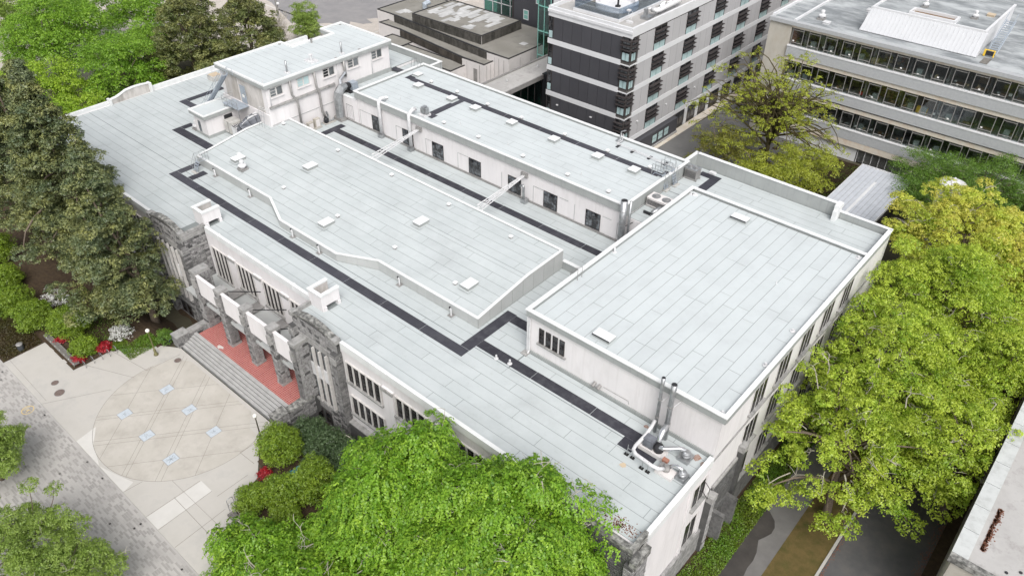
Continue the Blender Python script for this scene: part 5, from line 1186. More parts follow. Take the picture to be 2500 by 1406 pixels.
# ------------------------------------------------------------------ dark panelled block
t = thing('office_block', 'tall block with charcoal front, pale grey side panels and white bands', 'building', (-2, 60, -1))
X0, X1, Y0, Y1 = -10.0, 5.3, 37.5, 118.0; G = -1.0
b = MB(); b.box(X0, X1, Y0, Y1, G, 20.2); part('wall', b, 'interior', t)
LV = [19.75, 15.45, 11.15, 6.85, 2.5]     # centre of the white bands
b = MB(); b.box(X0-.1, X1+.1, Y0-.1, Y0+.25, 19.3, 20.85); b.box(X1-.25, X1+.12, Y0+.25, Y1, 19.5, 20.85); b.box(X0-.1, X0+.25, Y0+.25, Y1, 19.5, 20.85); part('roof_parapet', b, 'white_band', t)
b = MB(); b.box(X0-.15, X1+.17, Y0-.25, Y0-.1, 20.0, 20.4); part('gutter_band', b, 'white_band', t)
b = MB(); b.box(X0+.25, X1-.25, Y0+.25, Y1, 20.2, 20.35); part('roof', b, 'weathered_roof', t); 
for k, z in enumerate(LV[1:]):
    b = MB(); b.box(X0-.1, X1-1.6, Y0-.14, Y0, z-.4, z+.4); b.box(X1-1.6, X1+.05, Y0-.1, Y0, z-.4, z-.15); part('white_band', b, 'white_band', t)
    b = MB(); b.box(X1, X1+.14, Y0+1.9, Y1, z-.4, z+.4); b.box(X1, X1+.08, Y0-.1, Y0+1.9, z-.4, z-.15); part('white_band', b, 'white_band', t)
SP = [(15.86, 19.28), (11.56, 15.04), (7.26, 10.74), (2.91, 6.44)]
for (za, zb) in SP+[(-1, 2.08)]:
    n = 7; xa, xb = X0+.95, X1-1.65
    for k in range(n): piece('wall_panel', 'dark_panel', t, (xa+(xb-xa)*(k+.5)/n, Y0-.05, (za+zb)/2), ((xb-xa)/n-.05, .08, zb-za))
def shutter_window(o, u, n_, w, za, zb, ext=True):
    o = Vector(o); u = Vector(u); n_ = Vector(n_)
    f = window(t, o+Vector((0, 0, za)), u, w, zb-za, n_, cols=2, rows=1, d=.1, t=.12, name='window', glass='glass_dark')
    def bx(a0, a1, h0, h1, d0, d1, nm, m):
        P = [o+u*a+n_*dd+Vector((0, 0, hh)) for hh in (h0, h1) for dd in (d0, d1) for a in (a0, a1)]
        b = MB(); b.v = [tuple(p) for p in P]; b.f = [(0, 1, 3, 2), (4, 6, 7, 5), (0, 4, 5, 1), (2, 3, 7, 6), (0, 2, 6, 4), (1, 5, 7, 3)]; part(nm, b, m, f)
    bx(.16, w-.16, za+.15, za+1.25, .0, .08, 'spandrel_glass', 'glass_pale')
    for q in range(3): z = za+1.75+q*.68; bx(-.08, w+.12, z, z+.09, .05, .55, 'sunshade', 'window_frame'); 
    for q in range(2): z = za+2.05+q*.68; bx(w*.12, w*.88, z-.1, z+.34, .0, .06, 'upper_pane', 'glass_mid')
for (za, zb) in SP+[(-1, 2.1)]:
    shutter_window((X1-1.55, Y0, 0), (1, 0, 0), (0, -1, 0), 1.5, za-.1, zb+.1)
    shutter_window((X1, Y0+.05, 0), (0, 1, 0), (1, 0, 0), 1.35, za-.1, zb+.1)
    f = window(t, (X0-.02, Y0, za), (1, 0, 0), .9, zb-za, (0, -1, 0), rows=3, d=.08, t=.1)
    b = MB(); b.box(X0+.1, X0+.78, Y0-.1, Y0-.02, za+.15, za+1.2); part('spandrel_glass', b, 'glass_pale', f)
wy = [43.6, 52.9, 62.0, 71.0, 79.6, 88.6, 97.6, 106.6]
for (za, zb) in SP:
    e = Y0+1.9
    for y in wy:
        shutter_window((X1+.02, y, 0), (0, 1, 0), (1, 0, 0), 3.3, za-.25, zb+.2)
        n = max(2, round((y-e)/1.9))
        for k in range(n): piece('wall_panel', 'grey_panel', t, (X1+.04, e+(y-e)*(k+.5)/n, (za+zb)/2), (.08, (y-e)/n-.05, zb-za))
        e = y+3.3
for y in (41.0, 49.5, 58.6, 67.7, 76):
    b = MB(); b.box(X1+.1, X1+.32, y, y+.3, 5.1, 5.3); part('wall_lamp', b, 'white_metal', t)
for x in (-7.8, -1.0): b = MB(); b.box(x, x+.35, Y0-.3, Y0-.08, 5.2, 5.35); part('wall_lamp', b, 'white_metal', t)
# street level: windows between white piers, dark entrance box
for k, y in enumerate((53.6, 57.4, 61.2, 65.6, 70, 74.4, 78.8, 83.2)):
    window(t, (X1+.02, y, -.6), (0, 1, 0), 2.9, 2.7, (1, 0, 0), cols=2, rows=1, d=.08, t=.12)
    b = MB(); b.box(X1+.02, X1+.2, y+2.95, y+3.75, -1, 2.1); part('pier', b, 'white_band', t)
b = MB(); b.box(X1, X1+.9, 38.5, 53.0, -1, 1.9); eb = part('entrance_box', b, 'dark_panel', t)
for y in (45.2, 47.0, 48.8): window(eb, (X1+.9, y, -.1), (0, 1, 0), 1.5, 1.5, (1, 0, 0), rows=2, cols=1, glass='glass_pale', d=.06)
b = MB(); b.box(X1+.9, X1+1.1, 40, 53.0, -1, -.5); part('plinth', b, 'block_wall', eb)
# roof terrace of the block
b = MB(); b.box(-6.9, 1.6, 39.3, 52, 20.35, 20.75); tr_ = part('terrace_plinth', b, 'white_band', t)
b = MB(); b.box(-6.6, 1.3, 39.6, 52, 20.75, 20.77); part('terrace_floor', b, 'gravel_roof', tr_)
for (a, c) in (((-6.7, 39.5), (1.4, 39.5)), ((1.4, 39.5), (1.4, 52)), ((-6.7, 39.5), (-6.7, 52))):
    b = MB(); b.box(min(a[0], c[0])-.012, max(a[0], c[0])+.012, min(a[1], c[1])-.012, max(a[1], c[1])+.012, 20.8, 22.3); part('glass_railing', b, 'railing_glass', tr_)
b = MB()
for k in range(40): x = -6.7+8.1*k/39; b.box(x-.012, x+.012, 39.47, 39.49, 20.75, 22.1)
b.box(-6.7, 1.4, 39.45, 39.5, 22.1, 22.15); part('baluster', b, 'galvanised', tr_)
b = MB(); b.lathe(-2.2, 44.2, [(3.3, 20.77), (3.3, 21.5), (2.8, 21.5), (2.8, 20.9)], 32); b.lathe(-2.2, 44.2, [(2.8, 20.78), (2.8, 20.92)], 32); part('round_planter', b, 'white_band', tr_)
b = MB(); b.cyl(-1.6, 43.6, 20.9, 26, .16, 10); b.box(-1.9, -1.3, 43.3, 43.9, 20.9, 21.2); part('mast', b, 'dark_metal', tr_)
q_ = thing('roof_duct', 'white pipework and bent duct on the roof of the charcoal block', 'duct', (3.6, 46.5, 20.35))
b = MB(); b.tube([(3.4, 45.2, 21.3), (4.3, 45.2, 21.3), (4.4, 46, 21.3), (4.4, 51.5, 21.4), (4.0, 52.4, 21.4)], .38, 10); part('duct', b, 'white_metal', q_, smooth=True)
b = MB(); b.box(3.0, 4.4, 42.9, 44.4, 20.35, 20.75); b.box(3.2, 3.6, 43.3, 44.0, 20.75, 21.8); part('curb', b, 'galvanised', q_)
b = MB()
for k in range(7): x, y = 3.2+random.random()*1.0, 43+random.random()*8; b.tube([(x, y, 20.4), (x+.1, y+.1, 21.6), (x+.5, y+.7, 21.8)], .09, 6)
part('pipework', b, 'galvanised', q_)
q_ = thing('window_davit', 'small white davit with counterweight on the charcoal block roof', 'davit', (2.7, 40.3, 20.35))
b = MB(); b.box(2.3, 3.3, 40.1, 40.6, 20.35, 20.65); b.box(2.2, 2.7, 40.2, 40.7, 22.0, 22.2); b.tube([(2.5, 40.3, 20.6), (2.5, 40.4, 22.0)], .03, 5); b.tube([(3.0, 40.3, 20.6), (3.0, 40.6, 22.0)], .03, 5); part('frame', b, 'white_metal', q_)
# ------------------------------------------------------------------ glazed link
t = thing('link_bridge', 'grey roofed link corridor with teal glass wall joining the charcoal block', 'building', (-15.5, 31, -1))
b = MB(); b.box(-17.7, -13.2, 20.45, 47.2, 7.4, 7.98); part('roof', b, 'weathered_roof', t)
b = MB(); b.box(-18.0, -17.7, 20.45, 47.4, 7.2, 8.25); b.box(-13.2, -13.0, 20.45, 47.2, 7.3, 8.05); part('roof_edge', b, 'galv_dull', t)
b = MB(); b.box(-17.6, -17.4, 20.45, 47.0, -1, 7.3); b.box(-17.4, -13.5, 20.45, 47, 1.2, 1.5); part('wall', b, 'interior_light', t)
b = MB(); b.box(-17.3, -13.4, 30.9, 31.3, -1, 7.4); b.box(-13.5, -13.35, 31.3, 40.2, 1.0, 1.8); part('pier', b, 'white_band', t)
for k in range(5):
    y = 31.3+k*1.78; b = MB(); b.box(-13.40, -13.36, y+.04, y+1.74, 1.8, 7.3); part('glass_pane', b, 'teal_glass', t)
    b = MB(); b.box(-13.45, -13.3, y-.03, y+.03, 1.8, 7.3); part('glazing_bar', b, 'window_frame', t)
b = MB(); b.box(-13.3, -9.9, 40.3, 46.8, -1, 8.2); part('dark_junction', b, 'plastic_black', t)
for k in range(4): b = MB(); b.box(-16.6, -15.9, 32.2+k*2.1, 33.6+k*2.1, 1.5, 2.5); part('desk', b, 'cabinet', t)
b = MB(); b.box(-15.9, -15.7, 34, 34.2, 8, 8.4); b.box(-15.9, -15.7, 42, 42.2, 8, 8.4); part('roof_vent', b, 'white_metal', t)
# ------------------------------------------------------------------ low terraced building with dark boarded upstands
t = thing('terraced_building', 'low white building with stepped grey roofs and dark boarded upstand walls', 'building', (-40, 42, -1))
def tier(poly, z, base=-1.0, wall='panel_white', roof='gravel_roof'):
    b = MB(); b.prism(poly, base, z-.16); part('wall', b, wall, t)
    b = MB(); b.prism(poly, z-.16, z-.1); part('roof', b, roof, t)
    inn = off(poly if sum(poly[k][0]*poly[(k+1) % len(poly)][1]-poly[(k+1) % len(poly)][0]*poly[k][1] for k in range(len(poly))) > 0 else poly[::-1], 0.16)
    pp_ = poly if sum(poly[k][0]*poly[(k+1) % len(poly)][1]-poly[(k+1) % len(poly)][0]*poly[k][1] for k in range(len(poly))) > 0 else poly[::-1]
    b = MB(); n = len(pp_)
    for k in range(n):
        j = (k+1) % n; i = len(b.v)
        for (x, y), zz_ in ((pp_[k], z-.1), (pp_[j], z-.1), (inn[j], z-.1), (inn[k], z-.1), (pp_[k], z+.04), (pp_[j], z+.04), (inn[j], z+.04), (inn[k], z+.04)): b.v.append((x, y, zz_))
        b.f += [(i+4, i+5, i+6, i+7), (i, i+1, i+5, i+4), (i+2, i+3, i+7, i+6)]
    part('roof_edge', b, 'dark_metal', t)
tier([(-46.5, 36.2), (-31.0, 36.2), (-31.0, 40.3), (-46.5, 40.3)], 5.0)
tier([(-52.7, 38.0), (-46.5, 38.0), (-46.5, 42), (-52.7, 42)], 5.0)
tier([(-56.9, 42.3), (-50.6, 42.2), (-31.6, 39.9), (-26.3, 40.0), (-26.3, 42.8), (-50, 45), (-56.5, 45)], 6.3)
tier([(-60.0, 44.7), (-54.8, 44.6), (-27.8, 42.4), (-22.7, 42.5), (-22.7, 58), (-60, 58)], 7.6)
T4 = [(-49.3, 44.5), (-31.0, 44.5), (-31.0, 55.6), (-49.3, 55.6)]
tier(T4, 9.15)
def boards(p, q, z0, z1, w=.72, m='slat_dark'):
    P, Q = Vector((*p, 0)), Vector((*q, 0)); L = (Q-P).length; n = max(2, int(L/w)); d_ = (Q-P)/n; ang = math.atan2(d_.y, d_.x); nn = Vector((d_.y, -d_.x, 0)).normalized()*.06
    za = z1 if isinstance(z1, tuple) else (z1, z1)
    for k in range(n):
        c = P+d_*(k+.5)+nn; zt = za[0]+(za[1]-za[0])*(k+.5)/n; piece('board', m, t, (c.x, c.y, (z0+zt)/2), (d_.length-.07, .09, zt-z0), (0, 0, ang))
boards((-49.3, 44.5), (-31.0, 44.5), 7.5, 9.05); boards((-31.0, 44.5), (-31.0, 55.6), 7.5, 9.05, .85)
boards((-54.8, 44.6), (-27.8, 42.4), 6.2, 7.5); boards((-50.6, 42.2), (-31.6, 39.9), 4.9, 6.2, m='slat_brown')
for k in range(46):      # pale replacement sheets on the top roof
    x = random.uniform(-48.5, -34); y = random.uniform(45.2, 54.6)
    if (x+48)/14+(y-45)/10 > 1.75 and random.random() < .7: continue
    w_, l_ = random.uniform(.9, 1.0), random.uniform(1.5, 4.0)
    x1_ = min(x+w_, -31.3); y1_ = min(y+l_, 55.3)
    piece('roof_patch', 'roof_patch', t, ((x+x1_)/2, (y+y1_)/2, 9.064+k*.0006), (x1_-x, y1_-y, .01))
for (x, y, w_, l_) in ((-33.6, 50.2, 1.1, 3), (-36, 46.0, 2.4, 1.2), (-25.6, 50, 1.3, 1.3)): piece('roof_patch', 'roof_patch', t, (x, y, 9.12 if x < -31 else 7.52), (w_, l_, .01))
for k in range(14):
    x = -55.5+random.random()*10; y = 46.3+random.random()*2; piece('roof_patch', 'roof_patch', t, (x, y, 7.515+k*.0007), (1.6, 1.0, .01))
b = MB(); b.box(-28.9, -28.0, 39.93, 40.1, 2.4, 5.0); part('door', b, 'galv_dull', t)
for x in (-30.5, -27.4): b = MB(); b.box(x, x+.04, 39.9, 39.98, -1, 5.9); part('panel_joint', b, 'galv_dull', t)
for y in (41, 42, 46, 49, 52): b = MB(); xx = -26.29 if y < 43 else -22.69; b.box(xx, xx+.03, y-.4, y-.36, -1, 5.9 if y < 43 else 7); part('panel_joint', b, 'galv_dull', t)
for x in (-26, -25, -23.8): b = MB(); b.box(x, x+.03, 42.40, 42.5, -1, 7); part('panel_joint', b, 'galv_dull', t)
b = MB(); b.box(-22.7, -19.5, 50.5, 56, -1, 6.6); ax_ = part('annex', b, 'panel_white', t)
b = MB()
for k in range(9): b.box(-22.0, -19.8, 50.42, 50.5, 4.6+k*.2, 4.68+k*.2)
part('louvre', b, 'slat_dark', ax_)
t = thing('roof_fan', 'blue hooded fan unit on the far edge of the stepped grey roof', 'roof fan', (-52.5, 52, 7.6))
b = MB(); b.tube([(-52.6, 51, 7.6), (-52.6, 51, 8.6), (-52.2, 52, 9.0)], [.5, .55, .6], 10); part('hood', b, 'blue_steel', t)
# ------------------------------------------------------------------ plum block and glass stair behind
t = thing('annex_block', 'dark plum block with small green windows behind the stepped roofs', 'building', (-32, 60, -1))
b = MB(); b.box(-35.8, -24.0, 59.0, 75, -1, 26); part('wall', b, 'dark_panel', t)
b = MB(); b.box(-36.2, -35.8, 58.9, 59.3, -1, 26); part('corner_pipe', b, 'window_frame', t)
for (x, z) in ((-33.3, 8.0), (-30.2, 11.6)): window(t, (x, 59.0, z), (1, 0, 0), 1.3, 1.9, (0, -1, 0), frame='white_band', glass='teal_metal', t=.14, rows=2)
t = thing('glass_stair_tower', 'slim teal glass stair tower between the plum wall and charcoal block', 'stair tower', (-19, 48.5, -1))
for (x0, x1, y0, y1) in ((-20.2, -17.5, 47.4, 47.5), (-20.3, -20.2, 47.4, 51)):
    for k in range(7):
        z = -1+k*4.3
        if y1-y0 < 1:
            for q in range(2): b = MB(); a = x0+(x1-x0)*q/2; b.box(a+.05, a+(x1-x0)/2-.05, y0, y1, z+.1, z+4.2); part('glass_pane', b, 'teal_glass', t)
        else: b = MB(); b.box(x0, x1, y0, y1, z+.1, z+4.2); part('glass_pane', b, 'teal_glass', t)
b = MB()
for x in (-20.2, -18.85, -17.5): b.box(x-.06, x+.06, 47.35, 47.45, -1, 28)
for k in range(8): b.box(-20.2, -17.5, 47.3, 47.5, -1+k*4.3, -.85+k*4.3); b.box(-20.1, -17.6, 47.6, 51, 1+k*3.6, 1.12+k*3.6)
part('frame', b, 'teal_metal', t)
b = MB(); b.box(-17.3, -14.6, 47.8, 52, -1, 28); part('core_wall', b, 'white_band', t)
b = MB(); b.box(-14.5, -10.3, 52, 60, -1, 24); part('dark_wall', b, 'window_frame', t)
t = thing('glass_house', 'white framed glasshouse with greenery between the stepped roof and plum block', 'glasshouse', (-43, 64, -1))
b = MB()
for x in np.linspace(-46.5, -37, 5): b.box(x-.08, x+.08, 62, 62.16, -1, 12)
for z in (1.5, 3.8, 6.1, 8.4, 10.7, 12): b.box(-46.5, -37, 62, 62.16, z-.06, z+.06)
part('frame', b, 'white_metal', t)
for i, x in enumerate(np.linspace(-46.5, -37, 5)[:-1]):
    for z in (-.9, 1.6, 3.9, 6.2, 8.5): b = MB(); b.box(x+.1, x+2.25, 62.05, 62.09, z, z+2.1); part('pane', b, 'teal_glass', t)
b = MB(); b.box(-46.5, -37, 66, 66.2, -1, 12); part('back_wall', b, 'interior_light', t)
# ------------------------------------------------------------------ concrete laboratory building on the right
t = thing('laboratory_building', 'concrete building with ribbon windows, tan bands and a stained grey roof', 'building', (40, 66, -1))
FY = 63.0
b = MB(); b.box(14.7, 75, FY+4.0, 100, -1, 18.0); b.box(14.7, 18.35, FY, FY+4.0, -1, 18.0); part('wall', b, 'beton', t)
b = MB(); b.box(14.75, 75, FY+.35, 100, 17.9, 18.3); part('roof', b, 'old_roof', t)
b = MB(); b.box(14.6, 75, FY-.35, FY+.55, 17.85, 18.42); part('roof_edge', b, 'aggregate', t)
b = MB(); b.box(14.6, 14.95, FY+.55, 100, 18.0, 18.7); b.box(18.3, 18.6, FY+.4, 90, 18.3, 18.62); part('roof_rib', b, 'white_band', t)
rows = [(15.0, 17.45), (9.75, 12.35), (4.45, 6.9)]
for (zb, zt) in rows:
    b = MB(); b.box(18.35, 75, FY-.02, FY+.3, zt, zt+.52 if zt > 17 else zt+.62); part('tan_band', b, 'tan_band', t)
    b = MB(); b.box(18.35, 75, FY-.28, FY+.2, zb-1.95, zb-.42); part('spandrel', b, 'aggregate', t)
    b = MB(); b.box(18.3, 75, FY-.34, FY+.35, zb-.42, zb-.25); part('sill', b, 'white_band', t)
    b = MB(); b.box(18.3, 75, FY+.2, FY+4.0, zb-1.9, zb-.3); fl = part('floor', b, 'interior_light', t)
b = MB(); b.box(18.35, 75, FY+.3, FY+4.0, 17.5, 17.88); b.box(18.3, 75, FY+3.9, FY+4.0, -1, 17.5); part('room_wall', b, 'interior', t)
rr = random.Random(5)
for ri, (zb, zt) in enumerate(rows):
    x = 18.6; k = 0
    while x < 62:
        w1 = 1.85
        window(t, (x, FY+.15, zb-.25), (1, 0, 0), w1, zt-zb+.25, (0, -1, 0), frame='galv_dull', glass='clear_glass', cols=1, rows=1, t=.09, d=.08)
        b = MB(); b.box(x+.05, x+w1-.05, FY+.0, FY+.12, zb+.15, zb+.22); b.box(x+.05, x+w1-.05, FY+.0, FY+.12, zt-.35, zt-.28); part('transom', b, 'galv_dull', t)
        b = MB(); b.box(x+w1, x+2.7, FY+.1, FY+.13, zb-.25, zt); part('side_pane', b, 'clear_glass', t)
        if k % 2 == 0: b = MB(); b.box(x+2.1, x+2.2, FY+.4, FY+3.9, zb-.3, zt); part('partition', b, 'interior_light' if k % 4 == 0 else 'interior', t)
        u_ = rr.random()
        if rr.random() < .42: piece('room_panel', rr.choice(['interior_light', 'cabinet', 'glass_mid', 'interior_light', 'brown_box']), t, (x+1.3, FY+rr.uniform(1.6, 3.6), (zb+zt)/2-.2), (rr.uniform(.8, 2.5), .08, rr.uniform(1.2, 2.5)))
        if u_ < .5: piece('cabinet', 'cabinet', t, (x+rr.uniform(.3, 1.2), FY+.75, zb+.25), (.75, .5, 1.1))
        if u_ > .3: piece('desk', 'brown_box' if u_ > .7 else 'interior_light', t, (x+1.2, FY+1.2, zb+.1), (1.5, .8, .08))
        for q in range(rr.randint(0, 4)): piece('box_on_desk', rr.choice(['brown_box', 'paper', 'cabinet', 'cardboard', 'interior_light']), t, (x+rr.uniform(.1, 2.5), FY+rr.uniform(.5, 1.3), zb+.28), (rr.uniform(.15, .4), .3, rr.uniform(.12, .35)))
        if rr.random() < .55: piece('notice', 'paper', t, (x+rr.uniform(.4, 1.4), FY+.08, zb+rr.uniform(.15, .5)), (.28, .01, .2))
        x += 2.7; k += 1
# shelves full of boxes and a lit lab
for (xa, xb, zb) in ((33.5, 38.8, 9.75), (32.5, 36.0, 15.0)):
    for i in range(int((xb-xa)/.5)):
        for j in range(5): piece('shelf_box', rr.choice(['brown_box', 'cardboard', 'interior_light', 'brown_box', 'orange']), t, (xa+i*.5+.2, FY+2.6, zb-.0+j*.48+.15), (.38, .4, .34))
piece('yellow_cabinet', 'yellow_plastic', t, (40.3, FY+.9, 9.95), (1.5, .6, .9)); piece('red_jacket', 'red_cloth', t, (31.2, FY+.8, 10.0), (.6, .5, .4))
piece('brick_panel', 'orange', t, (18.9, FY+1.2, 16.0), (.6, 1.4, 2.2)); piece('cardboard_box', 'cardboard', t, (31.8, FY+.7, 15.3), (1.0, .5, .8))
b = MB(); b.box(32.2, 38.5, FY+2.8, FY+2.9, 4.2, 6.9); part('lab_wall', b, 'glass_mid', t)
for k in range(3): b = MB(); b.box(32.5+k*2, 34.2+k*2, FY+1.8, FY+1.9, 6.3, 6.4); part('shelf_light', b, 'paper', t)
b = MB(); b.box(18.35, 75, FY+.1, FY+4, 1.95, 2.5); b.box(18.35, 75, FY-.25, FY+.2, 1.5, 2.5); part('tan_band', b, 'tan_band', t)
b = MB(); b.box(18.35, 33.2, FY+.3, FY+.6, -1, 1.5); part('ground_wall', b, 'white_band', t)
b = MB(); b.box(33.2, 75, FY+.5, FY+.9, -1, 1.5); part('ground_wall', b, 'window_frame', t)
for k in range(16):
    x = 33.4+k*1.15; b = MB(); b.box(x, x+.06, FY+.2, FY+.45, -1, 1.5); part('louvre_post', b, 'white_band', t)
for k in range(13): b = MB(); b.box(33.3, 52, FY+.3, FY+.42, -.8+k*.17, -.74+k*.17); part('louvre_slat', b, 'galvanised', t)
# rooftop shed with sloping white ribbed front
b = MB(); b.prism([(27.9, 68.5), (44.0, 68.5), (44.0, 84), (27.9, 84)], 18.3, 21.2); ph = part('plant_room', b, 'white_band', t)
b = MB(); q0 = 66.1; b.v = [(27.5, q0, 18.4), (44.3, q0, 18.4), (44.3, 68.5, 21.3), (27.9, 68.5, 21.3), (27.5, 68.5, 18.4), (44.3, 68.5, 18.4)]; b.f = [(0, 1, 2, 3), (0, 3, 4), (1, 5, 2), (0, 4, 5, 1)]; part('sloping_front', b, 'white_cladding', ph)
n = 28
for k in range(n):
    x = 27.7+16.5*k/n; b = MB(); d1 = .03; b.v = [(x, q0, 18.42), (x+.05, q0, 18.42), (x+.05, 68.5, 21.32), (x, 68.5, 21.32), (x, q0-.03, 18.46), (x+.05, q0-.03, 18.46), (x+.05, 68.47, 21.36), (x, 68.47, 21.36)]
    b.f = [(4, 5, 6, 7), (0, 4, 7, 3), (1, 2, 6, 5)]; part('rib', b, 'white_band', ph)
b = MB(); b.box(28.2, 43.7, 68.9, 84, 21.2, 21.22); part('roof', b, 'old_roof', ph)
b = MB(); b.box(27.8, 44.1, 68.4, 68.75, 21.2, 21.45); b.box(27.8, 28.15, 68.75, 84, 21.2, 21.45); b.box(43.75, 44.1, 68.75, 84, 21.2, 21.45); part('parapet_cap', b, 'white_band', ph)
b = MB(); b.ring(33.0, 39.6, 69.0, 71.5, .3, 21.2, 21.7); sk_ = part('roof_well', b, 'white_band', ph)
b = MB(); b.box(33.3, 39.3, 69.3, 71.2, 21.22, 21.3); part('well_floor', b, 'brown_box', sk_)
q_ = thing('roof_stair', 'blue grey steel stair on the laboratory roof beside the white sloping shed', 'stair', (45.5, 72, 18.3))
b = MB(); n = 16
for s_ in (-.6, .6): b.tube([(45.6+s_, 68.6, 18.4), (45.6+s_, 74.6, 21.8)], .08, 6); b.tube([(45.6+s_, 68.6, 19.4), (45.6+s_, 74.6, 22.8)], .04, 5)
part('stringer', b, 'blue_steel', q_)
for k in range(n): piece('tread', 'blue_steel', q_, (45.6, 68.8+5.8*k/n, 18.55+3.3*k/n), (1.15, .32, .05))
q_ = thing('safety_gate', 'yellow safety gate at the foot of the laboratory roof stair', 'gate', (45.3, 67.8, 18.3))
b = MB(); b.tube([(44.8, 67.8, 18.35), (44.8, 67.9, 19.2), (46.1, 67.9, 19.2), (46.1, 67.8, 18.35)], .1, 6); b.box(44.75, 45.0, 67.7, 67.85, 18.35, 19.2); part('gate_frame', b, 'yellow_plastic', q_)
b = MB(); b.box(45.0, 46.0, 67.8, 67.85, 18.5, 19.1); part('gate_panel', b, 'dark_metal', q_)
q_ = thing('plank_walk', 'wooden duckboard lying on the laboratory roof below the yellow gate', 'duckboard', (45.6, 66, 18.3))
for k in range(5): piece('plank', 'wood_grey', q_, (45.3+k*.2, 65.8, 18.36), (.17, 2.4, .07))
for (x, y, z, lb) in ((21.2, 66.9, 18.3, 'white round exhaust cowl near the left corner of the laboratory roof'), (33.8, 74.0, 21.2, 'white stepped cowl in the middle of the shed roof'), (41.0, 73.6, 21.2, 'small white cowl near the right end of the shed roof')): mushroom(x, y, z, lb, s=1.1 if x < 22 else .9)
for (x, y, z, s_, lb) in ((25.5, 76.0, 18.3, .5, 'low grey hatch on the laboratory roof left part'), (22.6, 65.6, 18.3, .45, 'tiny white vent stub near the ribbed roof edge'), (42.5, 76.5, 21.2, .5, 'flat tan hatch at the rear of the shed roof')):
    q_ = thing('roof_hatch', lb, 'hatch', (x, y, z)); b = MB(); b.box(x-s_, x+s_, y-s_, y+s_, z, z+.25); b.box(x-s_-.05, x+s_+.05, y-s_-.05, y+s_+.05, z+.25, z+.32); part('lid', b, 'wood_pale' if 'tan' in lb else 'white_metal', q_)
# covered walkway with tiled metal roof
t = thing('covered_walkway', 'low shelter with bluish tiled metal roof beside the lawn', 'shelter', (40, 47, -1))
b = MB(); b.box(37.1, 43.7, 36, 54.6, -1, 2.7); part('wall', b, 'window_frame', t)
zs = lambda x, y: 3.05+.045*abs(x-40.2)
nxp, nyp = 11, 40
for i in range(nxp):
    xa, xb = 36.8+7.2*i/nxp, 36.8+7.2*(i+1)/nxp
    sl = MB()
    for j in range(nyp):
        ya, yb = 36+19*j/nyp, 36+19*(j+1)/nyp; k0 = len(sl.v)
        sl.v += [(xa+.02, ya+.01, zs(xa, 0)), (xb-.02, ya+.01, zs(xb, 0)), (xb-.02, yb-.03, zs(xb, 0)+.05), (xa+.02, yb-.03, zs(xa, 0)+.05)]; sl.f.append((k0, k0+1, k0+2, k0+3))
    part('roof_tiles', sl, 'shed_roof', t, kind='stuff')
b = MB(); b.box(36.8, 44.0, 36, 55, 2.7, 3.0); part('roof_base', b, 'galv_dull', t)
b = MB(); b.box(40.0, 40.4, 36, 51, 3.12, 3.2); b.box(36.7, 36.8, 36, 55, 2.8, 3.3); b.box(44.0, 44.1, 36, 55, 2.8, 3.3); b.box(36.8, 44, 55, 55.1, 2.8, 3.3); part('gutter', b, 'white_band', t)
# white round tower partly hidden in the maples
t = thing('round_tower', 'white round tank with domed rim standing among the yellow maples', 'tank', (50.6, 44.4, -1))
b = MB(); b.lathe(50.7, 44.4, [(1.45, -1), (1.45, 9.6), (1.6, 9.7), (1.6, 9.95), (1.4, 10.05), (.8, 10.3), (.12, 10.4)], 30); part('shell', b, 'white_metal', t, smooth=False)
b = MB(); b.lathe(50.7, 44.4, [(.15, 10.38), (.16, 10.7), (.05, 10.8)], 8); part('finial', b, 'white_metal', t)
# ------------------------------------------------------------------ building at the lower right with worn flat roof
mat('worn_coping', (0.50, 0.515, 0.51), (0.44, 0.455, 0.45), 1.2, 0.85, stain=(0.33, 0.33, 0.32), stain_scale=1.2, stain_amt=0.6, rnd=.04)
t = thing('flat_roof_building', 'building with worn grey flat roof and broad concrete coping at lower right', 'building', (75, 10, -2))
b = MB(); b.box(67.9, 100, -11.0, 70, -2, 8.6); part('wall', b, 'beton', t)
b = MB(); b.box(68.6, 100, -10.5, 70, 8.6, 8.72); part('roof', b, 'weathered_roof', t)
for k in range(28):
    y = -10.6+k*2.85; b = MB(); b.box(67.6, 68.75, y+.03, y+2.82, 8.6, 9.0); part('coping_slab', b, 'worn_coping', t)
b = MB(); b.box(67.6, 100, -11.15, -10.62, 8.45, 9.02); part('coping_slab', b, 'lichen_stone', t)
b = MB()
for k in range(500):
    x = 69.15+abs(random.gauss(0, .18)); y = random.uniform(-8.9, -3.9); s_ = random.uniform(.04, .12); b.box(x, x+s_, y, y+s_, 8.72, 8.76)
part('leaf_debris', b, 'litter', t, kind='stuff')
for (x, y) in ((72, -8.9), (71.2, -9.6)): b = MB(); b.cyl(x, y, 8.72, 8.78, .12, 8); part('drain', b, 'dark_metal', t)
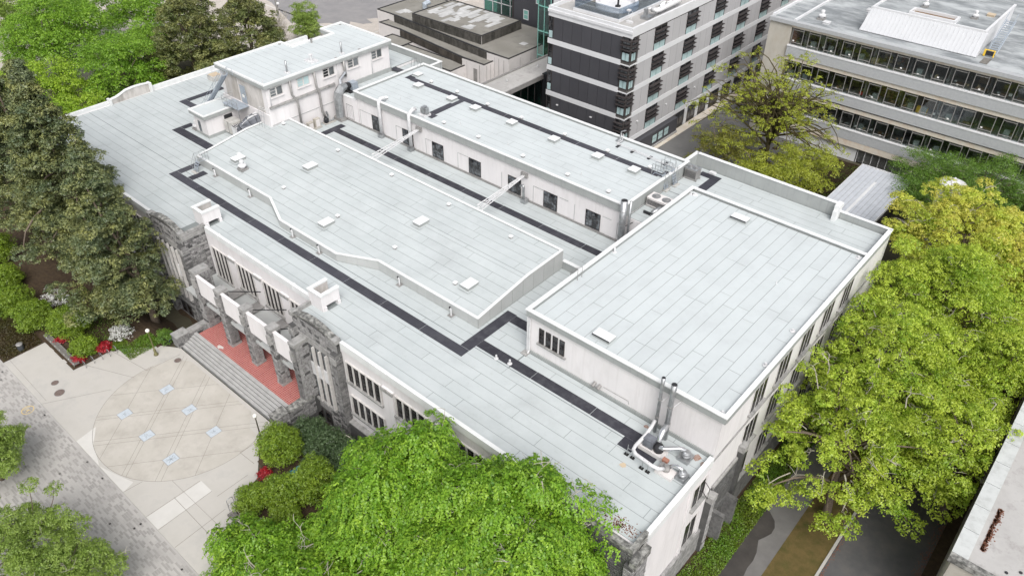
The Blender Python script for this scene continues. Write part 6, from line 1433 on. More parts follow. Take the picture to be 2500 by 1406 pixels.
# ------------------------------------------------------------------ entrance steps and plaza furniture
t = thing('entrance_steps', 'broad grey stone steps rising to a red tiled porch floor', 'steps', (2, -31, 0))
for k in range(6):
    b = MB(); y = -32.4+.33*k; b.box(-6.45, 10.95, y, y+.33 if k < 5 else y+.42, -.3, .165*(k+1)); part('step', b, 'step_stone', t)
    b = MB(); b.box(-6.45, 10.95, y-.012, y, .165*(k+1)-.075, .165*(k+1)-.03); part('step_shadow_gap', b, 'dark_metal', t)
b = MB(); b.box(-6.0, 10.9, -30.33, -24.6, -.5, .985); part('porch_floor', b, 'red_tile', t)
b = MB(); b.prism([(-2.6, -29.9), (-1.9, -29.75), (-1.6, -30.0), (-2.0, -30.12), (-2.1, -30.3), (-2.5, -30.2)], .986, .99); part('worn_patch', b, 'concrete_light', t)
for nm, x0, x1, lb, sd_ in (('steps_wall', -7.7, -6.5, 'stone side wall with block pier left of the entrance steps', 1), ('steps_wall', 11.0, 12.2, 'mossy stone side wall right of the entrance steps', 2)):
    t = thing(nm, lb, 'stone wall', ((x0+x1)/2, -30, 0))
    b = MB(); b.box(x0, x1, -32.7, -31.2, -1, 1.45); b.box(x0+.25, x1-.1, -31.2, -27.9, -3, 1.15); w_ = part('wall', b, 'mortar', t)
    masonry(w_, (x0, -32.7, 0), (1, 0, 0), (0, -1, 0), x1-x0, 0, 1.4, seed=120+sd_, single=False); masonry(w_, (x1, -32.7, 0), (0, 1, 0), (1, 0, 0), 1.5, 0, 1.4, seed=122+sd_, single=False); masonry(w_, (x0, -31.2, 0), (0, -1, 0), (-1, 0, 0), 1.5, 0, 1.4, seed=125+sd_, single=False); masonry(w_, (x1-.1, -31.2, 0), (0, 1, 0), (1, 0, 0), 3.3, -1, 1.1, seed=127, single=False)
    b = MB(); b.box(x0-.06, x1+.06, -32.78, -31.15, 1.42, 1.55); b.box(x0+.2, x1-.04, -31.15, -27.9, 1.15, 1.3); part('coping_stone', b, 'lichen_stone' if sd_ == 2 else 'cast_stone', t)
def lamp(x, y, z, label, h=3.45, m='lamp_pole'):
    t = thing('street_lamp', label, 'street lamp', (x, y, z), 'globe lamps')
    b = MB(); b.lathe(x, y, [(.26, z), (.26, z+.12), (.16, z+.2), (.14, z+.75), (.10, z+.85), (.075, z+1.0), (.055, z+h-.25), (.09, z+h-.2), (.07, z+h-.1)], 12); part('post', b, m, t, smooth=True)
    b = MB(); n = 8
    pr_ = [(.03, z+h-.1)]+[(.23*math.sin(PI*k/n), z+h+.13-.23*math.cos(PI*k/n)) for k in range(1, n)]+[(.02, z+h+.36)]
    b.lathe(x, y, pr_, 18); part('globe', b, 'globe', t, smooth=True)
lamp(-7.55, -35.0, 0, 'globe lamp with mossy post beside the small bush left of the steps', 3.45, 'lamp_pole_moss')
lamp(12.0, -34.6, 0, 'dark post globe lamp beside the round shrub right of the steps')
lamp(16.4, 40.2, -.95, 'globe lamp in the back lane under the sparse tree', 3.6)
t = thing('litter_bin', 'dark round litter bin by the planting bed at the left', 'bin', (-19.6, -44.6, 0))
b = MB(); b.lathe(-19.6, -44.6, [(.30, 0), (.33, .1), (.34, .85), (.30, .88)], 18); part('body', b, 'bin', t, smooth=False)
b = MB(); b.lathe(-19.6, -44.6, [(.35, .86), (.35, .94), (.22, 1.0), (.1, 1.02)], 18); part('lid', b, 'galv_dull', t)
def bench(x0, x1, y0, y1, label, box=False):
    t = thing('bench', label, 'bench', ((x0+x1)/2, (y0+y1)/2, 0), 'long slatted timber benches')
    n = 4
    for k in range(n): y = y0+(y1-y0)*k/n; b = MB(); b.box(x0, x1, y+.012, y+(y1-y0)/n-.012, .40, .46); part('slat', b, 'wood_grey', t)
    b = MB(); x = x0+.2
    while x < x1: b.box(x, x+.12, y0+.06, y1-.06, 0, .40); x += 1.15
    part('leg', b, 'dark_metal', t)
    b = MB(); b.box(x0, x1, y0-.02, y0+.012, .22, .40); part('apron', b, 'wood_grey', t)
    x = x0+.7; 
    while x < x1-.3: b = MB(); b.box(x, x+.09, y0+.02, y0+.07, .46, .52); part('skate_stop', b, 'white_metal', t); x += 1.1
bench(-19.8, -12.15, -42.0, -41.4, 'long weathered slatted bench edging the left planting bed')
bench(17.4, 24.0, -41.95, -41.35, 'slatted bench half under the weeping elm on the right')
proto = thing('bicycle_rack', 'silver cycle hoop nearest the long bench', 'cycle rack', (-11.55, -41.15, 0), 'cycle hoops left of the plaza')
b = MB(); b.tube([(-11.95, -41.15, 0), (-11.95, -41.15, .7), (-11.8, -41.15, .83), (-11.5, -41.15, .85), (-11.35, -41.15, .75), (-11.3, -41.15, 0)], .03, 8); part('hoop', b, 'galvanised', proto, smooth=True)
for (x, y, lb) in ((-11.6, -40.2, 'silver cycle hoop second from the long bench'), (-11.5, -39.3, 'middle silver cycle hoop beside the round shrub'), (-11.35, -38.5, 'silver cycle hoop in front of the red azalea'), (-11.35, -37.7, 'silver cycle hoop farthest from the long bench')): copy_tree(proto, (x, y, 0), 0, lb)
for (x, y, lb) in ((16.9, -41.05, 'cycle hoop closest to the right bench'), (16.3, -40.85, 'cycle hoop between two others near the right shrubs'), (16.15, -40.0, 'cycle hoop standing against the right shrubs')): copy_tree(proto, (x, y, 0), PI/2, lb, 'cycle hoops right of the plaza')
PL = [('plaque with dark specks nearest the entrance steps at left', 0, 0), ('middle plaque of the row nearer the steps', 1, 0), ('right plaque of the row nearer the steps', 2, 0), ('left plaque of the row farther from the steps', 0, 1), ('middle plaque of the row farther from the steps', 1, 1), ('plaque with crossed pattern nearest the pale slab', 2, 1)]
rr = random.Random(3)
for lb, i, j in PL:
    x, y = PX[i], PY[j]; t = thing('floor_plaque', 'pale blue rectangular '+lb, 'plaque', (x, y, .008), 'inlaid plaques in the round paving')
    b = MB(); b.box(x-.56, x+.56, y-.66, y+.66, .008, .014); part('frame', b, 'galv_dull', t)
    b = MB(); b.box(x-.51, x+.51, y-.61, y+.61, .012, .018); part('tile', b, 'plaque', t)
    b = MB()
    if (i, j) == (2, 1):
        for (p, q) in (((-.3, -.4), (.3, .4)), ((-.3, .4), (.3, -.4)), ((-.35, 0), (.35, .05)), ((-.1, -.45), (.05, .45))): joint((x+p[0], y+p[1]), (x+q[0], y+q[1]), .035, .0205, b)
    else:
        for k in range(16): a = rr.uniform(0, 6.3); r_ = rr.uniform(.05, .32); u, v = x+r_*math.cos(a), y+r_*math.sin(a); joint((u, v), (u+rr.uniform(-.2, .2), v+rr.uniform(-.2, .2)), .022, .0205, b)
    part('mark', b, 'plaque_mark', t)
for (x, y, r, lb) in ((-11.6, -44.5, .36, 'smaller brown manhole cover near the paver walk'), (-9.75, -44.85, .5, 'larger brown manhole cover near the paver walk'), (-4.9, -33.9, .36, 'brown manhole cover near the left foot of the steps')):
    t = thing('manhole_cover', lb, 'manhole cover', (x, y, 0)); b = MB(); b.cyl(x, y, .004, .02, r, 24); part('lid', b, 'iron', t)
    b = MB(); b.lathe(x, y, [(r+.05, .003), (r+.05, .014), (r, .014)], 24); part('rim', b, 'galv_dull', t)
# painted ring with pictogram and small lettering
t = thing('painted_marking', 'pale yellow painted ring with walking figure on the dark pavers', 'ground marking', (-9.73, -48.15, 0))
b = MB(); n = 40; R1, R2 = .62, .54
for k in range(n):
    a, c_ = 2*PI*k/n, 2*PI*(k+1)/n; f = lambda r, g: (-9.73+r*math.cos(g), -48.15+r*math.sin(g), .0095)
    b.quad(f(R2, a), f(R1, a), f(R1, c_), f(R2, c_))
part('ring', b, 'yellow_paint', t)
b = MB(); joint((-9.55, -48.25), (-9.7, -48.05), .1, .0095, b); joint((-9.7, -48.05), (-9.85, -48.3), .07, .0096, b); joint((-9.62, -48.2), (-9.5, -48.45), .07, .0097, b); joint((-9.66, -48.0), (-9.45, -48.02), .06, .0098, b); part('figure', b, 'yellow_paint', t)
fc = bpy.data.curves.new('lettering', 'FONT'); fc.body = 'SLOW'; fc.size = .26; fc.align_x = 'CENTER'; fc.extrude = .001; fc.materials.append(MATS['yellow_paint'])
ft = bpy.data.objects.new('text_source', fc); COL.objects.link(ft); bpy.context.view_layer.update(); fme = bpy.data.meshes.new_from_object(ft); bpy.data.objects.remove(ft)
fme.materials.clear(); fme.materials.append(MATS['yellow_paint']); fo = bpy.data.objects.new('lettering', fme); link(fo, t, (-9.98, -48.15, .0095)); fo.rotation_euler = (0, 0, PI/2)
# bicycle leaning at the wall pier
t = thing('bicycle', 'dark blue bicycle leaning on the stone pier by the steps', 'bicycle', (-7.95, -32.6, 0))
for y in (-33.1, -32.1):
    b = MB(); n = 16; b.tube([(-7.98, y+.33*math.cos(2*PI*k/n), .34+.33*math.sin(2*PI*k/n)) for k in range(n+1)], .022, 6, caps=False); w_ = part('wheel', b, 'rubber', t)
b = MB()
for p, q in (((-7.96, -33.1, .34), (-7.94, -32.85, .85)), ((-7.94, -32.88, .8), (-7.94, -32.4, .8)), ((-7.94, -32.4, .8), (-7.95, -32.55, .32)), ((-7.95, -32.55, .32), (-7.94, -32.86, .75)), ((-7.96, -32.1, .34), (-7.94, -32.4, .78)), ((-7.96, -32.1, .34), (-7.95, -32.55, .32))): b.tube([p, q], .022, 6)
part('frame', b, 'blue_paint', t)
b = MB(); b.tube([(-8.15, -32.88, .98), (-7.75, -32.88, .98)], .018, 6); b.tube([(-7.94, -32.86, .8), (-7.94, -32.87, .98)], .018, 6); part('handlebar', b, 'dark_metal', t)
b = MB(); b.box(-8.0, -7.88, -32.5, -32.25, .86, .92); part('saddle', b, 'dark_metal', t)
t = thing('utility_pole', 'dark tall pole with a small lamp on the far concourse', 'pole', (-85.5, 38, 0))
b = MB(); b.tube([(-85.5, 38, 0), (-85.5, 38, 12)], [.28, .2], 10); part('post', b, 'galv_dull', t); 
b = MB(); b.lathe(-84.9, 38, [(.1, 4.6), (.35, 4.8), (.3, 5.1), (.05, 5.2)], 10); b.tube([(-85.4, 38, 5.1), (-84.9, 38, 5.1)], .04, 5); part('lamp_head', b, 'white_metal', t)
t = thing('notice_board', 'small white notice board behind the penthouse corner', 'sign', (-62.5, 36.5, 0))
b = MB(); b.box(-63.4, -61.6, 36.4, 36.5, 1.0, 2.6); part('board', b, 'white_metal', t)
b = MB(); b.box(-63.3, -61.7, 36.38, 36.4, 1.1, 2.5); part('panel', b, 'cabinet', t)
b = MB(); b.box(-63.35, -63.25, 36.4, 36.5, 0, 1); b.box(-61.75, -61.65, 36.4, 36.5, 0, 1); part('leg', b, 'galv_dull', t)
t = thing('tarpaulin', 'crumpled blue tarpaulin lying among the shrubs', 'tarpaulin', (18.6, -35.0, -2))
b = MB(); n = 6
for i in range(n+1):
    for j in range(n+1): b.v.append((17.9+i*.25, -35.8+j*.25, gz(18, -35)+.5+random.uniform(0, .5)))
for i in range(n):
    for j in range(n): a = i*(n+1)+j; b.f.append((a, a+1, a+n+2, a+n+1))
part('sheet', b, 'blue_tarp', t)
# ------------------------------------------------------------------ vegetation
def nrm(a): return a/np.maximum(np.linalg.norm(a, axis=1, keepdims=True), 1e-9)
EXCL = [(-50.5, 50.75, -27.75, 20.6, -5, 11.2), (30.4, 50.9, -16.3, 12.9, -5, 16), (-6.6, 11.2, -33, -24, -5, 9), (67.4, 100, -11.4, 70, -5, 9.1), (-11, 6.1, 37, 120, -5, 22), (14.4, 75, 62.6, 100, -5, 19), (36.6, 44.2, 35, 55.2, -5, 3.3), (48.9, 52.5, 42.6, 46.2, -5, 10.6)]
def clip(P):
    k = np.ones(len(P), bool)
    for x0, x1, y0, y1, z0, z1 in EXCL: k &= ~((P[:, 0] > x0) & (P[:, 0] < x1) & (P[:, 1] > y0) & (P[:, 1] < y1) & (P[:, 2] > z0) & (P[:, 2] < z1))
    return k
def leaf_obj(name, P, N, S, T, m, parent, aspect=0.6, fold=0.18):
    k = clip(P); P, N, S, T = P[k], N[k], S[k], T[k]; n = len(P)
    if n == 0: return None
    r = nrm(rng.normal(size=(n, 3))); t = nrm(np.cross(N, r)); u = np.cross(N, t)
    L = S[:, None]; V = np.empty((n, 4, 3), np.float32)
    V[:, 0] = P-t*L*.5; V[:, 1] = P+u*L*.5*aspect+N*L*fold; V[:, 2] = P+t*L*.5; V[:, 3] = P-u*L*.5*aspect+N*L*fold
    c = P.mean(0); V -= c.astype(np.float32)
    me = bpy.data.meshes.new(name); me.vertices.add(4*n); me.vertices.foreach_set('co', V.reshape(-1))
    me.loops.add(4*n); me.loops.foreach_set('vertex_index', np.arange(4*n, dtype=np.int32))
    me.polygons.add(n); me.polygons.foreach_set('loop_start', np.arange(0, 4*n, 4, dtype=np.int32)); me.polygons.foreach_set('loop_total', np.full(n, 4, np.int32))
    at = me.attributes.new('tint', 'FLOAT', 'FACE'); at.data.foreach_set('value', T.astype(np.float32))
    me.update(); me.validate(); me.materials.append(MATS[m])
    o = bpy.data.objects.new(name, me); link(o, parent, tuple(c)); o['kind'] = 'stuff'; return o
def tufts(boughs, per_area, k, tr, leaf, flat=0.8, under=-0.25, droop=0.0, upb=0.7, puff=True):
    # boughs: (cx,cy,cz,rx,ry,rz); tufts lie on the upper shell of each bough, leaves inside each tuft
    PP, NN, SS, TT = [], [], [], []
    for (cx, cy, cz, rx, ry, rz) in boughs:
        area = 4*PI*((rx*ry+ry*rz+rx*rz)/3); nt_ = max(3, int(area*per_area))
        d = nrm(rng.normal(size=(nt_*2, 3))); d = d[d[:, 2] > under][:nt_]; nt2 = len(d)
        rad = rng.uniform(.62, 1.06, size=(nt2, 1)); C = np.array([cx, cy, cz])+d*rad*np.array([rx, ry, rz])
        if droop: C[:, 2] -= droop*rng.random(nt2)**2*(1-np.abs(d[:, 2]))
        tt = np.clip(rng.normal(.48, .27, nt2)+0.18*rng.normal(), 0, 1)
        off_ = nrm(rng.normal(size=(nt2, k, 3)).reshape(-1, 3)).reshape(nt2, k, 3)*(rng.random((nt2, k, 1))**.6)*tr*np.array([1, 1, .55])
        P = (C[:, None]+off_).reshape(-1, 3); D0 = np.repeat(d, k, 0)
        if puff:
            dd = nrm(rng.normal(size=(nt2*k, 3))); dd[:, 2] = np.where(dd[:, 2] < -.3, -dd[:, 2], dd[:, 2]); rr_ = np.repeat(tr*rng.uniform(.7, 1.25, nt2), k)[:, None]
            P = np.repeat(C, k, 0)+dd*rr_*rng.uniform(.75, 1.1, (nt2*k, 1))*np.array([1, 1, .72])
            N = nrm(dd*.9+D0*.25+np.array([0, 0, .35])+rng.normal(size=P.shape)*.38)
        else: N = nrm(D0*.7+np.array([0, 0, upb])+rng.normal(size=P.shape)*.55)
        PP.append(P); NN.append(N); SS.append(leaf*rng.uniform(.7, 1.3, len(P))); TT.append(np.clip(np.repeat(tt, k)+rng.normal(0, .12, len(P)), 0, 1))
    return [np.concatenate(a) for a in (PP, NN, SS, TT)]
def sprays(boughs, per_area, n, L, leaf):
    # hanging sprays: arcs that leave the bough outward, then fall, carrying small leaves on both sides
    PP, NN, SS, TT = [], [], [], []
    for (cx, cy, cz, rx, ry, rz) in boughs:
        ns = max(4, int(4*PI*(rx*ry+ry*rz+rx*rz)/3*per_area)); d = nrm(rng.normal(size=(ns*2, 3))); d = d[d[:, 2] > -.35][:ns]; m_ = len(d)
        C = np.array([cx, cy, cz])+d*rng.uniform(.55, 1.0, (m_, 1))*np.array([rx, ry, rz]); h = d.copy(); h[:, 2] = 0; h = nrm(h+1e-3)
        L_ = L*rng.uniform(.6, 1.3, (m_, 1)); tt = np.clip(rng.normal(.5, .26, m_), 0, 1); side = np.stack([-h[:, 1], h[:, 0], np.zeros(m_)], 1)
        for j in range(n):
            f = (j+.5)/n; c = C+h*L_*(f*.75)+np.array([0, 0, 1.])*L_*(.22*f-.95*f*f); P = c+side*rng.uniform(-1, 1, (m_, 1))*.13*(1.2-f)+rng.normal(size=c.shape)*.03
            PP.append(P); NN.append(nrm(h*(.25+.9*f)+np.array([0, 0, 1.1-.6*f])+rng.normal(size=c.shape)*.35)); SS.append(leaf*rng.uniform(.75, 1.25, m_)); TT.append(np.clip(tt+.12*rng.normal(size=m_)+.15*f, 0, 1))
    return [np.concatenate(a) for a in (PP, NN, SS, TT)]
def limb_pts(a, b, bend=.12, n=5, sag=0.0):
    a, b = np.array(a, float), np.array(b, float); L = np.linalg.norm(b-a); off_ = rng.normal(size=3)*bend*L; pts = []
    for i in range(n+1):
        f = i/n; p = a+(b-a)*f+off_*math.sin(PI*f); p[2] += -sag*f*f*L*.3+0.08*L*math.sin(PI*f); pts.append(tuple(p))
    return pts
def tree(name, label, cat, base, boughs, leafm, barkm='bark', r0=.3, group=None, crown='crown', per_area=3.0, k=10, tr=.35, leaf=.16, limbs=14, twig=0, twigm='bark_pale', droop=0, under=-.25, top=None, lean=None, aspect=.6, upb=.7, puff=True, spray=False):
    t = thing(name, label, cat, base, group); bx = np.array([b_[:3] for b_ in boughs]); c = bx.mean(0)
    h = (top if top else c[2]+.15*(bx[:, 2].max()-c[2])); tp = np.array([base[0]*.35+c[0]*.65, base[1]*.35+c[1]*.65, h])
    if lean: tp = np.array(lean)
    b = MB(); P = limb_pts(base, tp, .02, 8); n = len(P); b.tube(P, [r0*(1.35 if i == 0 else 1-.72*i/(n-1)) for i in range(n)], 10)
    part('trunk', b, barkm, t, smooth=True)
    if limbs:
        b = MB(); idx = rng.permutation(len(boughs))[:limbs]
        for i in idx:
            q = boughs[i]; f = rng.uniform(.35, .95); s_ = np.array(P[int(f*(n-1))]); e = np.array(q[:3])
            pts = limb_pts(s_, e, .10, 5); rb = r0*(.5-.25*f)
            b.tube(pts, [rb*(1-.8*j/5)+.015 for j in range(6)], 6)
        part('limb', b, barkm, t, smooth=True, kind='stuff' if limbs > 6 else None)
    if twig:
        b = MB()
        for i in rng.choice(len(boughs), min(twig, len(boughs)), replace=False):
            q = boughs[i]; d = nrm(rng.normal(size=(1, 3)))[0]; d[2] = abs(d[2])*.6+.3; d /= np.linalg.norm(d)
            e = np.array(q[:3])+d*np.array(q[3:])*(1.45 if spray else 1.1); s_ = np.array(q[:3])*.7+np.array(tp)*.3
            L_ = limb_pts(s_, e, .12, 4); b.tube(L_, [.055, .05, .04, .03, .015], 5)
            for j in range(4):
                d2 = nrm(rng.normal(size=(1, 3)))[0]; d2[2] = abs(d2[2])*.35; e2 = np.array(L_[2+j % 3])+d2*rng.uniform(.5, 1.5); b.tube(limb_pts(L_[2+j % 3], e2, .15, 3), [.03, .024, .018, .008], 4)
        part('branch', b, twigm, t, kind='stuff')
    A = sprays(boughs, per_area, k, 1.15, leaf) if spray else tufts(boughs, per_area, k, tr, leaf, under=under, droop=droop, upb=upb, puff=puff)
    leaf_obj('crown', *A, leafm, t, aspect)
    return t
def crown(c, r, nb, br, flat=.62, zmin=-.35, inner=.25, jit=.12):
    out = []; g = PI*(3-math.sqrt(5))
    for i in range(nb):
        z = 1-(1-zmin)*(i+.5)/nb; rr_ = math.sqrt(max(0, 1-z*z)); a = g*i+rng.uniform(-.3, .3); f = rng.uniform(.72, 1.0) if rng.random() > inner else rng.uniform(.3, .7)
        p = np.array([rr_*math.cos(a), rr_*math.sin(a), z])*np.array(r)*f*(1+rng.normal(0, jit))
        s_ = br*rng.uniform(.7, 1.25); out.append((c[0]+p[0], c[1]+p[1], c[2]+p[2], s_, s_, s_*flat))
    return out
def conifer(c, zb, zt, R, nb, br=1.3, power=.85, irr=.2, zmin=0):
    out = []
    for i in range(nb):
        f = ((i+.5)/nb)**.8; a = rng.uniform(0, 2*PI); rad = R*min(1, .62+f*2.2)*(1-f)**power*(1+rng.normal(0, irr)); q = rng.uniform(.72, 1.0) if rng.random() > .2 else rng.uniform(.2, .7)
        lobe = 1+.18*math.sin(3*a+f*7); rad = max(.2, rad*lobe*q); z = zb+(zt-zb)*f+rng.normal(0, .3)
        s_ = br*(1.15-.55*f)*rng.uniform(.75, 1.25); out.append((c[0]+rad*math.cos(a), c[1]+rad*math.sin(a), z, s_*1.05, s_*1.05, s_*.72))
    return out

# the four big conifers at the left
GC = 'dark conifers beside the left wing'
CK = dict(r0=.45, group=GC, k=13, limbs=12, aspect=.45)
tree('conifer_tree', 'olive conifer nearest the entrance steps, overlapping the stone bay', 'conifer', (-14.2, -31.6, -2), conifer((-15.4, -32.8), 1.4, 22.5, 6.4, 230, 1.12, .88), 'leaf_conifer', per_area=3.0, tr=.30, leaf=.24, **CK)
tree('conifer_tree', 'tallest conifer standing second in the dark row from the steps', 'conifer', (-25.2, -33.2, -1), conifer((-25.4, -32.6), 5.0, 28, 6.9, 270, 1.25, .9), 'leaf_conifer', per_area=2.5, tr=.34, leaf=.27, **CK)
tree('conifer_tree', 'leftmost conifer of the dark row cut by the picture edge', 'conifer', (-37.6, -33.6, -1), conifer((-38.2, -33.0), 5, 29, 7.0, 220, 1.35, .9), 'leaf_conifer', per_area=2.1, tr=.36, leaf=.30, **CK)
tree('conifer_tree', 'conifer set back between the tallest and leftmost ones', 'conifer', (-32.0, -31.0, -2), conifer((-32.0, -30.8), 4, 24.5, 5.2, 180, 1.25, .9), 'leaf_conifer', per_area=2.1, tr=.36, leaf=.30, **CK)
# bright trees at the top left
GT = 'leafy trees beyond the left end of the building'
def leafy(x, y, zc, r, h, m, lb, nb=46, br=2.0, den=1.5, leaf=.30, bk='bark'):
    return tree('leafy_tree', lb, 'tree', (x, y, 0), crown((x, y, zc), (r, r, h), nb, br, zmin=-.6), m, bk, r0=.32, group=GT, per_area=den, k=10, tr=.5, leaf=leaf, limbs=14)
leafy(-91.5, -6, 7, 9.0, 7, 'leaf_far_green', 'big mid green tree filling the top left corner area', 60, 2.5)
leafy(-73.5, -17.5, 5, 7.5, 5.5, 'leaf_lime', 'lime green tree just behind the leftmost conifer tips', 54, 2.0)
leafy(-70.5, -4.0, 5.5, 6.6, 7.0, 'leaf_far_green', 'rich green tree left of the brownish conifers', 52, 1.9)
leafy(-62.5, -17, 3, 6.0, 4.8, 'leaf_lime', 'lime tree close to the raised end parapet of the roof', 46, 1.7)
leafy(-58.5, -7.5, 2.5, 5.0, 4.2, 'leaf_far_green', 'dark green small tree under the end parapet of the roof', 40, 1.5)
leafy(-98.5, 14.5, 5, 6, 5, 'leaf_far_green', 'green tree behind the brownish conifers near the concourse', 36, 1.9)
leafy(-118, -5, 6, 8, 6, 'leaf_grey_green', 'yellowish tree at the extreme top left edge', 36, 2.2)
leafy(-103, 4, 7, 7.5, 6, 'leaf_far_green', 'green tree behind the big corner tree, by the concourse', 40, 2.2)
leafy(-79.5, 4.5, 5, 5.5, 5, 'leaf_far_green', 'small bright green tree before the concourse edge', 36, 1.8)
def bconif(x, y, zt, R, lb, nb=170): return tree('conifer_tree', lb, 'conifer', (x, y, 0), conifer((x, y), 1.5, zt, R*1.08, nb, 1.25, .6), 'leaf_brown_conifer', r0=.4, group='brownish conifers behind the building end', per_area=1.9, k=12, tr=.38, leaf=.32, limbs=8, aspect=.45)
bconif(-69.3, 8.2, 16.5, 8.0, 'wide brownish conifer left of the penthouse')
bconif(-66.5, 18.8, 15.5, 7.2, 'brownish conifer right behind the penthouse rear corner')
bconif(-77.5, 15.5, 14.5, 6.8, 'brownish conifer farther back between its two neighbours', 80)
def bare(x, y, z0, h, R, lb, m='bark_pale', n=70, seed=1):
    t = thing('bare_tree', lb, 'tree', (x, y, z0)); b = MB(); P = limb_pts((x, y, z0), (x, y, z0+h*.7), .03, 5); b.tube(P, [.22, .2, .17, .13, .1, .05], 8); part('trunk', b, m, t)
    b = MB()
    for i in range(n):
        s_ = P[1+i % 5]; a = rng.uniform(0, 2*PI); e = (x+R*math.cos(a)*rng.uniform(.4, 1), y+R*math.sin(a)*rng.uniform(.4, 1), z0+h*rng.uniform(.35, 1)); Q = limb_pts(s_, e, .12, 4); b.tube(Q, [.07, .055, .045, .03, .012], 4)
        for j in range(4): q = Q[1+j]; e2 = (q[0]+rng.normal(0, .7), q[1]+rng.normal(0, .7), q[2]+abs(rng.normal(0, .7))); b.tube([q, e2], [.03, .01], 4)
    part('branch', b, m, t, kind='stuff')
bare(-72.3, 28.0, 0, 8.0, 3.6, 'leafless pinkish grey tree between the conifers and the dark pole', 'bark_pale', 90)
tree('leafy_tree', 'compact round tree with golden top on the far concourse', 'tree', (-73.8, 37, 0), crown((-73.8, 37, 3.6), (3.1, 3.1, 3.9), 44, 1.15, zmin=-.85), 'leaf_grey_green', r0=.2, per_area=3, k=10, tr=.35, leaf=.22, limbs=6)
leaf_mat('leaf_gold_top', (0.16, 0.16, 0.03), (0.34, 0.30, 0.05), None, .3)
# lower left trees in the walk
def walk_tree(x, y, zc, r, h, lb, seed): return tree('leafy_tree', lb, 'tree', (x, y, 0), crown((x, y, zc), (r, r, h), 64, .95, zmin=-.55, jit=.2), 'leaf_grey_green', r0=.16, group='small light green trees in the paver walk', per_area=7.0, k=12, tr=.24, leaf=.15, limbs=18, twig=10)
walk_tree(10.3, -55.8, 4.2, 4.3, 2.6, 'rounded light green tree at the lower left corner', 1)
walk_tree(16.2, -54.6, 3.8, 3.4, 2.2, 'light green tree right of its twin at the lower left', 2)
walk_tree(-2.4, -53.6, 3.6, 3.2, 2.4, 'light green tree cut by the left picture edge', 3)
# the weeping elms in front
def droopy(c, r, nb, br):
    out = []; g = PI*(3-math.sqrt(5))
    for i in range(nb):
        z = 1-1.15*(i+.5)/nb; rr_ = math.sqrt(max(0, 1-z*z)); a = g*i+rng.uniform(-.25, .25); f = rng.uniform(.74, 1.0)*(1+.09*math.sin(3*a+c[0])+.07*math.sin(5*a-z*4))
        s_ = br*rng.uniform(.75, 1.2); x, y, zz_ = c[0]+rr_*math.cos(a)*r[0]*f, c[1]+rr_*math.sin(a)*r[1]*f, c[2]+z*r[2]*f
        out.append((x, y, zz_, s_, s_, s_*.55))
        if rng.random() < .6: out.append((x+rr_*math.cos(a)*.6, y+rr_*math.sin(a)*.6, zz_-s_*.9, s_*.7, s_*.7, s_*.8))
    return out
GE = 'weeping elms before the right wing'
tree('weeping_elm', 'bright green weeping elm at the bottom reaching over the plaza bench', 'tree', (29.8, -43.5, -.5), droopy((29.8, -43.6, 2.0), (8.4, 4.8, 4.6), 130, 1.3), 'leaf_elm', 'bark_pale', r0=.4, group=GE, per_area=4.2, k=10, leaf=.23, limbs=18, twig=60, spray=True)
tree('weeping_elm', 'bright green weeping elm covering the right wing windows', 'tree', (34, -34.5, -2.5), droopy((33.4, -33.2, 6.2), (5.8, 5.4, 8.4), 140, 1.3)+droopy((36.5, -38.5, 3.0), (8, 5, 6.6), 90, 1.35), 'leaf_elm', 'bark_pale', r0=.45, group=GE, per_area=4.2, k=10, leaf=.23, limbs=18, twig=80, spray=True)
tree('weeping_elm', 'largest weeping elm spreading below the roof corner', 'tree', (42.5, -34.5, -2.5), droopy((41.8, -32.6, 7.4), (7.6, 6.0, 8.8), 190, 1.35)+droopy((46.5, -36.0, 3.0), (6, 5, 6.5), 90, 1.3)+[(48.6, -27.2, 10.4, .9, .9, .6), (47.4, -26.6, 11.2, 1.1, 1.1, .7), (46.3, -26.6, 12.0, .9, .9, .6)], 'leaf_elm', 'bark_pale', r0=.45, group=GE, per_area=4.2, k=10, leaf=.23, limbs=18, twig=110, spray=True)
# maples on the right
GM = 'yellow green maples along the road'
def maple(base, boughs, lb, m='leaf_maple', r0=.4, **kw):
    a = dict(per_area=3.0, k=14, tr=.29, leaf=.20, limbs=34, twig=40); a.update(kw)
    return tree('maple_tree', lb, 'tree', base, boughs, m, 'bark', r0=r0, group=GM, **a)
maple((58.1, -4.8, -2), [(52.2, -8.0, 8.5, .9, .9, .6), (52.6, -5.6, 7.4, 1.1, 1.1, .7), (51.9, -3.8, 9.0, .9, .9, .6), (52.8, -1.2, 7.0, 1.1, 1.1, .8), (52.0, 1.8, 8.6, 1.1, 1.1, .7), (52.4, -10.5, 6.0, .9, .9, .6), (51.7, -7.0, 11.5, .6, .6, .4), (51.8, -1.0, 13.0, .6, .6, .4)]+crown((57.3, -1.8, 5.8), (6.4, 6.6, 6.2), 100, 1.15, zmin=-.45, jit=.22)+[(54.6, -10.2, 3.8, 1.2, 1.2, .7), (53.6, -11.5, 4.0, 1.3, 1.3, .8), (58.8, -9.0, 2.4, 1.2, 1.2, .8), (56.8, -8.5, 5.2, 1.2, 1.2, .8), (52.2, -5.2, 9.5, 1.0, 1.0, .6), (51.6, -2.4, 11.6, .8, .8, .5), (53.0, -9.2, 6.6, 1.0, 1.0, .6), (60.2, -8.7, 3.0, 1.4, 1.4, .8)], 'front maple rooted in the brown verge beside the path')
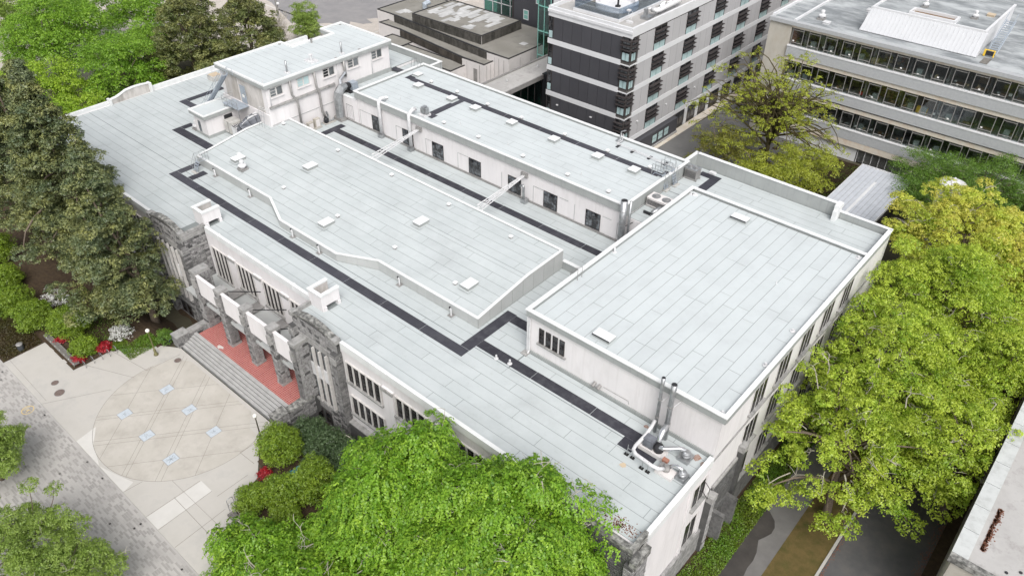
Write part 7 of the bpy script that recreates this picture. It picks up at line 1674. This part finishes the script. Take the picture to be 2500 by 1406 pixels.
maple((59.0, 8.5, -2), [(51.8, 1.0, 10.5, .8, .8, .5), (52.6, 3.2, 11.0, 1.0, 1.0, .6), (52.2, 6.0, 11.5, 1.1, 1.1, .7), (53.0, -.5, 9.0, 1, 1, .7), (51.6, -6.0, 11.8, .6, .6, .4), (52.0, 10.0, 12.0, 1.2, 1.2, .8), (51.9, 14.0, 12.5, 1.2, 1.2, .8)]+crown((56.9, 8.5, 7.4), (6.3, 7.5, 6.6), 110, 1.35, zmin=-.4, jit=.14), 'second maple farther along the verge overhanging the high roof corner', per_area=2.6)
maple((66.2, 3, -2), crown((64.6, 3.5, 5.2), (4.6, 8.0, 4.8), 88, 1.25, zmin=-.35, jit=.14), 'maple leaning over the road toward the worn flat roof')
maple((59.5, 21, -2), crown((57.4, 20.8, 7.6), (6.8, 6.8, 6.5), 100, 1.5, zmin=-.4, jit=.14), 'lime maple behind the second one near the rear parapet', per_area=3.0, leaf=.2)
maple((56.0, 33, -2), crown((55.0, 35.6, 7.0), (8.2, 9.2, 5.8), 120, 1.5, zmin=-.3, jit=.16), 'golden maple around the white round tower', 'leaf_gold', per_area=2.7, leaf=.21)
maple((64.5, 34, -2), crown((63.5, 33, 6.4), (5.5, 6, 5.2), 56, 1.6, zmin=-.3, jit=.14), 'golden maple at the right picture edge', 'leaf_gold', per_area=2.5, leaf=.21, twig=8)
maple((67, 15, -2), crown((66, 15, 6.5), (4.6, 6, 5), 60, 1.5, zmin=-.3), 'lime maple at the right picture edge above the worn roof', 'leaf_maple', per_area=3.2, leaf=.19, twig=8)
# darker green trees before the laboratory building
def green(x, y, zc, r, h, lb, nb=50, m='leaf_green'): return tree('leafy_tree', lb, 'tree', (x, y, -1), crown((x, y, zc), (r, r*.8, h), nb, 1.25, zmin=-.3, jit=.18), m, r0=.25, group='feathery green trees before the laboratory building', per_area=3.2, k=9, tr=.5, leaf=.17, limbs=14, twig=6)
green(46.0, 57.0, 3.2, 5.4, 3.6, 'feathery tree overhanging the covered walkway roof')
green(52.5, 57.5, 4.4, 6.2, 4.0, 'middle feathery green tree below the ribbon windows')
green(60.0, 57, 3.4, 6.4, 4.2, 'feathery green tree toward the right picture edge')
green(47.3, 50.5, 2.8, 4.2, 3.4, 'dark green tree between the walkway roof and yellow maples', 36)
# the sparse tree in the court and shrubbery below
ct = crown((22.8, 52.0, 8.0), (11.6, 8.2, 9.4), 240, .8, zmin=-.45, jit=.16, inner=.45)
tree('court_tree', 'tall sparse tree with dark limbs before the laboratory building', 'tree', (23.0, 52.0, -1), ct, 'leaf_court', 'bark_olive', r0=.42, per_area=1.7, k=9, tr=.30, leaf=.22, limbs=150, twig=90, twigm='bark_olive')
tree('court_tree', 'yellow olive bushy tree below the sparse tree, next to the parapet', 'tree', (25.5, 44.0, -1), crown((25.4, 42.0, 2.4), (5.4, 5.4, 3.6), 70, .9, zmin=-.3, jit=.26), 'leaf_court', r0=.2, per_area=2.6, k=10, tr=.38, leaf=.2, limbs=10)
tree('court_tree', 'yellow green tree beside the lawn behind the rear parapet', 'tree', (30.6, 47.5, -1), crown((31.0, 45.5, 3.4), (4.4, 6.0, 3.8), 66, 1.15, zmin=-.3, jit=.2), 'leaf_court', r0=.2, per_area=2.8, k=9, tr=.38, leaf=.2, limbs=12)
tree('court_tree', 'olive shrub tree nearest the lane left of the sparse tree', 'tree', (18.6, 43.5, -1), crown((18.6, 45.5, 2.6), (4.8, 4.8, 4.0), 70, .95, zmin=-.3, jit=.26), 'leaf_bush', r0=.18, per_area=2.4, k=9, tr=.38, leaf=.2, limbs=10)
# shrubs
def shrub(x, y, r, h, m, lb, name='shrub', cat='shrub', group=None, leaf=.15, den=10, z=None):
    z0 = gz(x, y) if z is None else z; t = thing(name, lb, cat, (x, y, z0), group)
    b = MB()
    for k in range(5): a = rng.uniform(0, 2*PI); b.tube(limb_pts((x, y, z0), (x+r*.5*math.cos(a), y+r*.5*math.sin(a), z0+h*.7), .08, 3), [.04, .03, .02, .01], 5)
    part('stem', b, 'bark', t)
    bo = crown((x, y, z0+h*.42), (r*.84, r*.84, h*.54), max(16, int(34*r)), .46*max(.7, r*.7), zmin=-.65, inner=.1, jit=.05)
    A = tufts(bo, den/max(1, r*.8), 8, .2, leaf, under=-.4); leaf_obj('foliage', *A, m, t)
    return t
GS = 'rounded bright shrubs of the left bed'
for (x, y, r, h, lb) in ((-39.5, -39.6, 2.8, 4.6, 'upright shrub at the left edge above the rounded row'), (-32.6, -41.2, 2.5, 3.2, 'fourth rounded shrub from the cycle hoops, at picture edge'), (-27.3, -42.0, 2.3, 3.1, 'third large rounded shrub up the left bed'), (-22.8, -41.4, 2.2, 3.1, 'rounded shrub above the far end of the long bench'), (-18.4, -39.3, 2.3, 3.2, 'broad rounded shrub right of the long bench'), (-13.8, -40.0, 1.5, 2.0, 'small rounded shrub between bench and cycle hoops')): shrub(x, y, r, h, 'leaf_shrub', lb, group=GS)
shrub(-8.9, -33.0, 1.0, 1.5, 'leaf_green', 'small leafy shrub behind the mossy lamp post')
shrub(-12.6, -38.4, .75, .9, 'leaf_red', 'crimson azalea beside the cycle hoops', 'azalea', 'azalea')
shrub(-13.0, -41.2, .6, .6, 'leaf_red', 'red azalea patch at the near end of the long bench', 'azalea', 'azalea')
shrub(-17.6, -41.0, .6, .6, 'leaf_red', 'red azalea patch by the far part of the long bench', 'azalea', 'azalea')
shrub(-13.4, -36.0, 1.3, 1.3, 'leaf_white', 'white flowering bush under the nearest conifer', 'flowering_bush', 'bush', leaf=.13, den=3)
shrub(-24.5, -38.2, 1.5, 2.4, 'leaf_white', 'white blossoms in the shade between conifer and rounded shrubs', 'flowering_bush', 'bush', leaf=.14, den=1.5)
for (x, y, r, h, m, lb) in ((15.3, -31.0, 1.9, 3.7, 'leaf_rhodo', 'dark rhododendron against the stone side wall'), (18.4, -31.2, 2.4, 4.2, 'leaf_rhodo', 'dark rhododendron in the middle below the stone bay'), (21.6, -31.0, 2.3, 4.3, 'leaf_rhodo', 'dark rhododendron next to the weeping elm'), (15.6, -34.6, 2.15, 4.3, 'leaf_shrub', 'large domed shrub beside the dark lamp post'), (18.3, -39.8, 1.6, 2.5, 'leaf_shrub', 'rounded shrub behind the right cycle hoops'), (19.9, -37.6, 1.9, 3.2, 'leaf_shrub', 'rounded shrub in the middle of the right group'), (21.6, -35.2, 2.0, 4.6, 'leaf_shrub', 'tallest domed shrub of the right group'), (22.2, -38.9, 1.5, 2.4, 'leaf_shrub', 'small olive shrub just above the elm branches'), (24.8, -34.2, 1.6, 3.4, 'leaf_shrub', 'olive shrub tucked beside the elm crown')): shrub(x, y, r, h, m, lb, group='shrubs right of the entrance steps')
shrub(16.0, -37.0, .5, .8, 'leaf_red', 'small red azalea between the right shrubs and the paving', 'azalea', 'azalea')
shrub(24.6, -31.3, .5, 2.6, 'leaf_pink', 'pink blossoms beside the last rhododendron', 'azalea', 'azalea', den=3)
shrub(17.4, 41.2, 1.0, 1.6, 'leaf_red', 'red shrub beside the globe lamp in the lane', 'shrub', 'shrub')
shrub(26.8, 39.8, 1.5, 2.0, 'leaf_pink', 'pink flowering shrub behind the rear parapet', 'shrub', 'shrub', leaf=.16, den=3)
# ground cover
def cover(name, lb, rects, n, m, leaf, h, cat='ground cover'):
    PP = []
    for (x0, x1, y0, y1, w) in rects:
        k = int(n*w); PP.append(np.stack([rng.uniform(x0, x1, k), rng.uniform(y0, y1, k), rng.random(k)*h], 1))
    P = np.concatenate(PP); P[:, 2] += np.array([gz(a, c_) for a, c_ in P[:, :2]])
    P[:, 2] += .25*h*(np.sin(P[:, 0]*1.7)+np.cos(P[:, 1]*1.3))
    N = nrm(rng.normal(size=P.shape)*.6+np.array([0, 0, 1.])); o = leaf_obj(name, P, N, leaf*rng.uniform(.7, 1.3, len(P)), np.clip(rng.normal(.5, .25, len(P)), 0, 1), m, None)
    tag(o, lb, cat, kind='stuff')
cover('ivy', 'bright green ivy strip between the end wall and the footpath', [(50.6, 53.45, -30, 6, 1.0)], 30000, 'leaf_ground', .15, .35)
cover('ground_cover', 'brown green ground cover beside the litter bin', [(-34, -19.1, -46.7, -42.5, 1.0)], 22000, 'leaf_ground_brown', .14, .35)
cover('fern_cover', 'low green plants along the bed edge near the cycle hoops', [(-11.6, -8.8, -37.4, -33.6, .4), (-12.9, -11.6, -38, -36, .2), (-26, -13, -38.5, -34.5, .4)], 9000, 'leaf_ground', .13, .3)
cover('grass_blades', 'short grass of the back lawn beside the covered walkway', [(28.5, 36.5, 38, 62, 1.0)], 9000, 'leaf_ground', .12, .06)
print('pieces', NPIECE, NST, 'objects', len(bpy.data.objects), 'tris', sum(sum(len(p.vertices)-2 for p in o.data.polygons) if o.type == 'MESH' and len(o.data.polygons) < 3000 else (2*len(o.data.polygons) if o.type == 'MESH' else 0) for o in bpy.data.objects))
